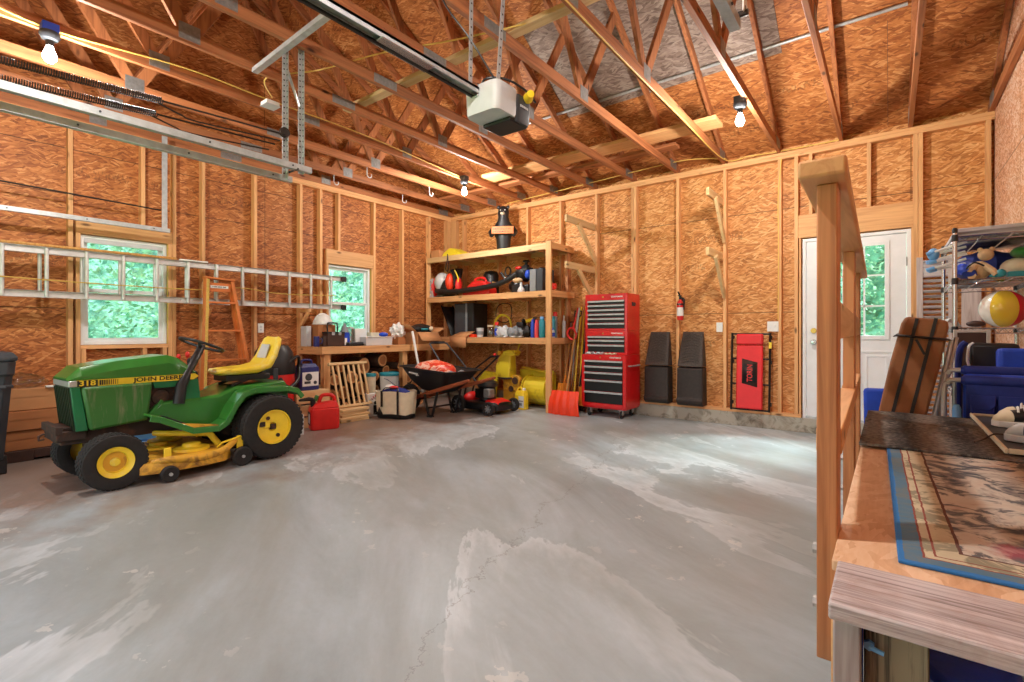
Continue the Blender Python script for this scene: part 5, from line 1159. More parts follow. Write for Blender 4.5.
# ------------------------------------------------------------------ lowest shelf (z 1.065)
Z1 = 1.066
t = T('speaker_cabinet', 'tall black cabinet standing on the lowest shelf', 'cabinet', (-5.62, 6.2, Z1))
t.part('body', G().box(-5.85, 6.02, Z1, -5.42, 6.38, Z1 + 0.56), 'black', 0.008); t.part('front_panel', G().box(-5.83, 6.012, Z1 + 0.03, -5.60, 6.02, Z1 + 0.54), 'dgrey', 0.004); t.part('edge_strip', G().box(-5.585, 6.008, Z1, -5.55, 6.02, Z1 + 0.56), 'grey')
t = T('folding_chair', 'black folded chair leaning in the shelf corner beside the black cabinet', 'chair', (-6.15, 6.2, Z1))
t.part('frame', G().tube([(-5.98, 6.10, Z1), (-6.30, 6.16, Z1 + 0.55)], 0.014, 8).tube([(-5.92, 6.34, Z1), (-6.26, 6.40, Z1 + 0.55)], 0.014, 8), 'blackm'); t.part('seat_cloth', G().add([(-5.98, 6.10, Z1 + 0.01), (-6.29, 6.16, Z1 + 0.53), (-6.25, 6.40, Z1 + 0.53), (-5.93, 6.34, Z1 + 0.01)], [(0, 1, 2, 3)]), 'black', solid=0.02)
lathe_thing('cup', 'white paper cup on the lowest shelf beside the orange tray', 'cup', (-5.27, 6.02, Z1), [(0, 0), (0.05, 0), (0.062, 0.15), (0.058, 0.15), (0.047, 0.01), (0, 0.01)], 'lgrey', None, None, (0.0565, 0.04, 0.10), 'grey')
carton('tray', 'small orange tray on the front of the lowest shelf', -5.43, 5.93, Z1, -5.33, 6.02, Z1 + 0.05, 'orange', cat='tray')
carton('tray', 'small cream tray on the front of the lowest shelf by the black cabinet', -5.57, 5.93, Z1, -5.46, 5.99, Z1 + 0.03, 'cream', cat='tray')
lathe_thing('jar', 'glass jar of hardware on the lowest shelf left of the red-topped can', 'jar', (-5.10, 6.08, Z1), [(0, 0), (0.055, 0), (0.06, 0.01), (0.06, 0.15), (0.05, 0.17), (0, 0.17)], 'clear', capp(0.054, 0.171, 0.025), 'cream', None, None)
lathe_thing('spray_can', 'blue-grey spray can with a red cap on the lowest shelf', 'spray can', (-4.97, 6.08, Z1), can(0.036, 0.19), 'grey', capp(0.036, 0.191, 0.05), 'redp', (0.036, 0.03, 0.14), 'bluecan')
one('garden_hose', 'coil of green and yellow hose standing on the lowest shelf', 'hose', G().tube([(-5.0 + (0.17 + 0.01 * math.sin(a / 2)) * math.cos(a) , 6.26 + 0.02 * (a / 20), Z1 + 0.19 + (0.17 + 0.01 * math.sin(a / 2)) * math.sin(a)) for a in [2 * PI * k / 24 for k in range(72)]], 0.012, 8), M['leaf'] if False else 'yellow_th', (-5.0, 6.28, Z1))
rp = random.Random(11)
for k, (x, lab, m, sz) in enumerate(((-4.80, 'grey crumpled cloth heap on the lowest shelf', 'lgrey', (0.13, 0.12, 0.085)), (-4.60, 'dark grey tool bag in the clutter on the lowest shelf', 'grey', (0.14, 0.12, 0.08)), (-4.44, 'black glove heap beside the yellow drill on the lowest shelf', 'black', (0.11, 0.10, 0.09)))):
    one('cloth_heap' if k != 1 else 'tool_bag', lab, 'cloth' if k != 1 else 'bag', G().ball((x, 6.05 + 0.05 * k, Z1 + sz[2]), sz, 20, 12, lambda d, k=k: 1 + 0.28 * math.sin(7 * d.x + k) * math.cos(6 * d.y + 2 * k) + 0.14 * math.sin(13 * d.z + 11 * d.x)), m, (x, 6.05 + 0.05 * k, Z1))
one('paper', 'white paper lying at the front edge of the lowest shelf', 'paper', G().grid(lambda u, v: (-4.82 + 0.45 * u, 5.885 + 0.10 * v, Z1 + 0.004 + 0.02 * abs(math.sin(u * 9 + v * 3))), 14, 4), 'white', (-4.6, 5.93, Z1), solid=0.003)
t = T('sander', 'small black power tool sitting on the grey clutter of the lowest shelf', 'power tool', (-4.53, 6.15, Z1 + 0.165)); t.part('body', G().box(-4.60, 6.09, Z1 + 0.16, -4.47, 6.21, Z1 + 0.24), 'black', 0.02); t.part('knob', G().ball((-4.50, 6.15, Z1 + 0.262), 0.03, 12, 8), 'black')
t = T('cordless_drill', 'yellow and black cordless drill on the lowest shelf', 'drill', (-4.37, 6.16, Z1 + 0.17))
t.part('motor_body', G().tube([(-4.44, 6.16, Z1 + 0.25), (-4.30, 6.16, Z1 + 0.28)], [0.03, 0.034], 14), 'yellow'); t.part('grip', G().bar((-4.34, 6.16, Z1 + 0.26), (-4.36, 6.16, Z1 + 0.17), 0.04, 0.05, (1, 0, 0)), 'black', 0.008); t.part('chuck', G().cyl((-4.44, 6.16, Z1 + 0.25), (-4.49, 6.16, Z1 + 0.239), 0.022, 0.012, 12), 'blackm')
for (x, y, r, h, m, cm, lab) in ((-4.265, 6.12, 0.042, 0.27, 'black', 'black', 'tall black can on the lowest shelf beside the royal blue can'), (-4.225, 6.02, 0.034, 0.235, 'bluecan', 'bluecan', 'royal blue can on the lowest shelf'), (-4.155, 6.02, 0.034, 0.225, 'pink', 'pink', 'coral red can on the lowest shelf between blue and teal cans'), (-4.075, 6.04, 0.045, 0.27, 'teal', 'lblue', 'teal can with a pale cap left of the shelf post'), (-3.905, 6.06, 0.047, 0.275, 'teal', 'teal', 'darker teal can right of the shelf post')):
    t = lathe_thing('spray_can', lab, 'spray can', (x, y, Z1), can(r, h), m, capp(r * 0.7, h, 0.04), cm, group='cans on the lowest shelf')
lathe_thing('spray_can', 'slim can with a red top standing behind the dark teal can', 'spray can', (-3.95, 6.2, Z1), can(0.033, 0.32), 'grey', capp(0.03, 0.32, 0.06), 'redp')
lathe_thing('caulk_tube', 'white caulk tube at the right end of the lowest shelf', 'tube', (-3.77 - 0.04, 6.22, Z1), [(0, 0), (0.026, 0), (0.026, 0.24), (0.012, 0.255), (0.006, 0.33), (0, 0.33)], 'lgrey')
lathe_thing('bottle', 'blue and white bottle at the front right end of the lowest shelf', 'bottle', (-3.845, 5.97, Z1), can(0.032, 0.115, 0.02), 'lgrey', capp(0.018, 0.115, 0.025), 'bluecan', (0.0325, 0.02, 0.075), 'bluecan')
one('wire_loop', 'dark wire looped on the wall between the lower and middle shelves', 'wire', G().tube(smooth_path([(-5.2, 6.47, 1.62), (-5.0, 6.47, 1.60), (-4.98, 6.47, 1.40), (-5.1, 6.47, 1.31), (-5.28, 6.47, 1.36), (-5.30, 6.47, 1.52)], closed=True), 0.008, 6, True), 'iron', (-5.1, 6.47, 1.3))
# ------------------------------------------------------------------ middle shelf (z 1.745)
Z2 = 1.746
t = T('leaf_blower', 'backpack leaf blower with grey and orange casing and long black tube on the middle shelf', 'leaf blower', (-6.0, 6.1, Z2))
t.part('tank', G().ball((-6.06, 6.08, Z2 + 0.17), (0.20, 0.16, 0.17), 18, 12, lambda d: 1 + 0.05 * math.sin(4 * d.x)), 'black')
t.part('casing', G().ball((-6.14, 6.03, Z2 + 0.26), (0.13, 0.15, 0.17), 16, 10), 'lgrey')
t.part('orange_cover', G().ball((-5.92, 5.985, Z2 + 0.25), (0.075, 0.08, 0.15), 14, 10), 'orange')
t.part('red_trim', G().ball((-6.30, 6.0, Z2 + 0.18), (0.05, 0.08, 0.16), 12, 8).ball((-5.73, 6.0, Z2 + 0.18), (0.05, 0.07, 0.14), 12, 8), 'redp')
t.part('harness', G().bar((-5.98, 6.12, Z2 + 0.05), (-5.96, 6.22, Z2 + 0.50), 0.22, 0.05, (0, 1, 0)).tube(smooth_path([(-5.90, 6.0, Z2 + 0.45), (-5.80, 5.96, Z2 + 0.34), (-5.80, 5.98, Z2 + 0.16)]), 0.022, 8), 'black', 0.012)
t.part('blower_tube', G().tube(smooth_path([(-6.22, 5.98, Z2 + 0.12), (-6.05, 5.935, Z2 + 0.085), (-5.6, 5.93, Z2 + 0.08), (-5.0, 5.93, Z2 + 0.12), (-4.72, 5.95, Z2 + 0.18), (-4.52, 6.0, Z2 + 0.29)]), [0.05] * 7 + [0.042] * 24, 14), 'black')
t.part('handle', G().tube(smooth_path([(-5.78, 5.97, Z2 + 0.12), (-5.70, 5.96, Z2 + 0.26), (-5.74, 5.97, Z2 + 0.36), (-5.82, 6.0, Z2 + 0.44)]), 0.012, 8), 'seat_y')
t = T('gas_can', 'flat red gas can on the middle shelf behind the black blower tube', 'gas can', (-5.36, 6.1, Z2))
t.part('body', G().prism([(-5.66, Z2), (-5.06, Z2), (-5.06, Z2 + 0.10), (-5.16, Z2 + 0.20), (-5.24, Z2 + 0.235), (-5.44, Z2 + 0.235), (-5.56, Z2 + 0.14), (-5.66, Z2 + 0.12)], 6.0, 6.2, 'y'), 'redp', 0.025)
t.part('handle', G().tube(smooth_path([(-5.46, 6.1, Z2 + 0.22), (-5.42, 6.1, Z2 + 0.285), (-5.26, 6.1, Z2 + 0.285), (-5.20, 6.1, Z2 + 0.21)]), 0.02, 8), 'redp')
one('hat', 'black round hat on the middle shelf behind the red gas can', 'hat', G().lathe([(0.14, 0), (0.145, 0.015), (0.12, 0.06), (0.13, 0.16), (0.10, 0.22), (0, 0.24)], (-5.30, 6.33, Z2 + 0.19), 'z', 20).box(-5.40, 6.24, Z2, -5.20, 6.42, Z2 + 0.19), 'black', (-5.30, 6.33, Z2))
t = T('string_trimmer', 'wooden shafted trimmer lying along the back of the middle shelf', 'trimmer', (-4.95, 6.28, Z2))
t.part('shaft', G().tube([(-5.25, 6.25, Z2 + 0.23), (-4.55, 6.3, Z2 + 0.12)], 0.014, 8), 'tool_wood'); t.part('loop_handle', G().tube([(-4.84 + 0.055 * math.cos(a), 6.2, Z2 + 0.37 + 0.07 * math.sin(a)) for a in [2 * PI * k / 20 for k in range(20)]], 0.013, 8, True).tube([(-4.98, 6.2, Z2 + 0.36), (-4.84, 6.2, Z2 + 0.20)], 0.024, 8), 'black'); t.part('motor', G().ball((-4.72, 6.25, Z2 + 0.13), (0.13, 0.09, 0.10), 14, 8), 'blackm'); t.part('fittings', G().cyl((-4.86, 6.15, Z2 + 0.25), (-4.76, 6.15, Z2 + 0.23), 0.028, n=10), 'lgrey'); t.part('brass_knob', G().ball((-4.90, 6.14, Z2 + 0.18), 0.026, 10, 6), 'brass')
t = T('sprayer', 'black wheeled machine piled on the middle shelf left of the black case', 'machine', (-4.45, 6.15, Z2))
t.part('motor', G().ball((-4.46, 6.12, Z2 + 0.30), (0.16, 0.12, 0.12), 16, 10, lambda d: 1 + 0.2 * math.sin(7 * d.x) * math.cos(6 * d.z)), 'black'); t.part('filler_cap', G().lathe([(0.05, 0.38), (0.05, 0.42), (0.02, 0.44), (0.03, 0.47), (0.06, 0.475), (0.05, 0.50), (0, 0.51)], (-4.42, 6.12, Z2), 'z', 16), 'black'); t.part('red_knob', G().ball((-4.50, 6.02, Z2 + 0.38), (0.06, 0.03, 0.025), 10, 6), 'redp')
t.part('base', G().box(-4.62, 6.0, Z2, -4.30, 6.3, Z2 + 0.12), 'black', 0.02); t.part('tan_pad', G().ball((-4.50, 6.0, Z2 + 0.19), (0.09, 0.05, 0.04), 12, 8), 'tan'); t.part('blue_part', G().ball((-4.33, 6.04, Z2 + 0.27), (0.05, 0.05, 0.07), 10, 8), 'bluecan')
lathe_thing('bottle', 'pale squat plastic bottle on the middle shelf beside the black case', 'bottle', (-4.40, 5.96, Z2), [(0, 0), (0.05, 0), (0.058, 0.02), (0.045, 0.06), (0.02, 0.09), (0.018, 0.15), (0, 0.15)], 'lgrey')
t = T('case', 'black upright hard case on the middle shelf beside the post', 'case', (-4.15, 6.1, Z2)); t.part('body', G().box(-4.255, 5.98, Z2, -4.03, 6.30, Z2 + 0.34), 'dgrey', 0.012); t.part('front_lid', G().box(-4.25, 5.968, Z2 + 0.008, -4.14, 5.98, Z2 + 0.332), 'grey', 0.004); t.part('handle', G().tube([(-4.14, 6.08, Z2 + 0.34), (-4.14, 6.08, Z2 + 0.365), (-4.14, 6.20, Z2 + 0.365), (-4.14, 6.20, Z2 + 0.34)], 0.008, 6), 'black')
one('jumper_cables', 'red bundled cables at the right end of the middle shelf', 'cables', G().tube(smooth_path([(-3.94, 6.05, Z2 + 0.02), (-3.90, 6.02, Z2 + 0.11), (-3.86, 6.05, Z2 + 0.04), (-3.90, 6.12, Z2 + 0.10), (-3.94, 6.10, Z2 + 0.03)], closed=True), 0.022, 8, True), 'redp', (-3.9, 6.06, Z2))
t = T('wooden_crate', 'small weathered slatted crate at the left end of the middle shelf', 'crate', (-6.26, 6.0, Z2))
for k in range(5): t.part('slat', G().box(-6.35, 5.925, Z2 + 0.002 + k * 0.066, -6.315, 6.20, Z2 + 0.055 + k * 0.066), 'grey_board', 0.003)
for yy in (5.93, 6.17): t.part('corner_post', G().box(-6.314, yy, Z2, -6.285, yy + 0.03, Z2 + 0.33), 'grey_board_z', 0.003)
# ------------------------------------------------------------------ top shelf
Z3 = 2.426
one('tarp_bundle', 'yellow folded tarp at the left end of the top shelf', 'tarp', G().loft([[(-6.12, 5.96, Z3), (-5.62, 5.96, Z3), (-5.62, 6.30, Z3), (-6.12, 6.30, Z3)], [(-6.08, 6.0, Z3 + 0.09), (-5.74, 6.0, Z3 + 0.07), (-5.72, 6.26, Z3 + 0.08), (-6.06, 6.26, Z3 + 0.12)], [(-6.0, 6.05, Z3 + 0.17), (-5.84, 6.05, Z3 + 0.13), (-5.84, 6.2, Z3 + 0.14), (-5.98, 6.2, Z3 + 0.17)]]), 'yellow_th', (-5.87, 6.1, Z3), bev=0.02)
t = carton('cardboard_box', 'small tan carton in the left corner of the top shelf', -6.33, 5.94, Z3, -6.14, 6.2, Z3 + 0.13, 'card')
one('rope_loop', 'thin brown cord looped over the left end of the top shelf board', 'cord', G().tube(smooth_path([(-5.86, 5.87, 2.45), (-5.87, 5.868, 2.33), (-5.90, 5.866, 2.22), (-5.86, 5.866, 2.16), (-5.83, 5.868, 2.24), (-5.85, 5.87, 2.36)], closed=True), 0.007, 6, True), 'leather', (-5.86, 5.87, 2.16))
# ------------------------------------------------------------------ firewood below the bench
def log(y, z, r, x1, label, k):
    rl = random.Random(k); n = 14; L = rl.uniform(0.34, 0.40); a0 = rl.uniform(0, 6)
    def rr(j): a = 2 * PI * j / n; return r * (1 + 0.07 * math.sin(2 * a + a0) + 0.05 * math.sin(3 * a + a0))
    t = T('log', label, 'firewood log', (x1 - L / 2, y, z - r), group='firewood logs under the bench')
    def ring(x, q, jx=0): return [(x, y + rr(j) * q * math.cos(2 * PI * j / n), z + rr(j) * q * math.sin(2 * PI * j / n)) for j in range(n)]
    t.part('bark', G().loft([ring(x1 - L, 1.0), ring(x1 - L * 0.5, 1.03), ring(x1 - 0.004, 1.0)]), 'bark')
    o = t.part('cut_end', G().loft([ring(x1 - 0.003, 0.93), ring(x1, 0.90)]), 'logend')
    t.part('growth_rings', G().loft([ring(x1, 0.66), ring(x1 + 0.0012, 0.65)]).loft([ring(x1 + 0.0013, 0.34), ring(x1 + 0.002, 0.33)]), 'cardd', parent=o)
LOGS = [(4.29, 0.665, 0.115, 'largest round log at the top of the firewood behind the slatted rack'), (4.60, 0.735, 0.09, 'tilted oval log at the very top of the firewood'), (4.70, 0.585, 0.068, 'log right under the topmost oval one in the firewood'), (4.93, 0.63, 0.055, 'small round log at the upper right of the firewood near the bench leg'),
        (4.46, 0.50, 0.09, 'log below the largest one in the firewood'), (4.87, 0.47, 0.07, 'log in the middle right of the firewood above the tote bag'), (5.08, 0.45, 0.085, 'log right of the bench leg in the firewood'), (5.24, 0.32, 0.08, 'log behind the wheelbarrow side of the firewood'), (5.02, 0.26, 0.10, 'log low at the right of the firewood behind the tote bag'),
        (4.08, 0.52, 0.095, 'log seen between the upper slats of the rack'), (3.92, 0.66, 0.075, 'log at the upper left behind the slatted rack'), (3.82, 0.50, 0.085, 'log seen between the left slats of the rack'), (4.22, 0.36, 0.10, 'log seen between the lower slats of the rack'), (3.98, 0.31, 0.095, 'log low behind the middle of the slatted rack'), (3.76, 0.28, 0.10, 'log low behind the left of the slatted rack'),
        (4.46, 0.29, 0.10, 'log hidden low behind the white bucket'), (4.75, 0.32, 0.10, 'log low behind the bucket lid and tote'), (3.78, 0.09, 0.09, 'bottom log at the left of the firewood'), (4.0, 0.09, 0.09, 'bottom log behind the short lumber stack'), (4.22, 0.10, 0.10, 'bottom log behind the white carton'), (4.45, 0.09, 0.09, 'bottom log behind the bucket'), (4.67, 0.10, 0.10, 'bottom log behind the tote bag'), (5.12, 0.08, 0.08, 'bottom log at the wheelbarrow end of the firewood'), (5.34, 0.10, 0.10, 'bottom log farthest along toward the shelves')]
for k, (y, z, r, lab) in enumerate(LOGS): log(y, z, r, -5.95 + 0.03 * math.sin(k * 2.3), lab, k)
# ------------------------------------------------------------------ in front of the bench
t = T('slatted_rack', 'pale wooden slatted rack leaning against the bench in front of the firewood', 'rack', (-5.6, 3.9, 0.17))
def rk(f, u): return (-5.60 - 0.16 * f, 3.645 + 0.50 * u + 0.0 * f, 0.19 + 0.54 * f)
t.part('top_rail', G().bar(rk(1, -0.08), rk(1, 1.08), 0.035, 0.045, (1, 0, 0.3)), 'pale_y', 0.003)
t.part('bottom_rail', G().bar(rk(0, -0.02), rk(0, 1.02), 0.03, 0.04, (1, 0, 0.3)), 'pale_y', 0.003)
for k in range(7): t.part('slat', G().bar(rk(0.02, 0.03 + 0.94 * k / 6), rk(0.97, 0.03 + 0.94 * k / 6), 0.026, 0.02, (1, 0, 0)), 'pale_z', 0.002)
for k, (x0, x1, y0, y1) in enumerate(((-5.66, -5.46, 3.60, 4.02), (-5.65, -5.45, 3.58, 4.0), (-5.68, -5.46, 3.61, 4.03), (-5.66, -5.47, 3.59, 3.99), (-5.67, -5.46, 3.62, 4.02))):
    one('lumber_offcut', '%s short pale board of the small stack below the slatted rack' % ('bottom', 'second lowest', 'middle', 'second highest', 'topmost')[k], 'board', G().box(x0, y0, 0.001 + k * 0.033, x1, y1, 0.0325 + k * 0.033), 'pale_y', ((x0 + x1) / 2, (y0 + y1) / 2, 0.001 + k * 0.033), group='stack of short boards', bev=0.003)
t = T('jug', 'navy plastic tub with white label standing on a wooden crate behind the tractor', 'tub', (-5.70, 3.28, 0.44))
t.part('body', G().loft(rbox(-5.80, 3.15, -5.62, 3.41, 0.441, 0.72, 0.04, 0.0)), 'dblue'); t.part('shoulder', G().loft([[(-5.79, 3.17, 0.72), (-5.63, 3.17, 0.72), (-5.63, 3.39, 0.72), (-5.79, 3.39, 0.72)], [(-5.77, 3.20, 0.76), (-5.65, 3.20, 0.76), (-5.65, 3.36, 0.76), (-5.77, 3.36, 0.76)]]), 'dblue')
t.part('handle', G().tube(smooth_path([(-5.71, 3.21, 0.75), (-5.71, 3.22, 0.80), (-5.71, 3.33, 0.80), (-5.71, 3.345, 0.75)]), 0.014, 8), 'dblue')
lb = t.part('label', G().box(-5.621, 3.175, 0.49, -5.617, 3.385, 0.66), 'white')
t.part('label_art', G().lathe([(0.03, 0), (0.045, 0), (0.045, 0.001), (0.03, 0.001)], (-5.6165, 3.255, 0.60), 'x', 20).lathe([(0.0, 0), (0.022, 0), (0.022, 0.001), (0, 0.001)], (-5.6165, 3.34, 0.53), 'x', 16).box(-5.617, 3.20, 0.52, -5.616, 3.28, 0.55), 'dgrey', parent=lb)
t = T('wooden_crate', 'pale wooden crate on the floor carrying the navy tub', 'crate', (-5.72, 3.27, 0))
for (z0, z1) in ((0.0, 0.12), (0.14, 0.27), (0.29, 0.44)):
    t.part('board', G().box(-5.565, 3.06, z0, -5.545, 3.49, z1), 'pale_y', 0.003); t.part('board', G().box(-5.87, 3.06, z0, -5.566, 3.08, z1), 'pale_x', 0.003); t.part('board', G().box(-5.87, 3.47, z0, -5.566, 3.49, z1), 'pale_x', 0.003)
t.part('board', G().box(-5.87, 3.081, 0.42, -5.566, 3.469, 0.438), 'pale_y', 0.003)
for yy in (3.10, 3.42): t.part('corner_post', G().box(-5.60, yy, 0, -5.566, yy + 0.03, 0.42), 'pale_z', 0.003)
# red gas can
gx, gy = -5.36, 3.30
t = T('gas_can', 'red gas can with black spout on the floor behind the tractor rear wheel', 'gas can', (gx, gy, 0), -0.35 + PI / 2, local=True)
t.part('body', G().loft(rbox(-0.165, -0.11, 0.165, 0.11, 0.0, 0.25, 0.05, 0.03)).loft([[(-0.16, -0.10, 0.25), (0.16, -0.10, 0.25), (0.16, 0.10, 0.25), (-0.16, 0.10, 0.25)], [(-0.10, -0.07, 0.31), (0.13, -0.07, 0.33), (0.13, 0.07, 0.33), (-0.10, 0.07, 0.31)]]), 'redp', 0.012)
t.part('handle', G().tube(smooth_path([(-0.06, 0, 0.31), (-0.03, 0, 0.385), (0.02, 0, 0.40), (0.08, 0, 0.395), (0.115, 0, 0.37), (0.125, 0, 0.32)]), 0.022, 10), 'redp')
t.part('spout', G().cyl((-0.12, 0, 0.27), (-0.125, 0, 0.36), 0.03, n=14).tube([(-0.12, 0, 0.355), (-0.17, 0, 0.362), (-0.26, 0, 0.355), (-0.28, 0, 0.352)], [0.02, 0.024, 0.016, 0.01], 12), 'black')
t.part('trigger', G().bar((-0.10, 0, 0.34), (-0.075, 0, 0.40), 0.035, 0.04), 'green', 0.006, label='green trigger button')
t.part('label', G().box(-0.168, -0.07, 0.06, -0.1645, 0.07, 0.21), 'black', label='black and white warning label'); t.part('label_text', G().box(-0.1695, -0.05, 0.08, -0.168, 0.02, 0.19), 'lgrey')
t = T('plastic_jug', 'small white plastic jug low beside the tractor rear wheel', 'jug', (-5.28, 2.93, 0)); t.part('body', G().loft(rbox(-5.34, 2.84, -5.22, 2.98, 0.0, 0.22, 0.03, 0.0)), 'lgrey'); t.part('cap', G().lathe(capp(0.025, 0.22, 0.03), (-5.28, 2.91, 0), 'z', 14), 'white')
# shop vacuum behind the seat
vx, vy = -5.72, 2.88
t = T('shop_vacuum', 'red and black shop vacuum standing behind the tractor seat', 'vacuum', (vx, vy, 0))
t.part('tank', G().lathe([(0, 0.06), (0.19, 0.06), (0.21, 0.10), (0.225, 0.62), (0.22, 0.66), (0, 0.66)], (vx, vy, 0), 'z', 28), 'redp')
t.part('motor_head', G().lathe([(0.228, 0.661), (0.232, 0.70), (0.225, 0.80), (0.20, 0.92), (0.15, 0.99), (0.06, 1.01), (0, 1.01)], (vx, vy, 0), 'z', 28), 'black'); t.part('hose', G().tube(smooth_path([(vx + 0.22, vy - 0.04, 0.62), (vx + 0.30, vy + 0.02, 0.52), (vx + 0.24, vy + 0.16, 0.60), (vx + 0.10, vy + 0.25, 0.74), (vx + 0.16, vy + 0.20, 0.86), (vx + 0.2, vy + 0.02, 0.76)]), 0.02, 10), 'black'); t.part('latch', G().box(vx + 0.215, vy - 0.12, 0.60, vx + 0.24, vy - 0.07, 0.74), 'dgrey', 0.006)
for a in (0.4, 1.97, 3.54, 5.11): t.part('caster', G().lathe([(0, -0.014), (0.03, -0.014), (0.032, 0), (0.03, 0.014), (0, 0.014)], (vx + 0.17 * math.cos(a), vy + 0.17 * math.sin(a), 0.032), 'x', 14), 'rubber')
# buckets
for (x, y, r, lab) in ((-5.78, 4.60, 0.135, 'white bucket with a teal lid in front of the firewood'), (-5.86, 4.335, 0.075, 'narrow white tub with a teal lid left of the white bucket')):
    t = T('bucket', lab, 'bucket', (x, y, 0), group='white buckets with teal lids')
    h = 0.555
    t.part('body', G().lathe([(0, 0), (r * 0.86, 0), (r * 0.88, 0.01), (r * 0.98, h - 0.04), (r, h - 0.03), (r, h - 0.01), (0, h - 0.01)], (x, y, 0), 'z', 28), 'white' if r > 0.1 else 'cream')
    t.part('lid', G().lathe([(r * 1.04, h - 0.035), (r * 1.05, h - 0.005), (r * 0.98, h + 0.008), (r * 0.9, h + 0.0), (0, h + 0.0)], (x, y, 0), 'z', 28), 'teal')
    if r > 0.1: t.part('bail_handle', G().tube([(x + (r + 0.008) * math.cos(a), y + (r + 0.008) * math.sin(a), h - 0.07 - 0.12 * math.sin(a + 1.2) ** 2 if abs(math.sin(a + 1.2)) > 0.02 else h - 0.07) for a in [-1.2 + PI * k / 20 for k in range(21)]], 0.004, 6), 'dblue')
t = T('carton', 'white carton with red lettering and a black figure in front of the bucket', 'carton', (-5.60, 4.23, 0))
t.part('body', G().box(-5.72, 4.11, 0, -5.60, 4.37, 0.305), 'white', 0.003); g = G()
for k in range(5): a = 0.5 + 0.43 * k; g.bar((-5.599, 4.24 - 0.075 * math.cos(a), 0.20 + 0.06 * math.sin(a)), (-5.599, 4.24 - 0.10 * math.cos(a), 0.205 + 0.085 * math.sin(a)), 0.004, 0.022, (1, 0, 0))
t.part('red_lettering', g, 'redp'); t.part('printed_figure', G().ball((-5.60, 4.22, 0.18), (0.003, 0.022, 0.024), 10, 6).prism([(4.19, 0.03), (4.22, 0.05), (4.25, 0.03), (4.25, 0.15), (4.19, 0.15)], -5.6, -5.597), 'black'); t.part('red_print', G().prism([(4.29, 0.05), (4.34, 0.05), (4.34, 0.17), (4.29, 0.17)], -5.6, -5.598), 'pink')
# canvas tote bag
t = T('tote_bag', 'cream canvas tote bag with black base and straps on the floor', 'tote bag', (-5.28, 4.32, 0), 0.35, local=True)
def tb(z, k, w=0.255, d=0.145, n=24): return [((w + k) * math.copysign(abs(math.cos(2 * PI * j / n)) ** 0.6, math.cos(2 * PI * j / n)), (d + k) * math.copysign(abs(math.sin(2 * PI * j / n)) ** 0.6, math.sin(2 * PI * j / n)), z + 0.008 * math.sin(5 * j)) for j in range(n)]
t.part('body', G().loft([tb(0.055, 0), tb(0.2, 0.012), tb(0.36, 0.02), tb(0.36, 0.012), tb(0.2, 0.004), tb(0.07, -0.008)]), 'cream', smooth=50)
t.part('base', G().loft([tb(0.0, -0.015), tb(0.01, -0.002), tb(0.06, 0.003), tb(0.06, -0.004)]), 'black', smooth=50)
t.part('corner_patch', G().add([(-0.262, -0.145, 0.05), (-0.10, -0.162, 0.055), (-0.16, -0.166, 0.16), (-0.18, -0.162, 0.10)], [(0, 1, 2, 3)]), 'black', solid=0.004)
for s in (-1, 1):
    sp_ = t.part('strap', G().bar((0.12, s * 0.168, 0.03), (0.12, s * 0.170, 0.37), 0.03, 0.005, (0, 1, 0)).bar((-0.12, s * 0.168, 0.16), (-0.12, s * 0.170, 0.37), 0.03, 0.005, (0, 1, 0)).tube(smooth_path([(-0.12, s * 0.168, 0.36), (-0.09, s * 0.12, 0.41), (0.0, s * 0.08, 0.405), (0.09, s * 0.12, 0.41), (0.12, s * 0.168, 0.36)]), 0.012, 6, ry=0.004), 'black')
one('clothing_bundle', 'bundle of dark clothes filling the canvas tote bag', 'clothes', G().ball((0, 0, 0.30), (0.23, 0.115, 0.10), 20, 10, lambda d: 1 + 0.12 * math.sin(8 * d.x + 2) * math.cos(9 * d.y)), 'navy', (-5.28, 4.32, 0), 0.35, local=True)
one('cloth', 'small red cloth on top of the clothes in the tote bag', 'cloth', G().ball((-0.02, -0.03, 0.405), (0.07, 0.05, 0.022), 12, 8), 'redp', (-5.28, 4.32, 0), 0.35, local=True)
one('cloth', 'white crumpled cloth on the left of the clothes in the tote bag', 'cloth', G().ball((-0.10, 0.0, 0.405), (0.07, 0.06, 0.035), 12, 8, lambda d: 1 + 0.15 * math.sin(9 * d.x)), 'white', (-5.28, 4.32, 0), 0.35, local=True)
# ------------------------------------------------------------------ wheelbarrow
t = T('wheelbarrow', 'black wheelbarrow with red-brown wooden handles beside the tote bag', 'wheelbarrow', (-4.95, 4.85, 0))
def tub(x0, x1, y0, y1, z0, z1, r=0.10):
    n = 6; ring = []
    for cx, cy, a0 in ((x1 - r, y1 - r, 0), (x0 + r, y1 - r, 90), (x0 + r, y0 + r, 180), (x1 - r, y0 + r, 270)):
        for i in range(n + 1):
            a = math.radians(a0 + 90 * i / n); x = cx + r * math.cos(a); f = (x - x0) / (x1 - x0); ring.append((x, cy + r * math.sin(a), z0 + (z1 - z0) * f))
    return ring
tr = t.part('tray', G().loft([tub(-5.22, -4.78, 4.66, 5.02, 0.36, 0.33), tub(-5.36, -4.62, 4.58, 5.10, 0.50, 0.46), tub(-5.46, -4.49, 4.50, 5.17, 0.685, 0.63), tub(-5.49, -4.46, 4.48, 5.19, 0.685, 0.63), tub(-5.49, -4.46, 4.48, 5.19, 0.675, 0.62), tub(-5.455, -4.50, 4.51, 5.16, 0.665, 0.61), tub(-5.35, -4.63, 4.59, 5.09, 0.52, 0.48), tub(-5.21, -4.79, 4.67, 5.01, 0.38, 0.35)]), 'black', smooth=50)
g = G()
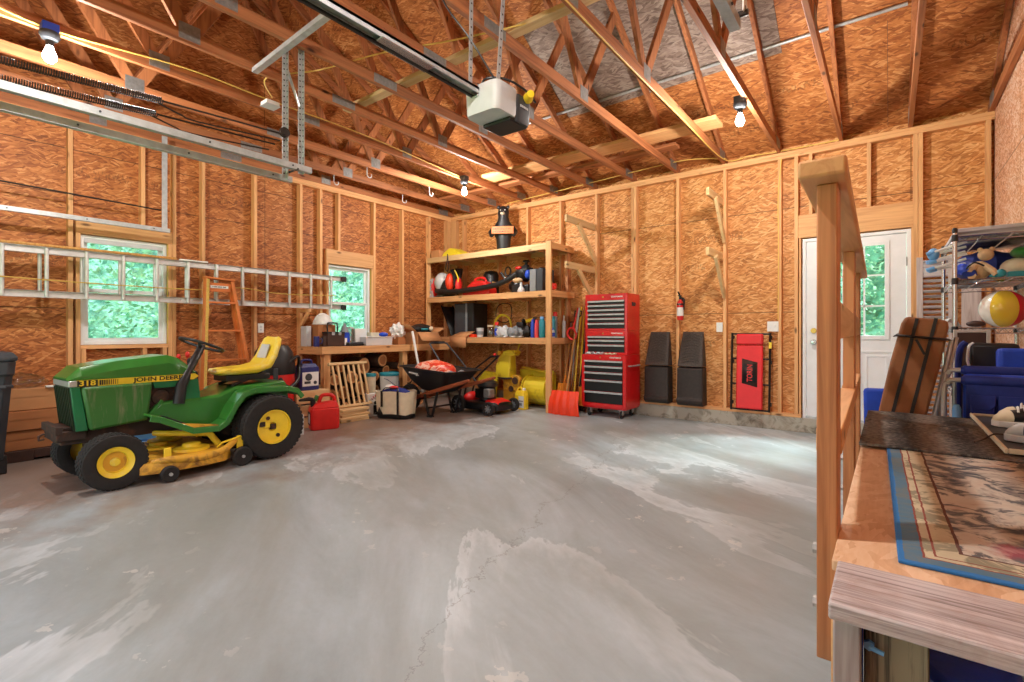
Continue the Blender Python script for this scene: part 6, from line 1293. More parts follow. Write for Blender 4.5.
for k in range(7): g.box(-5.27 + k * 0.026, 4.535, 0.585 - k * 0.003, -5.25 + k * 0.026, 4.5385, 0.607 - k * 0.003)
for k in range(3): g.box(-5.13 + k * 0.02, 4.5365, 0.555, -5.117 + k * 0.02, 4.540, 0.568)
t.part('white_lettering', g.move(0, -0.004, 0.0), 'white', parent=tr)
for yy in (4.62, 5.07):
    a = 0.06 * (1 if yy > 4.8 else -1)
    t.part('handle', G().bar((-5.62, yy - a * 1.5, 0.145), (-4.50, yy + a * 0.2, 0.455), 0.04, 0.05).tube([(-4.50, yy + a * 0.2, 0.455), (-4.20, yy + a * 0.5, 0.538)], [0.026, 0.02], 10), 'handle_red', 0.006)
    lg = t.part('leg', G().tube(smooth_path([(-5.05, yy, 0.30), (-4.98, yy, 0.05), (-4.94, yy, 0.015), (-4.89, yy, 0.05), (-4.80, yy, 0.35)]), 0.017, 8), 'blackm'); t.part('foot', G().box(-4.98, yy - 0.03, 0.0, -4.90, yy + 0.03, 0.02), 'rubber', parent=lg)
t.part('cross_brace', G().tube([(-4.97, 4.62, 0.12), (-4.97, 5.07, 0.12)], 0.012, 8), 'blackm')
w = t.part('wheel', G().lathe([(0.10, -0.03), (0.14, -0.045), (0.18, -0.04), (0.195, -0.02), (0.195, 0.02), (0.18, 0.04), (0.14, 0.045), (0.10, 0.03)], (-5.60, 4.845, 0.195), 'y', 28, True), 'rubber'); t.part('hub', G().lathe([(0, -0.05), (0.03, -0.05), (0.03, -0.02), (0.10, -0.01), (0.10, 0.01), (0.03, 0.02), (0.03, 0.05), (0, 0.05)], (-5.60, 4.845, 0.195), 'y', 20), 'steel', parent=w)
one('mulch_sack', 'red and cream printed sack lying in the black wheelbarrow', 'sack', G().ball((-5.05, 4.80, 0.60), (0.36, 0.22, 0.155), 24, 14, lambda d: 1 + 0.06 * math.sin(6 * d.x + 1) * math.cos(5 * d.y)), 'sack', (-5.05, 4.80, 0.50))
one('plastic_sheet', 'clear wrinkled plastic sheet in the handle end of the wheelbarrow', 'plastic sheet', G().grid(lambda u, v: (-4.78 + 0.24 * u, 4.62 + 0.42 * v, 0.60 + 0.03 * math.sin(u * 9 + v * 5) * math.cos(v * 8)), 12, 14), 'grey', (-4.65, 4.85, 0.58), solid=0.003)
# ------------------------------------------------------------------ red push mower
t = T('push_mower', 'red and black push mower on the floor behind the wheelbarrow', 'lawn mower', (-4.62, 5.44, 0))
def dk_(k, z): return [(x * k - 4.62, y * k + 5.44, z) for x, y in ((-0.34, -0.20), (-0.28, -0.25), (0.22, -0.25), (0.33, -0.17), (0.36, 0.0), (0.33, 0.17), (0.22, 0.25), (-0.28, 0.25), (-0.34, 0.20))]
t.part('deck', G().loft([dk_(1, 0.055), dk_(1, 0.12), dk_(0.92, 0.155), dk_(0.85, 0.165)]), 'blackm', 0.008)
t.part('red_cover', G().loft([[(-4.50, 5.24, 0.166), (-4.30, 5.28, 0.145), (-4.30, 5.60, 0.145), (-4.50, 5.64, 0.166)], [(-4.50, 5.27, 0.20), (-4.33, 5.30, 0.17), (-4.33, 5.58, 0.17), (-4.50, 5.61, 0.20)]]).ball((-4.88, 5.40, 0.20), (0.09, 0.16, 0.08), 14, 8), 'redp', 0.01)
t.part('engine', G().cyl((-4.62, 5.44, 0.165), (-4.62, 5.44, 0.36), 0.13, 0.12, 20).box(-4.76, 5.32, 0.20, -4.56, 5.56, 0.34), 'blackm', 0.015); t.part('starter_cover', G().lathe([(0.14, 0.36), (0.15, 0.38), (0.14, 0.43), (0.08, 0.46), (0, 0.46)], (-4.62, 5.44, 0), 'z', 24), 'black'); t.part('muffler', G().box(-4.53, 5.24, 0.23, -4.42, 5.36, 0.35), 'steel_dull', 0.012)
for (x, y, r) in ((-4.36, 5.16, 0.095), (-4.36, 5.72, 0.095), (-4.92, 5.15, 0.125), (-4.92, 5.73, 0.125)):
    w = t.part('wheel', G().lathe([(0.5 * r, -0.024), (r * 0.93, -0.026), (r, -0.015), (r, 0.015), (r * 0.93, 0.026), (0.5 * r, 0.024)], (x, y, r), 'y', 28, True), 'rubber'); hb_ = G().lathe([(0, -0.03), (0.02, -0.03), (0.022, 0.03), (0, 0.03)], (x, y, r), 'y', 14)
    for k in range(8): a = 2 * PI * k / 8; hb_.bar((x, y, r), (x + 0.56 * r * math.cos(a), y, r + 0.56 * r * math.sin(a)), 0.045, 0.014, (0, 1, 0)) if False else hb_.bar((x, y, r), (x + 0.6 * r * math.cos(a), y, r + 0.6 * r * math.sin(a)), 0.014, 0.05, (0, 1, 0))
    t.part('spoked_hub', hb_, 'grey', parent=w)
hd = t.part('handlebar', G().tube(smooth_path([(-4.94, 5.20, 0.26), (-5.25, 5.20, 0.60), (-5.54, 5.20, 0.93), (-5.59, 5.24, 0.975), (-5.60, 5.38, 0.985), (-5.59, 5.54, 0.975), (-5.54, 5.58, 0.93), (-5.25, 5.66, 0.60), (-4.94, 5.68, 0.26)], 5), 0.013, 8), 'dgrey'); t.part('grip', G().tube([(-5.605, 5.26, 0.985), (-5.61, 5.54, 0.985)], 0.02, 8), 'black', parent=hd)
t = T('tubular_handlebar', 'black tubular handlebar with a red knob leaning behind the mower', 'handlebar', (-4.75, 5.82, 0))
t.part('tube', G().tube([(-5.44, 5.80, 0.0), (-5.33, 5.80, 0.48), (-4.88, 5.84, 0.78)], 0.015, 8).tube([(-5.36, 5.86, 0.0), (-5.22, 5.86, 0.42), (-4.78, 5.86, 0.76)], 0.015, 8).tube([(-4.90, 5.84, 0.77), (-4.76, 5.86, 0.78)], 0.016, 8), 'black'); t.part('knob', G().ball((-4.82, 5.85, 0.80), 0.025, 10, 6), 'redp', label='red knob')
# ------------------------------------------------------------------ yellow snow thrower attachment under the shelves
t = T('snow_thrower', 'yellow snow thrower attachment with a tall chute under the shelves', 'snow thrower', (-4.65, 6.2, 0))
arc = [(6.28 - 0.20 * math.sin(a), 0.26 + 0.20 * math.cos(a)) for a in [PI * (0.02 + 1.0 * k / 12) for k in range(13)]]
t.part('housing', G().strip([(y, z) for y, z in arc], 0.012, -4.46, -4.08), 'yellow_th', smooth=50)
t.part('end_plate', G().prism([(6.28 - 0.23 * math.sin(a), 0.26 + 0.24 * math.cos(a)) for a in [PI * k / 12 for k in range(13)]] + [(6.40, 0.02), (6.40, 0.50)], -4.075, -4.06), 'yellow_th'); t.part('end_plate', G().prism([(6.28 - 0.23 * math.sin(a), 0.26 + 0.24 * math.cos(a)) for a in [PI * k / 12 for k in range(13)]] + [(6.40, 0.02), (6.40, 0.50)], -4.48, -4.465), 'yellow_th')
t.part('back_plate', G().box(-4.72, 6.36, 0.02, -4.08, 6.38, 0.56).bar((-4.60, 6.30, 0.60), (-4.05, 6.34, 0.52), 0.15, 0.012), 'yellow_th', 0.004)
t.part('left_plate', G().prism([(-5.38, 0.38), (-5.24, 0.52), (-4.92, 0.50), (-4.90, 0.42), (-4.98, 0.40), (-5.02, 0.10), (-4.86, 0.10), (-4.86, 0.02), (-5.36, 0.02)], 6.10, 6.13, 'y').box(-5.34, 6.131, 0.03, -4.9, 6.36, 0.045), 'yellow_th', 0.004)
t.part('gearbox', G().box(-4.82, 6.06, 0.24, -4.52, 6.30, 0.42).cyl((-4.58, 6.05, 0.40), (-4.58, 6.14, 0.40), 0.09, n=18).cyl((-4.72, 6.05, 0.30), (-4.72, 6.10, 0.30), 0.06, n=16).box(-4.84, 6.08, 0.02, -4.50, 6.28, 0.24), 'yellow_rust', 0.008); t.part('sprocket', G().cyl((-4.58, 6.035, 0.40), (-4.58, 6.05, 0.40), 0.055, n=14).cyl((-4.66, 6.04, 0.27), (-4.66, 6.055, 0.27), 0.045, n=14), 'dirt')
def cr(x, z, w, d): return [(x - w, 6.10 - d, z), (x + w, 6.10 - d * 0.8, z), (x + w, 6.10 + d, z), (x - w, 6.10 + d, z)]
t.part('chute', G().loft([cr(-4.78, 0.42, 0.11, 0.10), cr(-4.80, 0.48, 0.13, 0.11), cr(-4.80, 0.62, 0.135, 0.10), cr(-4.77, 0.76, 0.11, 0.08), cr(-4.73, 0.82, 0.09, 0.07)]), 'yellow_th', 0.02); t.part('deflector', G().loft([cr(-4.70, 0.78, 0.10, 0.08), cr(-4.68, 0.84, 0.115, 0.085), cr(-4.66, 0.87, 0.07, 0.06)]).bar((-4.62, 6.06, 0.86), (-4.54, 6.06, 0.80), 0.12, 0.012), 'yellow_th', 0.015); t.part('hinge_bracket', G().cyl((-4.86, 6.0, 0.82), (-4.86, 6.10, 0.82), 0.035, n=12).bar((-4.86, 6.03, 0.82), (-4.84, 6.05, 0.70), 0.03, 0.01), 'yellow_rust', 0.003); t.part('chute_ring', G().tube([(-4.78 + 0.14 * math.cos(a), 6.10 + 0.13 * math.sin(a), 0.435) for a in [2 * PI * k / 24 for k in range(24)]], 0.014, 6, True), 'dirt'); t.part('control_rod', G().tube([(-4.60, 6.1, 0.80), (-4.58, 6.2, 1.02)], 0.01, 6), 'yellow_th')
t = T('jug', 'yellow oil jug with a white label on the floor beside the mower', 'jug', (-4.37, 5.93, 0), -0.1, local=True)
t.part('body', G().loft(rbox(-0.10, -0.06, 0.10, 0.06, 0.0, 0.22, 0.03, 0.0)).loft([[(-0.095, -0.055, 0.22), (0.095, -0.055, 0.22), (0.095, 0.055, 0.22), (-0.095, 0.055, 0.22)], [(-0.07, -0.04, 0.27), (0.075, -0.04, 0.285), (0.075, 0.04, 0.285), (-0.07, 0.04, 0.27)]]), 'yellow', 0.008); t.part('handle', G().tube(smooth_path([(-0.075, 0, 0.22), (-0.07, 0, 0.29), (-0.02, 0, 0.315), (0.03, 0, 0.285)]), 0.014, 8), 'yellow'); t.part('cap', G().lathe(capp(0.024, 0.28, 0.035), (0.05, 0, 0), 'z', 14), 'white'); lb = t.part('label', G().box(-0.005, -0.0625, 0.03, 0.095, -0.0605, 0.20), 'white')
t.part('label_print', G().box(0.005, -0.0635, 0.12, 0.085, -0.0625, 0.135).box(0.005, -0.0635, 0.06, 0.06, -0.0625, 0.10), 'grey', parent=lb)
# ------------------------------------------------------------------ raised wooden landing at the right
DZ = 0.71; DX0, DY0, DY1 = -0.080, 0.945, 3.30
t = T('landing_platform', 'raised wooden landing with a weathered front edge along the right wall', 'landing', (0.35, 2.1, 0))
dk2 = t.part('deck_board', G().box(DX0 - 0.01, 1.135, DZ - 0.022, XR - 0.002, DY1, DZ), 'osb_deck', 0.003)
t.part('front_board', G().box(DX0, DY0, DZ - 0.025, XR - 0.002, 1.132, DZ + 0.003), 'tread', 0.004)
t.part('side_joist', G().box(DX0 - 0.002, 1.02, DZ - 0.21, DX0 + 0.036, DY1, DZ - 0.039), 'pine_y', 0.003)
for yy in (1.6, 2.2, 2.8, DY1 - 0.04): t.part('joist', G().box(DX0 + 0.037, yy, DZ - 0.18, XR - 0.004, yy + 0.038, DZ - 0.023), 'pine_x')
t.part('corner_upright', G().box(DX0 + 0.004, DY0 + 0.03, 0, DX0 + 0.042, 1.019, DZ - 0.026), 'grey_board_z', 0.003); t.part('corner_bracket', G().box(DX0 + 0.0425, 1.005, 0.05, -0.0365, 1.03, DZ - 0.03), 'navy')
ps = t.part('post', G().box(-0.036, 1.03, 0, 0.05, 1.118, DZ - 0.026), worn('treated_streaked_lumber', rgb(150, 138, 112), rgb(40, 34, 30), 0.56, 0.7, 0, 3.0, None, (16, 16, 0.7)), 0.003)
for xx, yy in ((XR - 0.1, 1.05), (DX0 + 0.04, DY1 - 0.13), (XR - 0.1, DY1 - 0.13)): t.part('post', G().box(xx, yy, 0, xx + 0.088, yy + 0.088, DZ - 0.18), 'grey_board_z', 0.003)
bolt = G().lathe([(0, -0.018), (0.008, -0.018), (0.008, -0.009), (0, -0.009)], (-0.028, 1.03, 0.627), 'y', 6).tube([(-0.028, 1.010, 0.627), (-0.008, 1.008, 0.624)], 0.004, 8)
t.part('bolt', bolt, 'lblue', parent=ps)
# railing
t = T('deck_railing', 'bare lumber handrail on upright posts along the landing edge', 'railing', (-0.12, 2.2, DZ - 0.3))
def px_(y): return -0.108 - 0.0205 * (y - 1.25)
for y0, zb in ((1.25, 0.445), (2.36, 0.42), (3.24, 0.42)):
    x = px_(y0); p = t.part('post', G().box(x - 0.019, y0, zb, x + 0.019, y0 + 0.089, 1.468), 'red_z', 0.003)
    for dz in ((0.10, 0.22) if y0 < 3 else ()): t.part('bolt', G().cyl((x - 0.03, y0 + 0.045, zb + dz), (x - 0.019, y0 + 0.045, zb + dz), 0.012, n=6), 'steel', parent=p)
t.part('cap_rail', G().bar((px_(1.185) - 0.005, 1.185, 1.488), (px_(3.62) + 0.004, 3.62, 1.488), 0.086, 0.038), 'pine_y', 0.006)
t.part('middle_rail', G().bar((px_(1.341), 1.341, 1.178), (px_(2.357), 2.357, 1.178), 0.036, 0.089), 'pale_y', 0.003)
t.part('middle_rail', G().bar((px_(2.451), 2.451, 1.178), (px_(3.238), 3.238, 1.178), 0.036, 0.089), 'pale_y', 0.003)
for a, b in ((1.341, 2.357), (2.451, 3.238)): t.part('lower_rail', G().bar((px_(a) - 0.002, a, 0.90), (px_(b) - 0.002, b, 0.90), 0.05, 0.056), 'pine_y', 0.003)
# rug and mat
one('floral_rug', 'faded floral rug with a blue border on the landing', 'rug', G().box(0, 0, 0, 0.66, 1.45, 0.007), 'rug', (0.012, 1.19, DZ + 0.001), rz=0.02, local=True, bev=0.002)
def matfn(u, v): return (0.62 * u, 0.98 * v, 0.013 + 0.012 * math.exp(-((v - 0.62 + 0.10 * u) / 0.05) ** 2) + 0.003 * math.sin(u * 9) * math.sin(v * 7))
g = G().grid(matfn, 30, 40)
one('door_mat', 'charcoal ribbed mat at the far end of the landing', 'mat', g, 'doormat', (-0.095, 2.30, DZ + 0.001), local=True, solid=0.009)
# under the landing
one('tarp_bag', 'bright blue plastic bag stuffed under the landing', 'bag', G().loft([[(0.055 + 0.02 * math.sin(7 * z) + 0.05 * 0, y, z) for y in (1.15, 1.5)] + [(0.20 + 0.02 * math.sin(5 * z + 1), 1.5, z), (0.20 + 0.02 * math.sin(9 * z), 1.10, z), (0.155, 1.085 + 0.02 * math.sin(23 * z), z), (0.12, 1.13 + 0.015 * math.sin(19 * z), z), (0.085, 1.09 + 0.02 * math.sin(17 * z + 2), z)] for z in [0.04 * q for q in range(15)]]), 'bluebag', (0.15, 1.32, 0), bev=0.02)
one('plastic_bag', 'dark clear plastic bag beside the blue bag under the landing', 'bag', G().ball((0.36, 1.30, 0.20), (0.09, 0.14, 0.20), 16, 12, lambda d: 1 + 0.12 * math.sin(9 * d.x + 5 * d.z) * math.cos(8 * d.y)), 'leather', (0.36, 1.30, 0.0))
# boot tray with shoes
t = T('boot_tray', 'dark boot tray with a pale rim on the landing holding shoes', 'tray', (0.55, 2.83, DZ + 0.02))
TX0, TX1, TY0, TY1, TZ = 0.315, 0.775, 2.36, 3.28, DZ + 0.026
t.part('base', G().box(TX0, TY0, TZ, TX1, TY1, TZ + 0.008), 'dgrey')
t.part('rim', G().box(TX0 - 0.006, TY0 - 0.006, TZ, TX0 + 0.004, TY1 + 0.006, TZ + 0.018).box(TX1 - 0.004, TY0 - 0.006, TZ, TX1 + 0.006, TY1 + 0.006, TZ + 0.018).box(TX0 + 0.004, TY0 - 0.006, TZ, TX1 - 0.004, TY0 + 0.004, TZ + 0.018).box(TX0 + 0.004, TY1 - 0.004, TZ, TX1 - 0.004, TY1 + 0.006, TZ + 0.018), 'cream', 0.003)
def sneaker(label, loc, rz, upper, sole, toe):
    t = T('sneaker', label, 'shoe', loc, rz, local=True)          # toe towards local -x
    def foot(x, z0, z1, w, k=1.0): return [(x, w * math.cos(a) * k, (z0 + z1) / 2 + (z1 - z0) / 2 * math.sin(a)) for a in [2 * PI * j / 16 for j in range(16)]]
    out = [(-0.14, 0.012), (-0.13, 0.03), (-0.10, 0.044), (-0.05, 0.047), (0.02, 0.038), (0.08, 0.036), (0.12, 0.033), (0.138, 0.018)]
    g = G().loft([[(x, s * w, z) for (s, z) in ((-1, 0.002), (1, 0.002), (1.03, 0.014), (1, 0.027), (-1, 0.027), (-1.03, 0.014))] for x, w in out])
    t.part('sole', g, sole, 0.003)
    g = G().loft([foot(-0.128, 0.02, 0.045, 0.026), foot(-0.10, 0.018, 0.066, 0.039), foot(-0.05, 0.016, 0.078, 0.042), foot(0.0, 0.014, 0.098, 0.037), foot(0.04, 0.014, 0.112, 0.034), foot(0.09, 0.014, 0.11, 0.033), foot(0.125, 0.018, 0.10, 0.024)])
    t.part('upper', g, upper, smooth=60)
    t.part('toe_cap', G().loft([foot(-0.137, 0.022, 0.034, 0.014), foot(-0.127, 0.016, 0.049, 0.031), foot(-0.10, 0.014, 0.069, 0.0405), foot(-0.085, 0.012, 0.072, 0.0415)]), toe, smooth=60)
    g = G()
    for k in range(6):
        x = -0.068 + 0.021 * k; z = 0.079 + 0.0058 * k + 0.002
        g.tube(smooth_path([(x, -0.030, z - 0.014), (x + 0.006, -0.012, z + 0.003), (x + 0.014, 0.012, z + 0.004), (x + 0.02, 0.030, z - 0.010)], 4), 0.004, 6)
    g.tube(smooth_path([(0.045, 0.0, 0.117), (0.05, -0.035, 0.122), (0.03, -0.05, 0.105), (0.04, -0.01, 0.118), (0.05, 0.035, 0.122), (0.02, 0.052, 0.10)], 4), 0.0035, 6)
    t.part('laces', g, 'white')
    t.part('collar', G().tube([(0.075 + 0.042 * math.cos(a), 0.026 * math.sin(a), 0.111 - 0.006 * math.cos(a)) for a in [2 * PI * k / 18 for k in range(18)]], 0.007, 6, True), 'lgrey')
sneaker('black canvas sneaker with white toe and laces at the far end of the boot tray', (0.485, 2.98, TZ + 0.009), 0.25, 'black', 'white', 'cream')
sneaker('second black canvas sneaker half hidden behind the first in the boot tray', (0.52, 3.12, TZ + 0.009), 0.12, 'black', 'white', 'cream')
sneaker('navy shoe with pale sole at the near end of the boot tray', (0.475, 2.56, TZ + 0.009), -0.28, 'navy', 'lgrey', 'lgrey')
one('shoe_lace', 'thin dark lace hanging over the rim of the boot tray', 'lace', G().tube(smooth_path([(0.36, 2.58, TZ + 0.03), (0.318, 2.62, TZ + 0.024), (0.285, 2.60, DZ + 0.03), (0.25, 2.52, DZ + 0.028)]), 0.003, 6), 'leather', (0.30, 2.58, DZ + 0.02))
# ------------------------------------------------------------------ behind the landing: chairs, canvas case, wire shelves
t = T('canvas_case', 'brown canvas folded cot case with black straps leaning behind the landing', 'case', (-0.02, 3.62, 0))
def cc(f, k=1.0, w=0.10, d=0.075):
    c = Vector((-0.085 + 0.245 * f, 3.50 + 0.12 * f, 1.225 * f)); r = []
    for a, b in ((-1, -1), (-0.35, -1.12), (0.35, -1.12), (1, -1), (1.06, 0), (1, 1), (0, 1.08), (-1, 1), (-1.06, 0)): r.append((c.x + a * w * k, c.y + b * d * k, c.z - a * 0.024 * f * 0.5))
    return r
t.part('bag', G().loft([cc(0.0, 0.85), cc(0.03, 1.0), cc(0.3, 1.04), cc(0.55, 1.0), cc(0.8, 1.03), cc(0.97, 0.97), cc(1.0, 0.85)]), 'canvas', 0.012)
for a in (-0.42, 0.38): t.part('strap', G().bar((-0.085 + a * 0.10, 3.413, 0.02), (0.16 + a * 0.10, 3.533, 1.225), 0.016, 0.006, (0, -1, 0)), 'black')
t.part('strap', G().tube([(p[0], p[1], p[2]) for p in cc(0.915, 1.05)], 0.02, 6, True, ry=0.006), 'black'); t.part('strap_end', G().bar((0.11, 3.42, 1.11), (0.145, 3.42, 1.03), 0.012, 0.004, (0, -1, 0)), 'black')
t.part('metal_leg', G().tube([(0.065, 3.50, 0.0), (0.265, 3.60, 1.10)], 0.011, 8).tube([(0.095, 3.56, 0.0), (0.29, 3.66, 1.12)], 0.011, 8), 'alu')
one('cushion', 'royal blue folded cushion standing behind the brown canvas case', 'cushion', G().bar((-0.02, 3.80, 0.0), (-0.035, 3.82, 0.80), 0.20, 0.07, (0, 1, 0)), 'blue', (-0.02, 3.8, 0), bev=0.02)
def camp_chair(label, y, dz, x0):
    t = T('camp_chair', label, 'camp chair', (x0 + 0.25, y, 0))
    for k, (yy, zz, xx) in enumerate(((y, 0.945 + dz, x0 + 0.01), (y - 0.12, 0.90 + dz, x0))):
        fr_ = t.part('frame_tube', G().tube(smooth_path([(xx, yy, 0.0), (xx, yy, 0.4), (xx, yy, zz - 0.07), (xx + 0.02, yy, zz - 0.02), (xx + 0.06, yy, zz), (xx + 0.50, yy, zz)]), 0.012, 10), 'alu')
        t.part('arm_pad', G().tube([(xx + 0.065, yy, zz), (xx + 0.08, yy, zz), (xx + 0.49, yy, zz - 0.004)], [0.014, 0.026, 0.026], 12), 'navy', parent=fr_)
    t.part('inner_tube', G().tube([(x0 + 0.045, y - 0.02, 0.0), (x0 + 0.05, y - 0.02, 0.90 + dz)], 0.010, 8), 'steel')
    t.part('side_panel', G().box(x0 + 0.085, y - 0.135, 0.12, x0 + 0.50, y - 0.12, 0.885 + dz), 'navy', 0.006)
    t.part('seat_sling', G().box(x0 + 0.08, y - 0.10, 0.20, x0 + 0.50, y - 0.02, 0.93 + dz), 'blue', 0.02)
    for a in (0.10, 0.205): pk = t.part('pocket', G().box(x0 + a, y - 0.155, 0.62, x0 + a + 0.09, y - 0.136, 0.80), 'navy', 0.006); t.part('pocket_flap', G().prism([(x0 + a - 0.003, 0.83), (x0 + a + 0.093, 0.83), (x0 + a + 0.093, 0.78), (x0 + a + 0.075, 0.755), (x0 + a + 0.018, 0.755), (x0 + a - 0.003, 0.78)], y - 0.162, y - 0.1555, 'y'), 'navy', 0.003, parent=pk)
    t.part('large_pocket', G().box(x0 + 0.31, y - 0.150, 0.55, x0 + 0.49, y - 0.136, 0.82), 'blue', 0.01)
    return t
camp_chair('navy folded camp chair with padded arms and pockets behind the boot tray', 3.58, 0.0, 0.225)
one('water_bottle', 'small light blue tube standing beside the legs of the navy camp chair', 'tube', G().lathe(can(0.018, 0.775), (0.272, 3.42, 0.0), 'z', 14), 'lblue', (0.272, 3.42, 0))
t = T('folded_chair', 'royal blue fabric chair folded behind the navy camp chair', 'camp chair', (0.62, 3.80, 0)); t.part('fabric', G().bar((0.62, 3.78, 0.05), (0.62, 3.82, 1.06), 0.30, 0.10, (0, 1, 0)), 'blue', 0.02); t.part('legs', G().tube([(0.50, 3.80, 0), (0.50, 3.82, 1.0)], 0.011, 8).tube([(0.74, 3.80, 0), (0.74, 3.82, 1.0)], 0.011, 8), 'alu')
t = T('garment_bag', 'black bag with a white zipper edge standing before the wire shelves', 'bag', (0.44, 3.98, 0)); t.part('body', G().box(0.365, 3.93, 0.0, 0.58, 4.03, 1.085), 'black', 0.02); t.part('zipper', G().tube(smooth_path([(0.375, 3.925, 0.93), (0.36, 3.925, 0.98), (0.365, 3.925, 1.06), (0.385, 3.925, 1.088)]), 0.007, 6).tube([(0.358 , 3.925, 0.6), (0.362, 3.925, 0.93)], 0.005, 6), 'white'); t.part('side_band', G().tube(smooth_path([(0.335, 4.0, 0.0), (0.325, 4.0, 0.7), (0.33, 4.0, 1.02), (0.36, 4.0, 1.09)]), 0.016, 8), 'navy')
t = T('picture_frame', 'dark picture frame standing on the floor against the wire shelves', 'picture frame', (0.42, 4.30, 0))
fx0, fx1, fz1, fy = 0.325, 0.50, 1.165, 4.28
t.part('frame', G().box(fx0, fy, 0.35, fx0 + 0.02, fy + 0.025, fz1).box(fx1 - 0.02, fy, 0.35, fx1, fy + 0.025, fz1).box(fx0 + 0.02, fy, fz1 - 0.02, fx1 - 0.02, fy + 0.025, fz1).box(fx0 + 0.02, fy, 0.35, fx1 - 0.02, fy + 0.025, 0.37), 'alu', 0.003); t.part('backing', G().box(fx0 + 0.02, fy + 0.008, 0.37, fx1 - 0.02, fy + 0.02, fz1 - 0.02), 'leather'); t.part('base_box', G().box(fx0 - 0.01, fy - 0.02, 0.0, fx1 + 0.02, fy + 0.12, 0.349), 'cardd', 0.004)
# wire shelving
WX0, WX1, WY0, WY1 = 0.345, 0.765, 4.45, 5.33
t = T('wire_shelves', 'chrome wire shelving unit by the right wall beyond the landing', 'shelves', (0.55, 4.9, 0))
for xx in (WX0, WX1):
    for yy in (WY0, WY1):
        p = t.part('post', G().cyl((xx, yy, 0.012), (xx, yy, 1.82), 0.0135, n=14), 'chrome'); t.part('post_cap', G().lathe([(0.015, 1.815), (0.016, 1.84), (0.01, 1.85), (0, 1.85)], (xx, yy, 0), 'z', 12).lathe([(0, 0), (0.02, 0), (0.02, 0.012), (0, 0.012)], (xx, yy, 0), 'z', 12), 'black', parent=p)
        for z in (1.79, 1.50, 1.175, 0.75, 0.25): t.part('shelf_collar', G().lathe([(0.0145, z - 0.03), (0.019, z - 0.03), (0.017, z + 0.012), (0.0145, z + 0.012)], (xx, yy, 0), 'z', 14), 'black', parent=p)
for z in (1.79, 1.50, 1.175, 0.75, 0.25):
    g = G(); A = [(WX0, WY0), (WX1, WY0), (WX1, WY1), (WX0, WY1)]
    for i in range(4):
        a, b = A[i], A[(i + 1) % 4]; L_ = math.hypot(b[0] - a[0], b[1] - a[1]); n = int(L_ / 0.05)
        for dz in (0, -0.032): g.tube([(a[0], a[1], z + dz), (b[0], b[1], z + dz)], 0.0038, 6)
        zz = [(a[0] + (b[0] - a[0]) * k / (2 * n), a[1] + (b[1] - a[1]) * k / (2 * n), z - (0.0 if k % 2 else 0.032)) for k in range(2 * n + 1)]
        g.tube(zz, 0.0026, 5)
    y = WY0 + 0.02
    while y < WY1: g.tube([(WX0, y, z + 0.004), (WX1, y, z + 0.004)], 0.0022, 5); y += 0.028
    for xx in (WX0 + 0.14, WX0 + 0.28): g.tube([(xx, WY0, z - 0.002), (xx, WY1, z - 0.002)], 0.004, 6)
    t.part('wire_shelf', g, 'chrome')
# on the wire shelves
one('folding_table', 'flat grey brown folded board lying on top of the wire shelves', 'board', G().box(0.34, 4.50, 1.80, 0.76, 5.25, 1.83).box(0.36, 4.52, 1.8305, 0.74, 5.2, 1.855), 'grey_board', (0.55, 4.9, 1.80), bev=0.004)
t = T('tent_poles', 'bundle of white poles with light blue ends sticking out of the wire shelves', 'poles', (0.33, 4.6, 1.62))
for k in range(6):
    a = Vector((0.235 + 0.012 * (k % 2), 4.62 + 0.02 * (k % 3), 1.715 - 0.028 * k + 0.02 * (k % 2))); b = Vector((0.42, 4.62 + 0.05 * (k % 3), 1.775 - 0.028 * k))
    p = t.part('pole', G().tube([a, b], 0.009, 8), 'white'); t.part('blue_end', G().tube([a + (a - b).normalized() * 0.03, a + (b - a) * 0.08], 0.014, 8), 'lblue', parent=p)
t.part('blue_wrap', G().ball((0.245, 4.64, 1.705), (0.035, 0.03, 0.045), 12, 8), 'lblue')
one('mesh_bag', 'navy bundle of cloth lying under the top wire shelf', 'bag', G().ball((0.55, 5.0, 1.63), (0.17, 0.26, 0.11), 18, 10, lambda d: 1 + 0.1 * math.sin(7 * d.x) * math.cos(6 * d.y)), 'navy', (0.55, 5.0, 1.51))
t = T('stuffed_toy', 'tan stuffed animal toy sitting on the second wire shelf', 'stuffed toy', (0.50, 4.52, 1.506))
t.part('body', G().ball((0.475, 4.55, 1.565), (0.06, 0.05, 0.062), 14, 10), 'tan'); t.part('head', G().ball((0.505, 4.53, 1.665), (0.042, 0.042, 0.040), 14, 10), 'tan'); t.part('ears', G().ball((0.478, 4.53, 1.70), 0.016, 8, 6).ball((0.535, 4.53, 1.70), 0.016, 8, 6), 'tan'); t.part('arms', G().tube([(0.50, 4.52, 1.59), (0.53, 4.48, 1.555), (0.55, 4.47, 1.525)], [0.022, 0.02, 0.018], 8).tube([(0.45, 4.52, 1.59), (0.42, 4.48, 1.545)], [0.022, 0.018], 8), 'tan'); t.part('legs', G().tube([(0.46, 4.54, 1.53), (0.43, 4.47, 1.524)], [0.03, 0.024], 8), 'tan')
t = T('artificial_flower', 'blue and white pompom toy on the second wire shelf beside the post', 'toy', (0.40, 4.50, 1.506)); t.part('pompom', G().ball((0.385, 4.50, 1.575), (0.034, 0.034, 0.036), 16, 12, lambda d: 1 + 0.18 * math.sin(16 * d.x) * math.sin(15 * d.z)), 'bluebag'); t.part('body', G().tube(smooth_path([(0.39, 4.50, 1.56), (0.42, 4.49, 1.535), (0.455, 4.48, 1.545)]), 0.022, 10), 'navy'); t.part('strap', G().tube(smooth_path([(0.40, 4.48, 1.57), (0.44, 4.46, 1.61), (0.49, 4.46, 1.585)]), 0.006, 6), 'black')
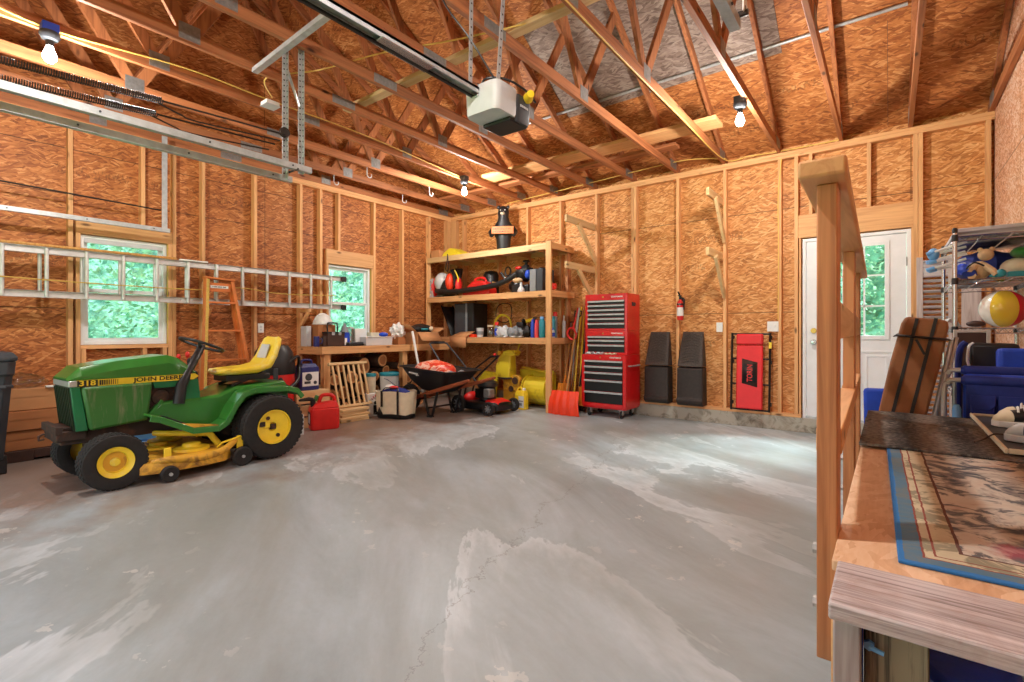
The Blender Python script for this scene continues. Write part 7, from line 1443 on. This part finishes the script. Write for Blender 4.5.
one('water_toy', 'teal round toy at the front of the second wire shelf', 'toy', G().ball((0.57, 4.47, 1.533), (0.026, 0.022, 0.026), 12, 8).ball((0.545, 4.49, 1.52), (0.03, 0.02, 0.014), 10, 6), 'teal', (0.565, 4.47, 1.506))
one('cushion', 'cream lumpy cushion on the second wire shelf behind the teal toys', 'cushion', G().ball((0.67, 4.66, 1.575), (0.085, 0.13, 0.07), 16, 10), 'cream', (0.67, 4.66, 1.506))
one('towel', 'green folded towel on the cream cushion on the second wire shelf', 'towel', G().ball((0.69, 4.62, 1.675), (0.06, 0.10, 0.038), 14, 8), 'green', (0.69, 4.62, 1.64))
one('storage_box', 'low teal box at the right front of the second wire shelf', 'box', G().box(0.60, 4.46, 1.506, 0.745, 4.56, 1.54), 'teal', (0.67, 4.5, 1.506), bev=0.006)
one('beach_ball', 'striped beach ball on the third wire shelf', 'ball', G().ball((0, 0, 0), 0.124, 28, 18).turn(0.9, 'X').turn(0.5, 'Y'), 'ball', (0.60, 4.62, 1.305), local=True)
one('boogie_board', 'white curved foam board on the third wire shelf poking out by the post', 'board', G().loft([[(0.30 + 0.02 * k, 4.50 + 0.04 * k, 1.19 + 0.035 * math.sin(k * 0.7)), (0.30 + 0.02 * k, 5.0, 1.19 + 0.04 * math.sin(k * 0.7)), (0.30 + 0.02 * k, 5.0, 1.205 + 0.045 * math.sin(k * 0.7)), (0.30 + 0.02 * k, 4.50 + 0.04 * k, 1.205 + 0.045 * math.sin(k * 0.7))] for k in range(9)]), 'lgrey', (0.4, 4.7, 1.18), bev=0.006)
one('sandal', 'dark brown sandal lying on the third wire shelf left of the beach ball', 'sandal', G().ball((0.455, 4.52, 1.205), (0.05, 0.03, 0.022), 12, 8), 'leather', (0.455, 4.52, 1.18))
# weathered shutters leaning on the back wall
t = T('shutter', 'weathered louvered wooden shutter leaning on the wall right of the door', 'shutter', (0.36, 6.40, 0))
def sy(z): return 6.28 + 0.17 * z / 1.9
for x in (0.235, 0.475): t.part('stile', G().bar((x, sy(0), 0.0), (x, sy(1.9), 1.90), 0.05, 0.03, (0, 1, 0)), 'grey_board_z', 0.003)
for z in (0.06, 0.95, 1.78): t.part('rail', G().bar((0.261, sy(z), z), (0.449, sy(z), z), 0.028, 0.17 if z > 1 else 0.10), 'grey_board', 0.003)
for k in range(30):
    z = 0.15 + k * 0.052
    if abs(z - 0.95) < 0.07: continue
    t.part('louver', G().bar((0.261, sy(z), z), (0.449, sy(z), z), 0.030, 0.007, (0, 0.75, 0.66)), 'grey_board')
one('board', 'pale board leaning in the corner behind the wire shelves', 'board', G().bar((0.60, 6.33, 0.0), (0.62, 6.46, 1.65), 0.14, 0.02, (0, 1, 0)), 'grey_board_z', (0.6, 6.33, 0), bev=0.003)
# ------------------------------------------------------------------ left wall: ladders, bin, cartons
t = T('extension_ladder', 'long aluminium extension ladder hung level along the left wall', 'ladder', (-6.2, 1.8, 1.5))
for z in (1.50, 1.905):
    t.part('side_rail', G().box(-6.235, -0.9, z - 0.032, -6.23, 4.12, z + 0.032).box(-6.2295, -0.9, z - 0.032, -6.20, 4.12, z - 0.028).box(-6.2295, -0.9, z + 0.028, -6.20, 4.12, z + 0.032), 'alu', 0.002)
    r2 = t.part('side_rail', G().box(-6.275, -0.9, z - 0.03, -6.271, 3.35, z + 0.03).box(-6.27, -0.9, z - 0.03, -6.243, 3.35, z - 0.026).box(-6.27, -0.9, z + 0.026, -6.243, 3.35, z + 0.03), 'alu', 0.002)
    t.part('end_cap', G().box(-6.245, 4.10, z - 0.036, -6.195, 4.17, z + 0.036), 'black', 0.004)
for y in [0.71 - 0.295 * k for k in range(5, 0, -1)] + [0.71, 1.001, 1.29, 1.58, 1.87, 2.165, 2.46, 2.75, 3.045, 3.335, 3.635, 3.94]:
    t.part('rung', G().cyl((-6.215, y, 1.475), (-6.215, y, 1.93), 0.016, n=12), 'alu')
for y in [-0.6 + 0.3 * k for k in range(13)]: t.part('rung', G().cyl((-6.257, y + 0.06, 1.475), (-6.257, y + 0.06, 1.93), 0.015, n=10), 'alu')
t.part('rope', G().tube(smooth_path([(-6.19, -0.5, 1.72), (-6.19, 0.7, 1.64), (-6.19, 2.2, 1.625), (-6.19, 2.7, 1.68), (-6.19, 3.2, 1.64), (-6.19, 4.0, 1.66)]), 0.006, 6), 'rope')
for y, zz in ((0.62, ''), (2.39, ''), (3.60, '')):
    where = {0.62: 'under the ladder before the first window', 2.39: 'under the ladder behind the orange stepladder', 3.60: 'under the ladder before the second window'}[y]
    one('ladder_hook', 'bare wooden peg bracket ' + where, 'bracket', G().box(XL + 0.001, y - 0.019, 1.42, -6.18, y + 0.019, 1.462).bar((XL + 0.01, y, 1.25), (-6.22, y, 1.42), 0.036, 0.04, (0, 0, 1)), 'pine_x', (XL + 0.1, y, 1.42), bev=0.003)
one('wooden_pole', 'long pale wooden pole lying on the top rail of the extension ladder', 'pole', G().cyl((-6.215, -0.6, 1.953), (-6.215, 2.05, 1.953), 0.014, n=10), 'tool_wood', (-6.215, 0.8, 1.94))
one('foam_block', 'short white strip lying on the ladder rail beside the first window', 'strip', G().box(-6.235, 2.08, 1.938, -6.19, 2.36, 1.955), 'white', (-6.21, 2.2, 1.938), bev=0.003)
t = T('stepladder', 'orange fiberglass stepladder folded against the left wall', 'stepladder', (-6.1, 2.5, 0))
def sl(y, z): return (-6.02 - 0.10 * z / 1.75, y, z)
ra = t.part('side_rail', G().bar(sl(2.235, 0.0), sl(2.315, 1.76), 0.035, 0.075, (1, 0, 0)), 'orange_ladder', 0.003); t.part('pale_edge', G().bar((-5.982, 2.237, 0.0), (-6.082, 2.317, 1.75), 0.03, 0.003, (1, 0, 0)), 'rope', parent=ra)
t.part('side_rail', G().bar(sl(2.86, 0.0), sl(2.575, 1.74), 0.035, 0.075, (1, 0, 0)), 'orange_ladder', 0.003)
for z in (0.25, 0.54, 0.83, 1.165, 1.485):
    a, b = 2.25 + 0.08 * z / 1.76, 2.845 - 0.285 * z / 1.74; t.part('step', G().bar(sl(a, z), sl(b, z), 0.085, 0.022), 'orange_ladder', 0.003)
tp = t.part('top_panel', G().bar(sl(2.325, 1.66), sl(2.565, 1.66), 0.03, 0.10), 'orange_ladder', 0.003); lb = t.part('label', G().bar((-6.097, 2.345, 1.665), (-6.097, 2.535, 1.665), 0.003, 0.03), 'white', parent=tp)
g = G()
for k in range(12): g.box(-6.0955, 2.365 + k * 0.0125, 1.658, -6.0945, 2.365 + k * 0.0125 + (0.008 if k % 4 else 0.004), 1.672)
t.part('label_print', g, 'black', parent=lb); t.part('top_cap', G().bar(sl(2.29, 1.765), sl(2.60, 1.75), 0.11, 0.02), 'orange_ladder', 0.004)
t.part('rear_leg', G().bar((-6.16, 2.26, 0.0), (-6.14, 2.33, 1.72), 0.03, 0.03, (1, 0, 0)).bar((-6.16, 2.83, 0.0), (-6.14, 2.56, 1.70), 0.03, 0.03, (1, 0, 0)), 'orange_ladder')
# wheeled bin
t = T('trash_bin', 'dark wheeled trash bin at the left beside the tractor', 'trash bin', (-5.88, 0.44, 0))
def bn(z, k, x=-5.86, y=0.44, c=0.05):
    a, b = 0.30 * k, 0.27 * k; return [(x - a + c, y - b, z), (x + a - c, y - b, z), (x + a, y - b + c, z), (x + a, y + b - c, z), (x + a - c, y + b, z), (x - a + c, y + b, z), (x - a, y + b - c, z), (x - a, y - b + c, z)]
t.part('body', G().loft([bn(0.12, 0.80), bn(0.20, 0.83), bn(0.80, 0.98), bn(0.81, 1.02), bn(0.84, 1.02), bn(0.90, 1.04), bn(0.915, 1.04)]), 'dgrey', 0.01); t.part('lid', G().loft([bn(0.916, 1.07), bn(0.945, 1.08), bn(0.985, 0.98), bn(1.005, 0.6)]), 'dgrey', 0.008)
t.part('base', G().loft([bn(0.02, 0.66), bn(0.12, 0.72)]), 'black', 0.008); t.part('front_foot', G().box(-5.74, 0.60, 0.0, -5.68, 0.68, 0.15), 'black', 0.01); t.part('rim_band', G().loft([bn(0.70, 0.975), bn(0.705, 0.99), bn(0.72, 0.99), bn(0.725, 0.98)]), 'dgrey')
for yy in (0.20, 0.68): t.part('wheel', G().lathe([(0, -0.025), (0.09, -0.025), (0.10, -0.01), (0.10, 0.01), (0.09, 0.025), (0, 0.025)], (-6.09, yy, 0.10), 'y', 20), 'rubber')
# long cartons under the first window
for k, (z0, z1, dx, m, lab) in enumerate(((0.10, 0.27, 0.0, 'cardd', 'long flat carton at the bottom of the stack behind the tractor'), (0.275, 0.445, 0.02, 'cardd', 'long flat carton in the middle of the stack behind the tractor'), (0.45, 0.64, -0.02, 'card', 'paler long flat carton on top of the stack behind the tractor'))):
    c = T('carton', lab, 'box', (-6.25, 1.2, z0), group='long cartons against the left wall')
    c.part('body', G().box(-6.375, 0.35 + dx, z0, -6.13 + dx, 1.95, z1), m, 0.004); c.part('flap', G().box(-6.129 + dx, 0.40, z1 - 0.075, -6.126 + dx, 1.93, z1 - 0.004), m)
one('pallet_board', 'dark boards on the floor under the long cartons', 'pallet', G().box(-6.38, 0.30, 0.0, -6.10, 0.9, 0.098).box(-6.38, 1.3, 0.0, -6.10, 1.95, 0.098).box(-6.38, 0.9, 0.02, -6.10, 1.3, 0.098), 'leather', (-6.24, 1.1, 0), bev=0.004)
one('plastic_wrap', 'crumpled clear plastic bag lying on the top long carton', 'bag', G().ball((-6.27, 0.83, 0.70), (0.09, 0.17, 0.075), 22, 14, lambda d: 1 + 0.16 * math.sin(11 * d.x + 6 * d.y) * math.cos(9 * d.y + 3) + 0.08 * math.sin(21 * d.z + 13 * d.y)), 'clear', (-6.27, 0.83, 0.64))
one('metal_strip', 'short white strip lying on the top long carton by the tractor hood', 'strip', G().box(-6.16, 0.98, 0.642, -6.12, 1.12, 0.66), 'white', (-6.14, 1.05, 0.642), bev=0.002)
# ------------------------------------------------------------------ outside the windows and the door
struct('ground_outside', G().box(-40, -40, -0.25, 40, 40, -0.13), 'lawn')
def tree(label, x, y, h, cr, n, seed, mat='leaf', zlow=0.2):
    rt = random.Random(seed); t = T('tree', label, 'tree', (x, y, -0.13), group='trees outside')
    t.part('trunk', G().tube([(x, y, -0.13), (x + 0.1, y, h * 0.5), (x, y + 0.1, h * 0.9)], [0.16, 0.12, 0.05], 8), 'bark')
    g = G()
    for k in range(n):
        th = rt.uniform(0, 2 * PI); rr = cr * math.sqrt(rt.random()) ; z = zlow + (h - zlow) * rt.random(); s = 1 - 0.6 * abs(2 * (z - zlow) / (h - zlow) - 0.9) ** 2
        c = Vector((x + rr * s * math.cos(th), y + rr * s * math.sin(th), z)); a = rt.uniform(0.04, 0.085)
        u = Vector((rt.gauss(0, 1), rt.gauss(0, 1), rt.gauss(0, 0.6))).normalized(); v = u.orthogonal().normalized() * a * 0.5; u *= a
        i = len(g.v); g.v += [tuple(c - u), tuple(c - v), tuple(c + u), tuple(c + v)]; g.f.append((i, i + 1, i + 2, i + 3))
    t.part('foliage', g, mat, stuff=True, smooth=0, fixn=False)
def hedge(name, label, x0, y0, x1, y1, h, seed):
    rt = random.Random(seed); t = T(name, label, 'hedge', ((x0 + x1) / 2, (y0 + y1) / 2, -0.13)); nx = 24
    d = Vector((x1 - x0, y1 - y0, 0)); nrm = Vector((-d.y, d.x, 0)).normalized()
    def hp(u, v):
        a = 2 * PI * v; b = 0.9 + 0.25 * math.sin(u * 31 + v * 9) * math.cos(u * 17 + v * 23)
        p = Vector((x0, y0, 0)) + d * u + nrm * math.cos(a) * b; return (p.x, p.y, -0.2 + (h + 0.2) * (0.5 + 0.5 * math.sin(a)) * b / 1.1)
    t.part('core', G().grid(hp, 60, 24), 'leafd', fixn=False)
    g = G()
    for k in range(5000):
        c = Vector(hp(rt.random(), rt.random())) + Vector((rt.gauss(0, 0.12), rt.gauss(0, 0.12), rt.gauss(0, 0.12))); a = rt.uniform(0.07, 0.15)
        u = Vector((rt.gauss(0, 1), rt.gauss(0, 1), rt.gauss(0, 0.6))).normalized(); v = u.orthogonal().normalized() * a * 0.5; u *= a
        i = len(g.v); g.v += [tuple(c - u), tuple(c - v), tuple(c + u), tuple(c + v)]; g.f.append((i, i + 1, i + 2, i + 3))
    t.part('foliage', g, 'leaf', stuff=True, smooth=0, fixn=False)
hedge('hedge', 'tall leafy hedge far behind the trees outside the two windows', -18.0, -2.0, -18.0, 16.0, 5.5, 21)
hedge('hedge', 'tall leafy hedge far behind the trees outside the white door', -6.0, 19.5, 6.0, 19.5, 5.5, 22)
tree('leafy tree seen through the first window', -10.2, 3.7, 5.2, 1.6, 4200, 1)
tree('second leafy tree seen through the first window farther back', -13.5, 1.9, 6.0, 2.4, 4600, 2, 'leafd')
tree('leafy bush seen through the second window', -9.8, 7.9, 4.6, 1.6, 4200, 3, 'leafd')
tree('second leafy tree seen through the second window farther back', -13.5, 6.6, 6.0, 2.4, 4600, 4)
tree('leafy tree seen through the glass of the white door', -1.8, 11.2, 5.0, 1.5, 4200, 5, 'leafd')
tree('second tree beyond the white door glass', 0.5, 15.0, 6.0, 2.4, 4600, 6)
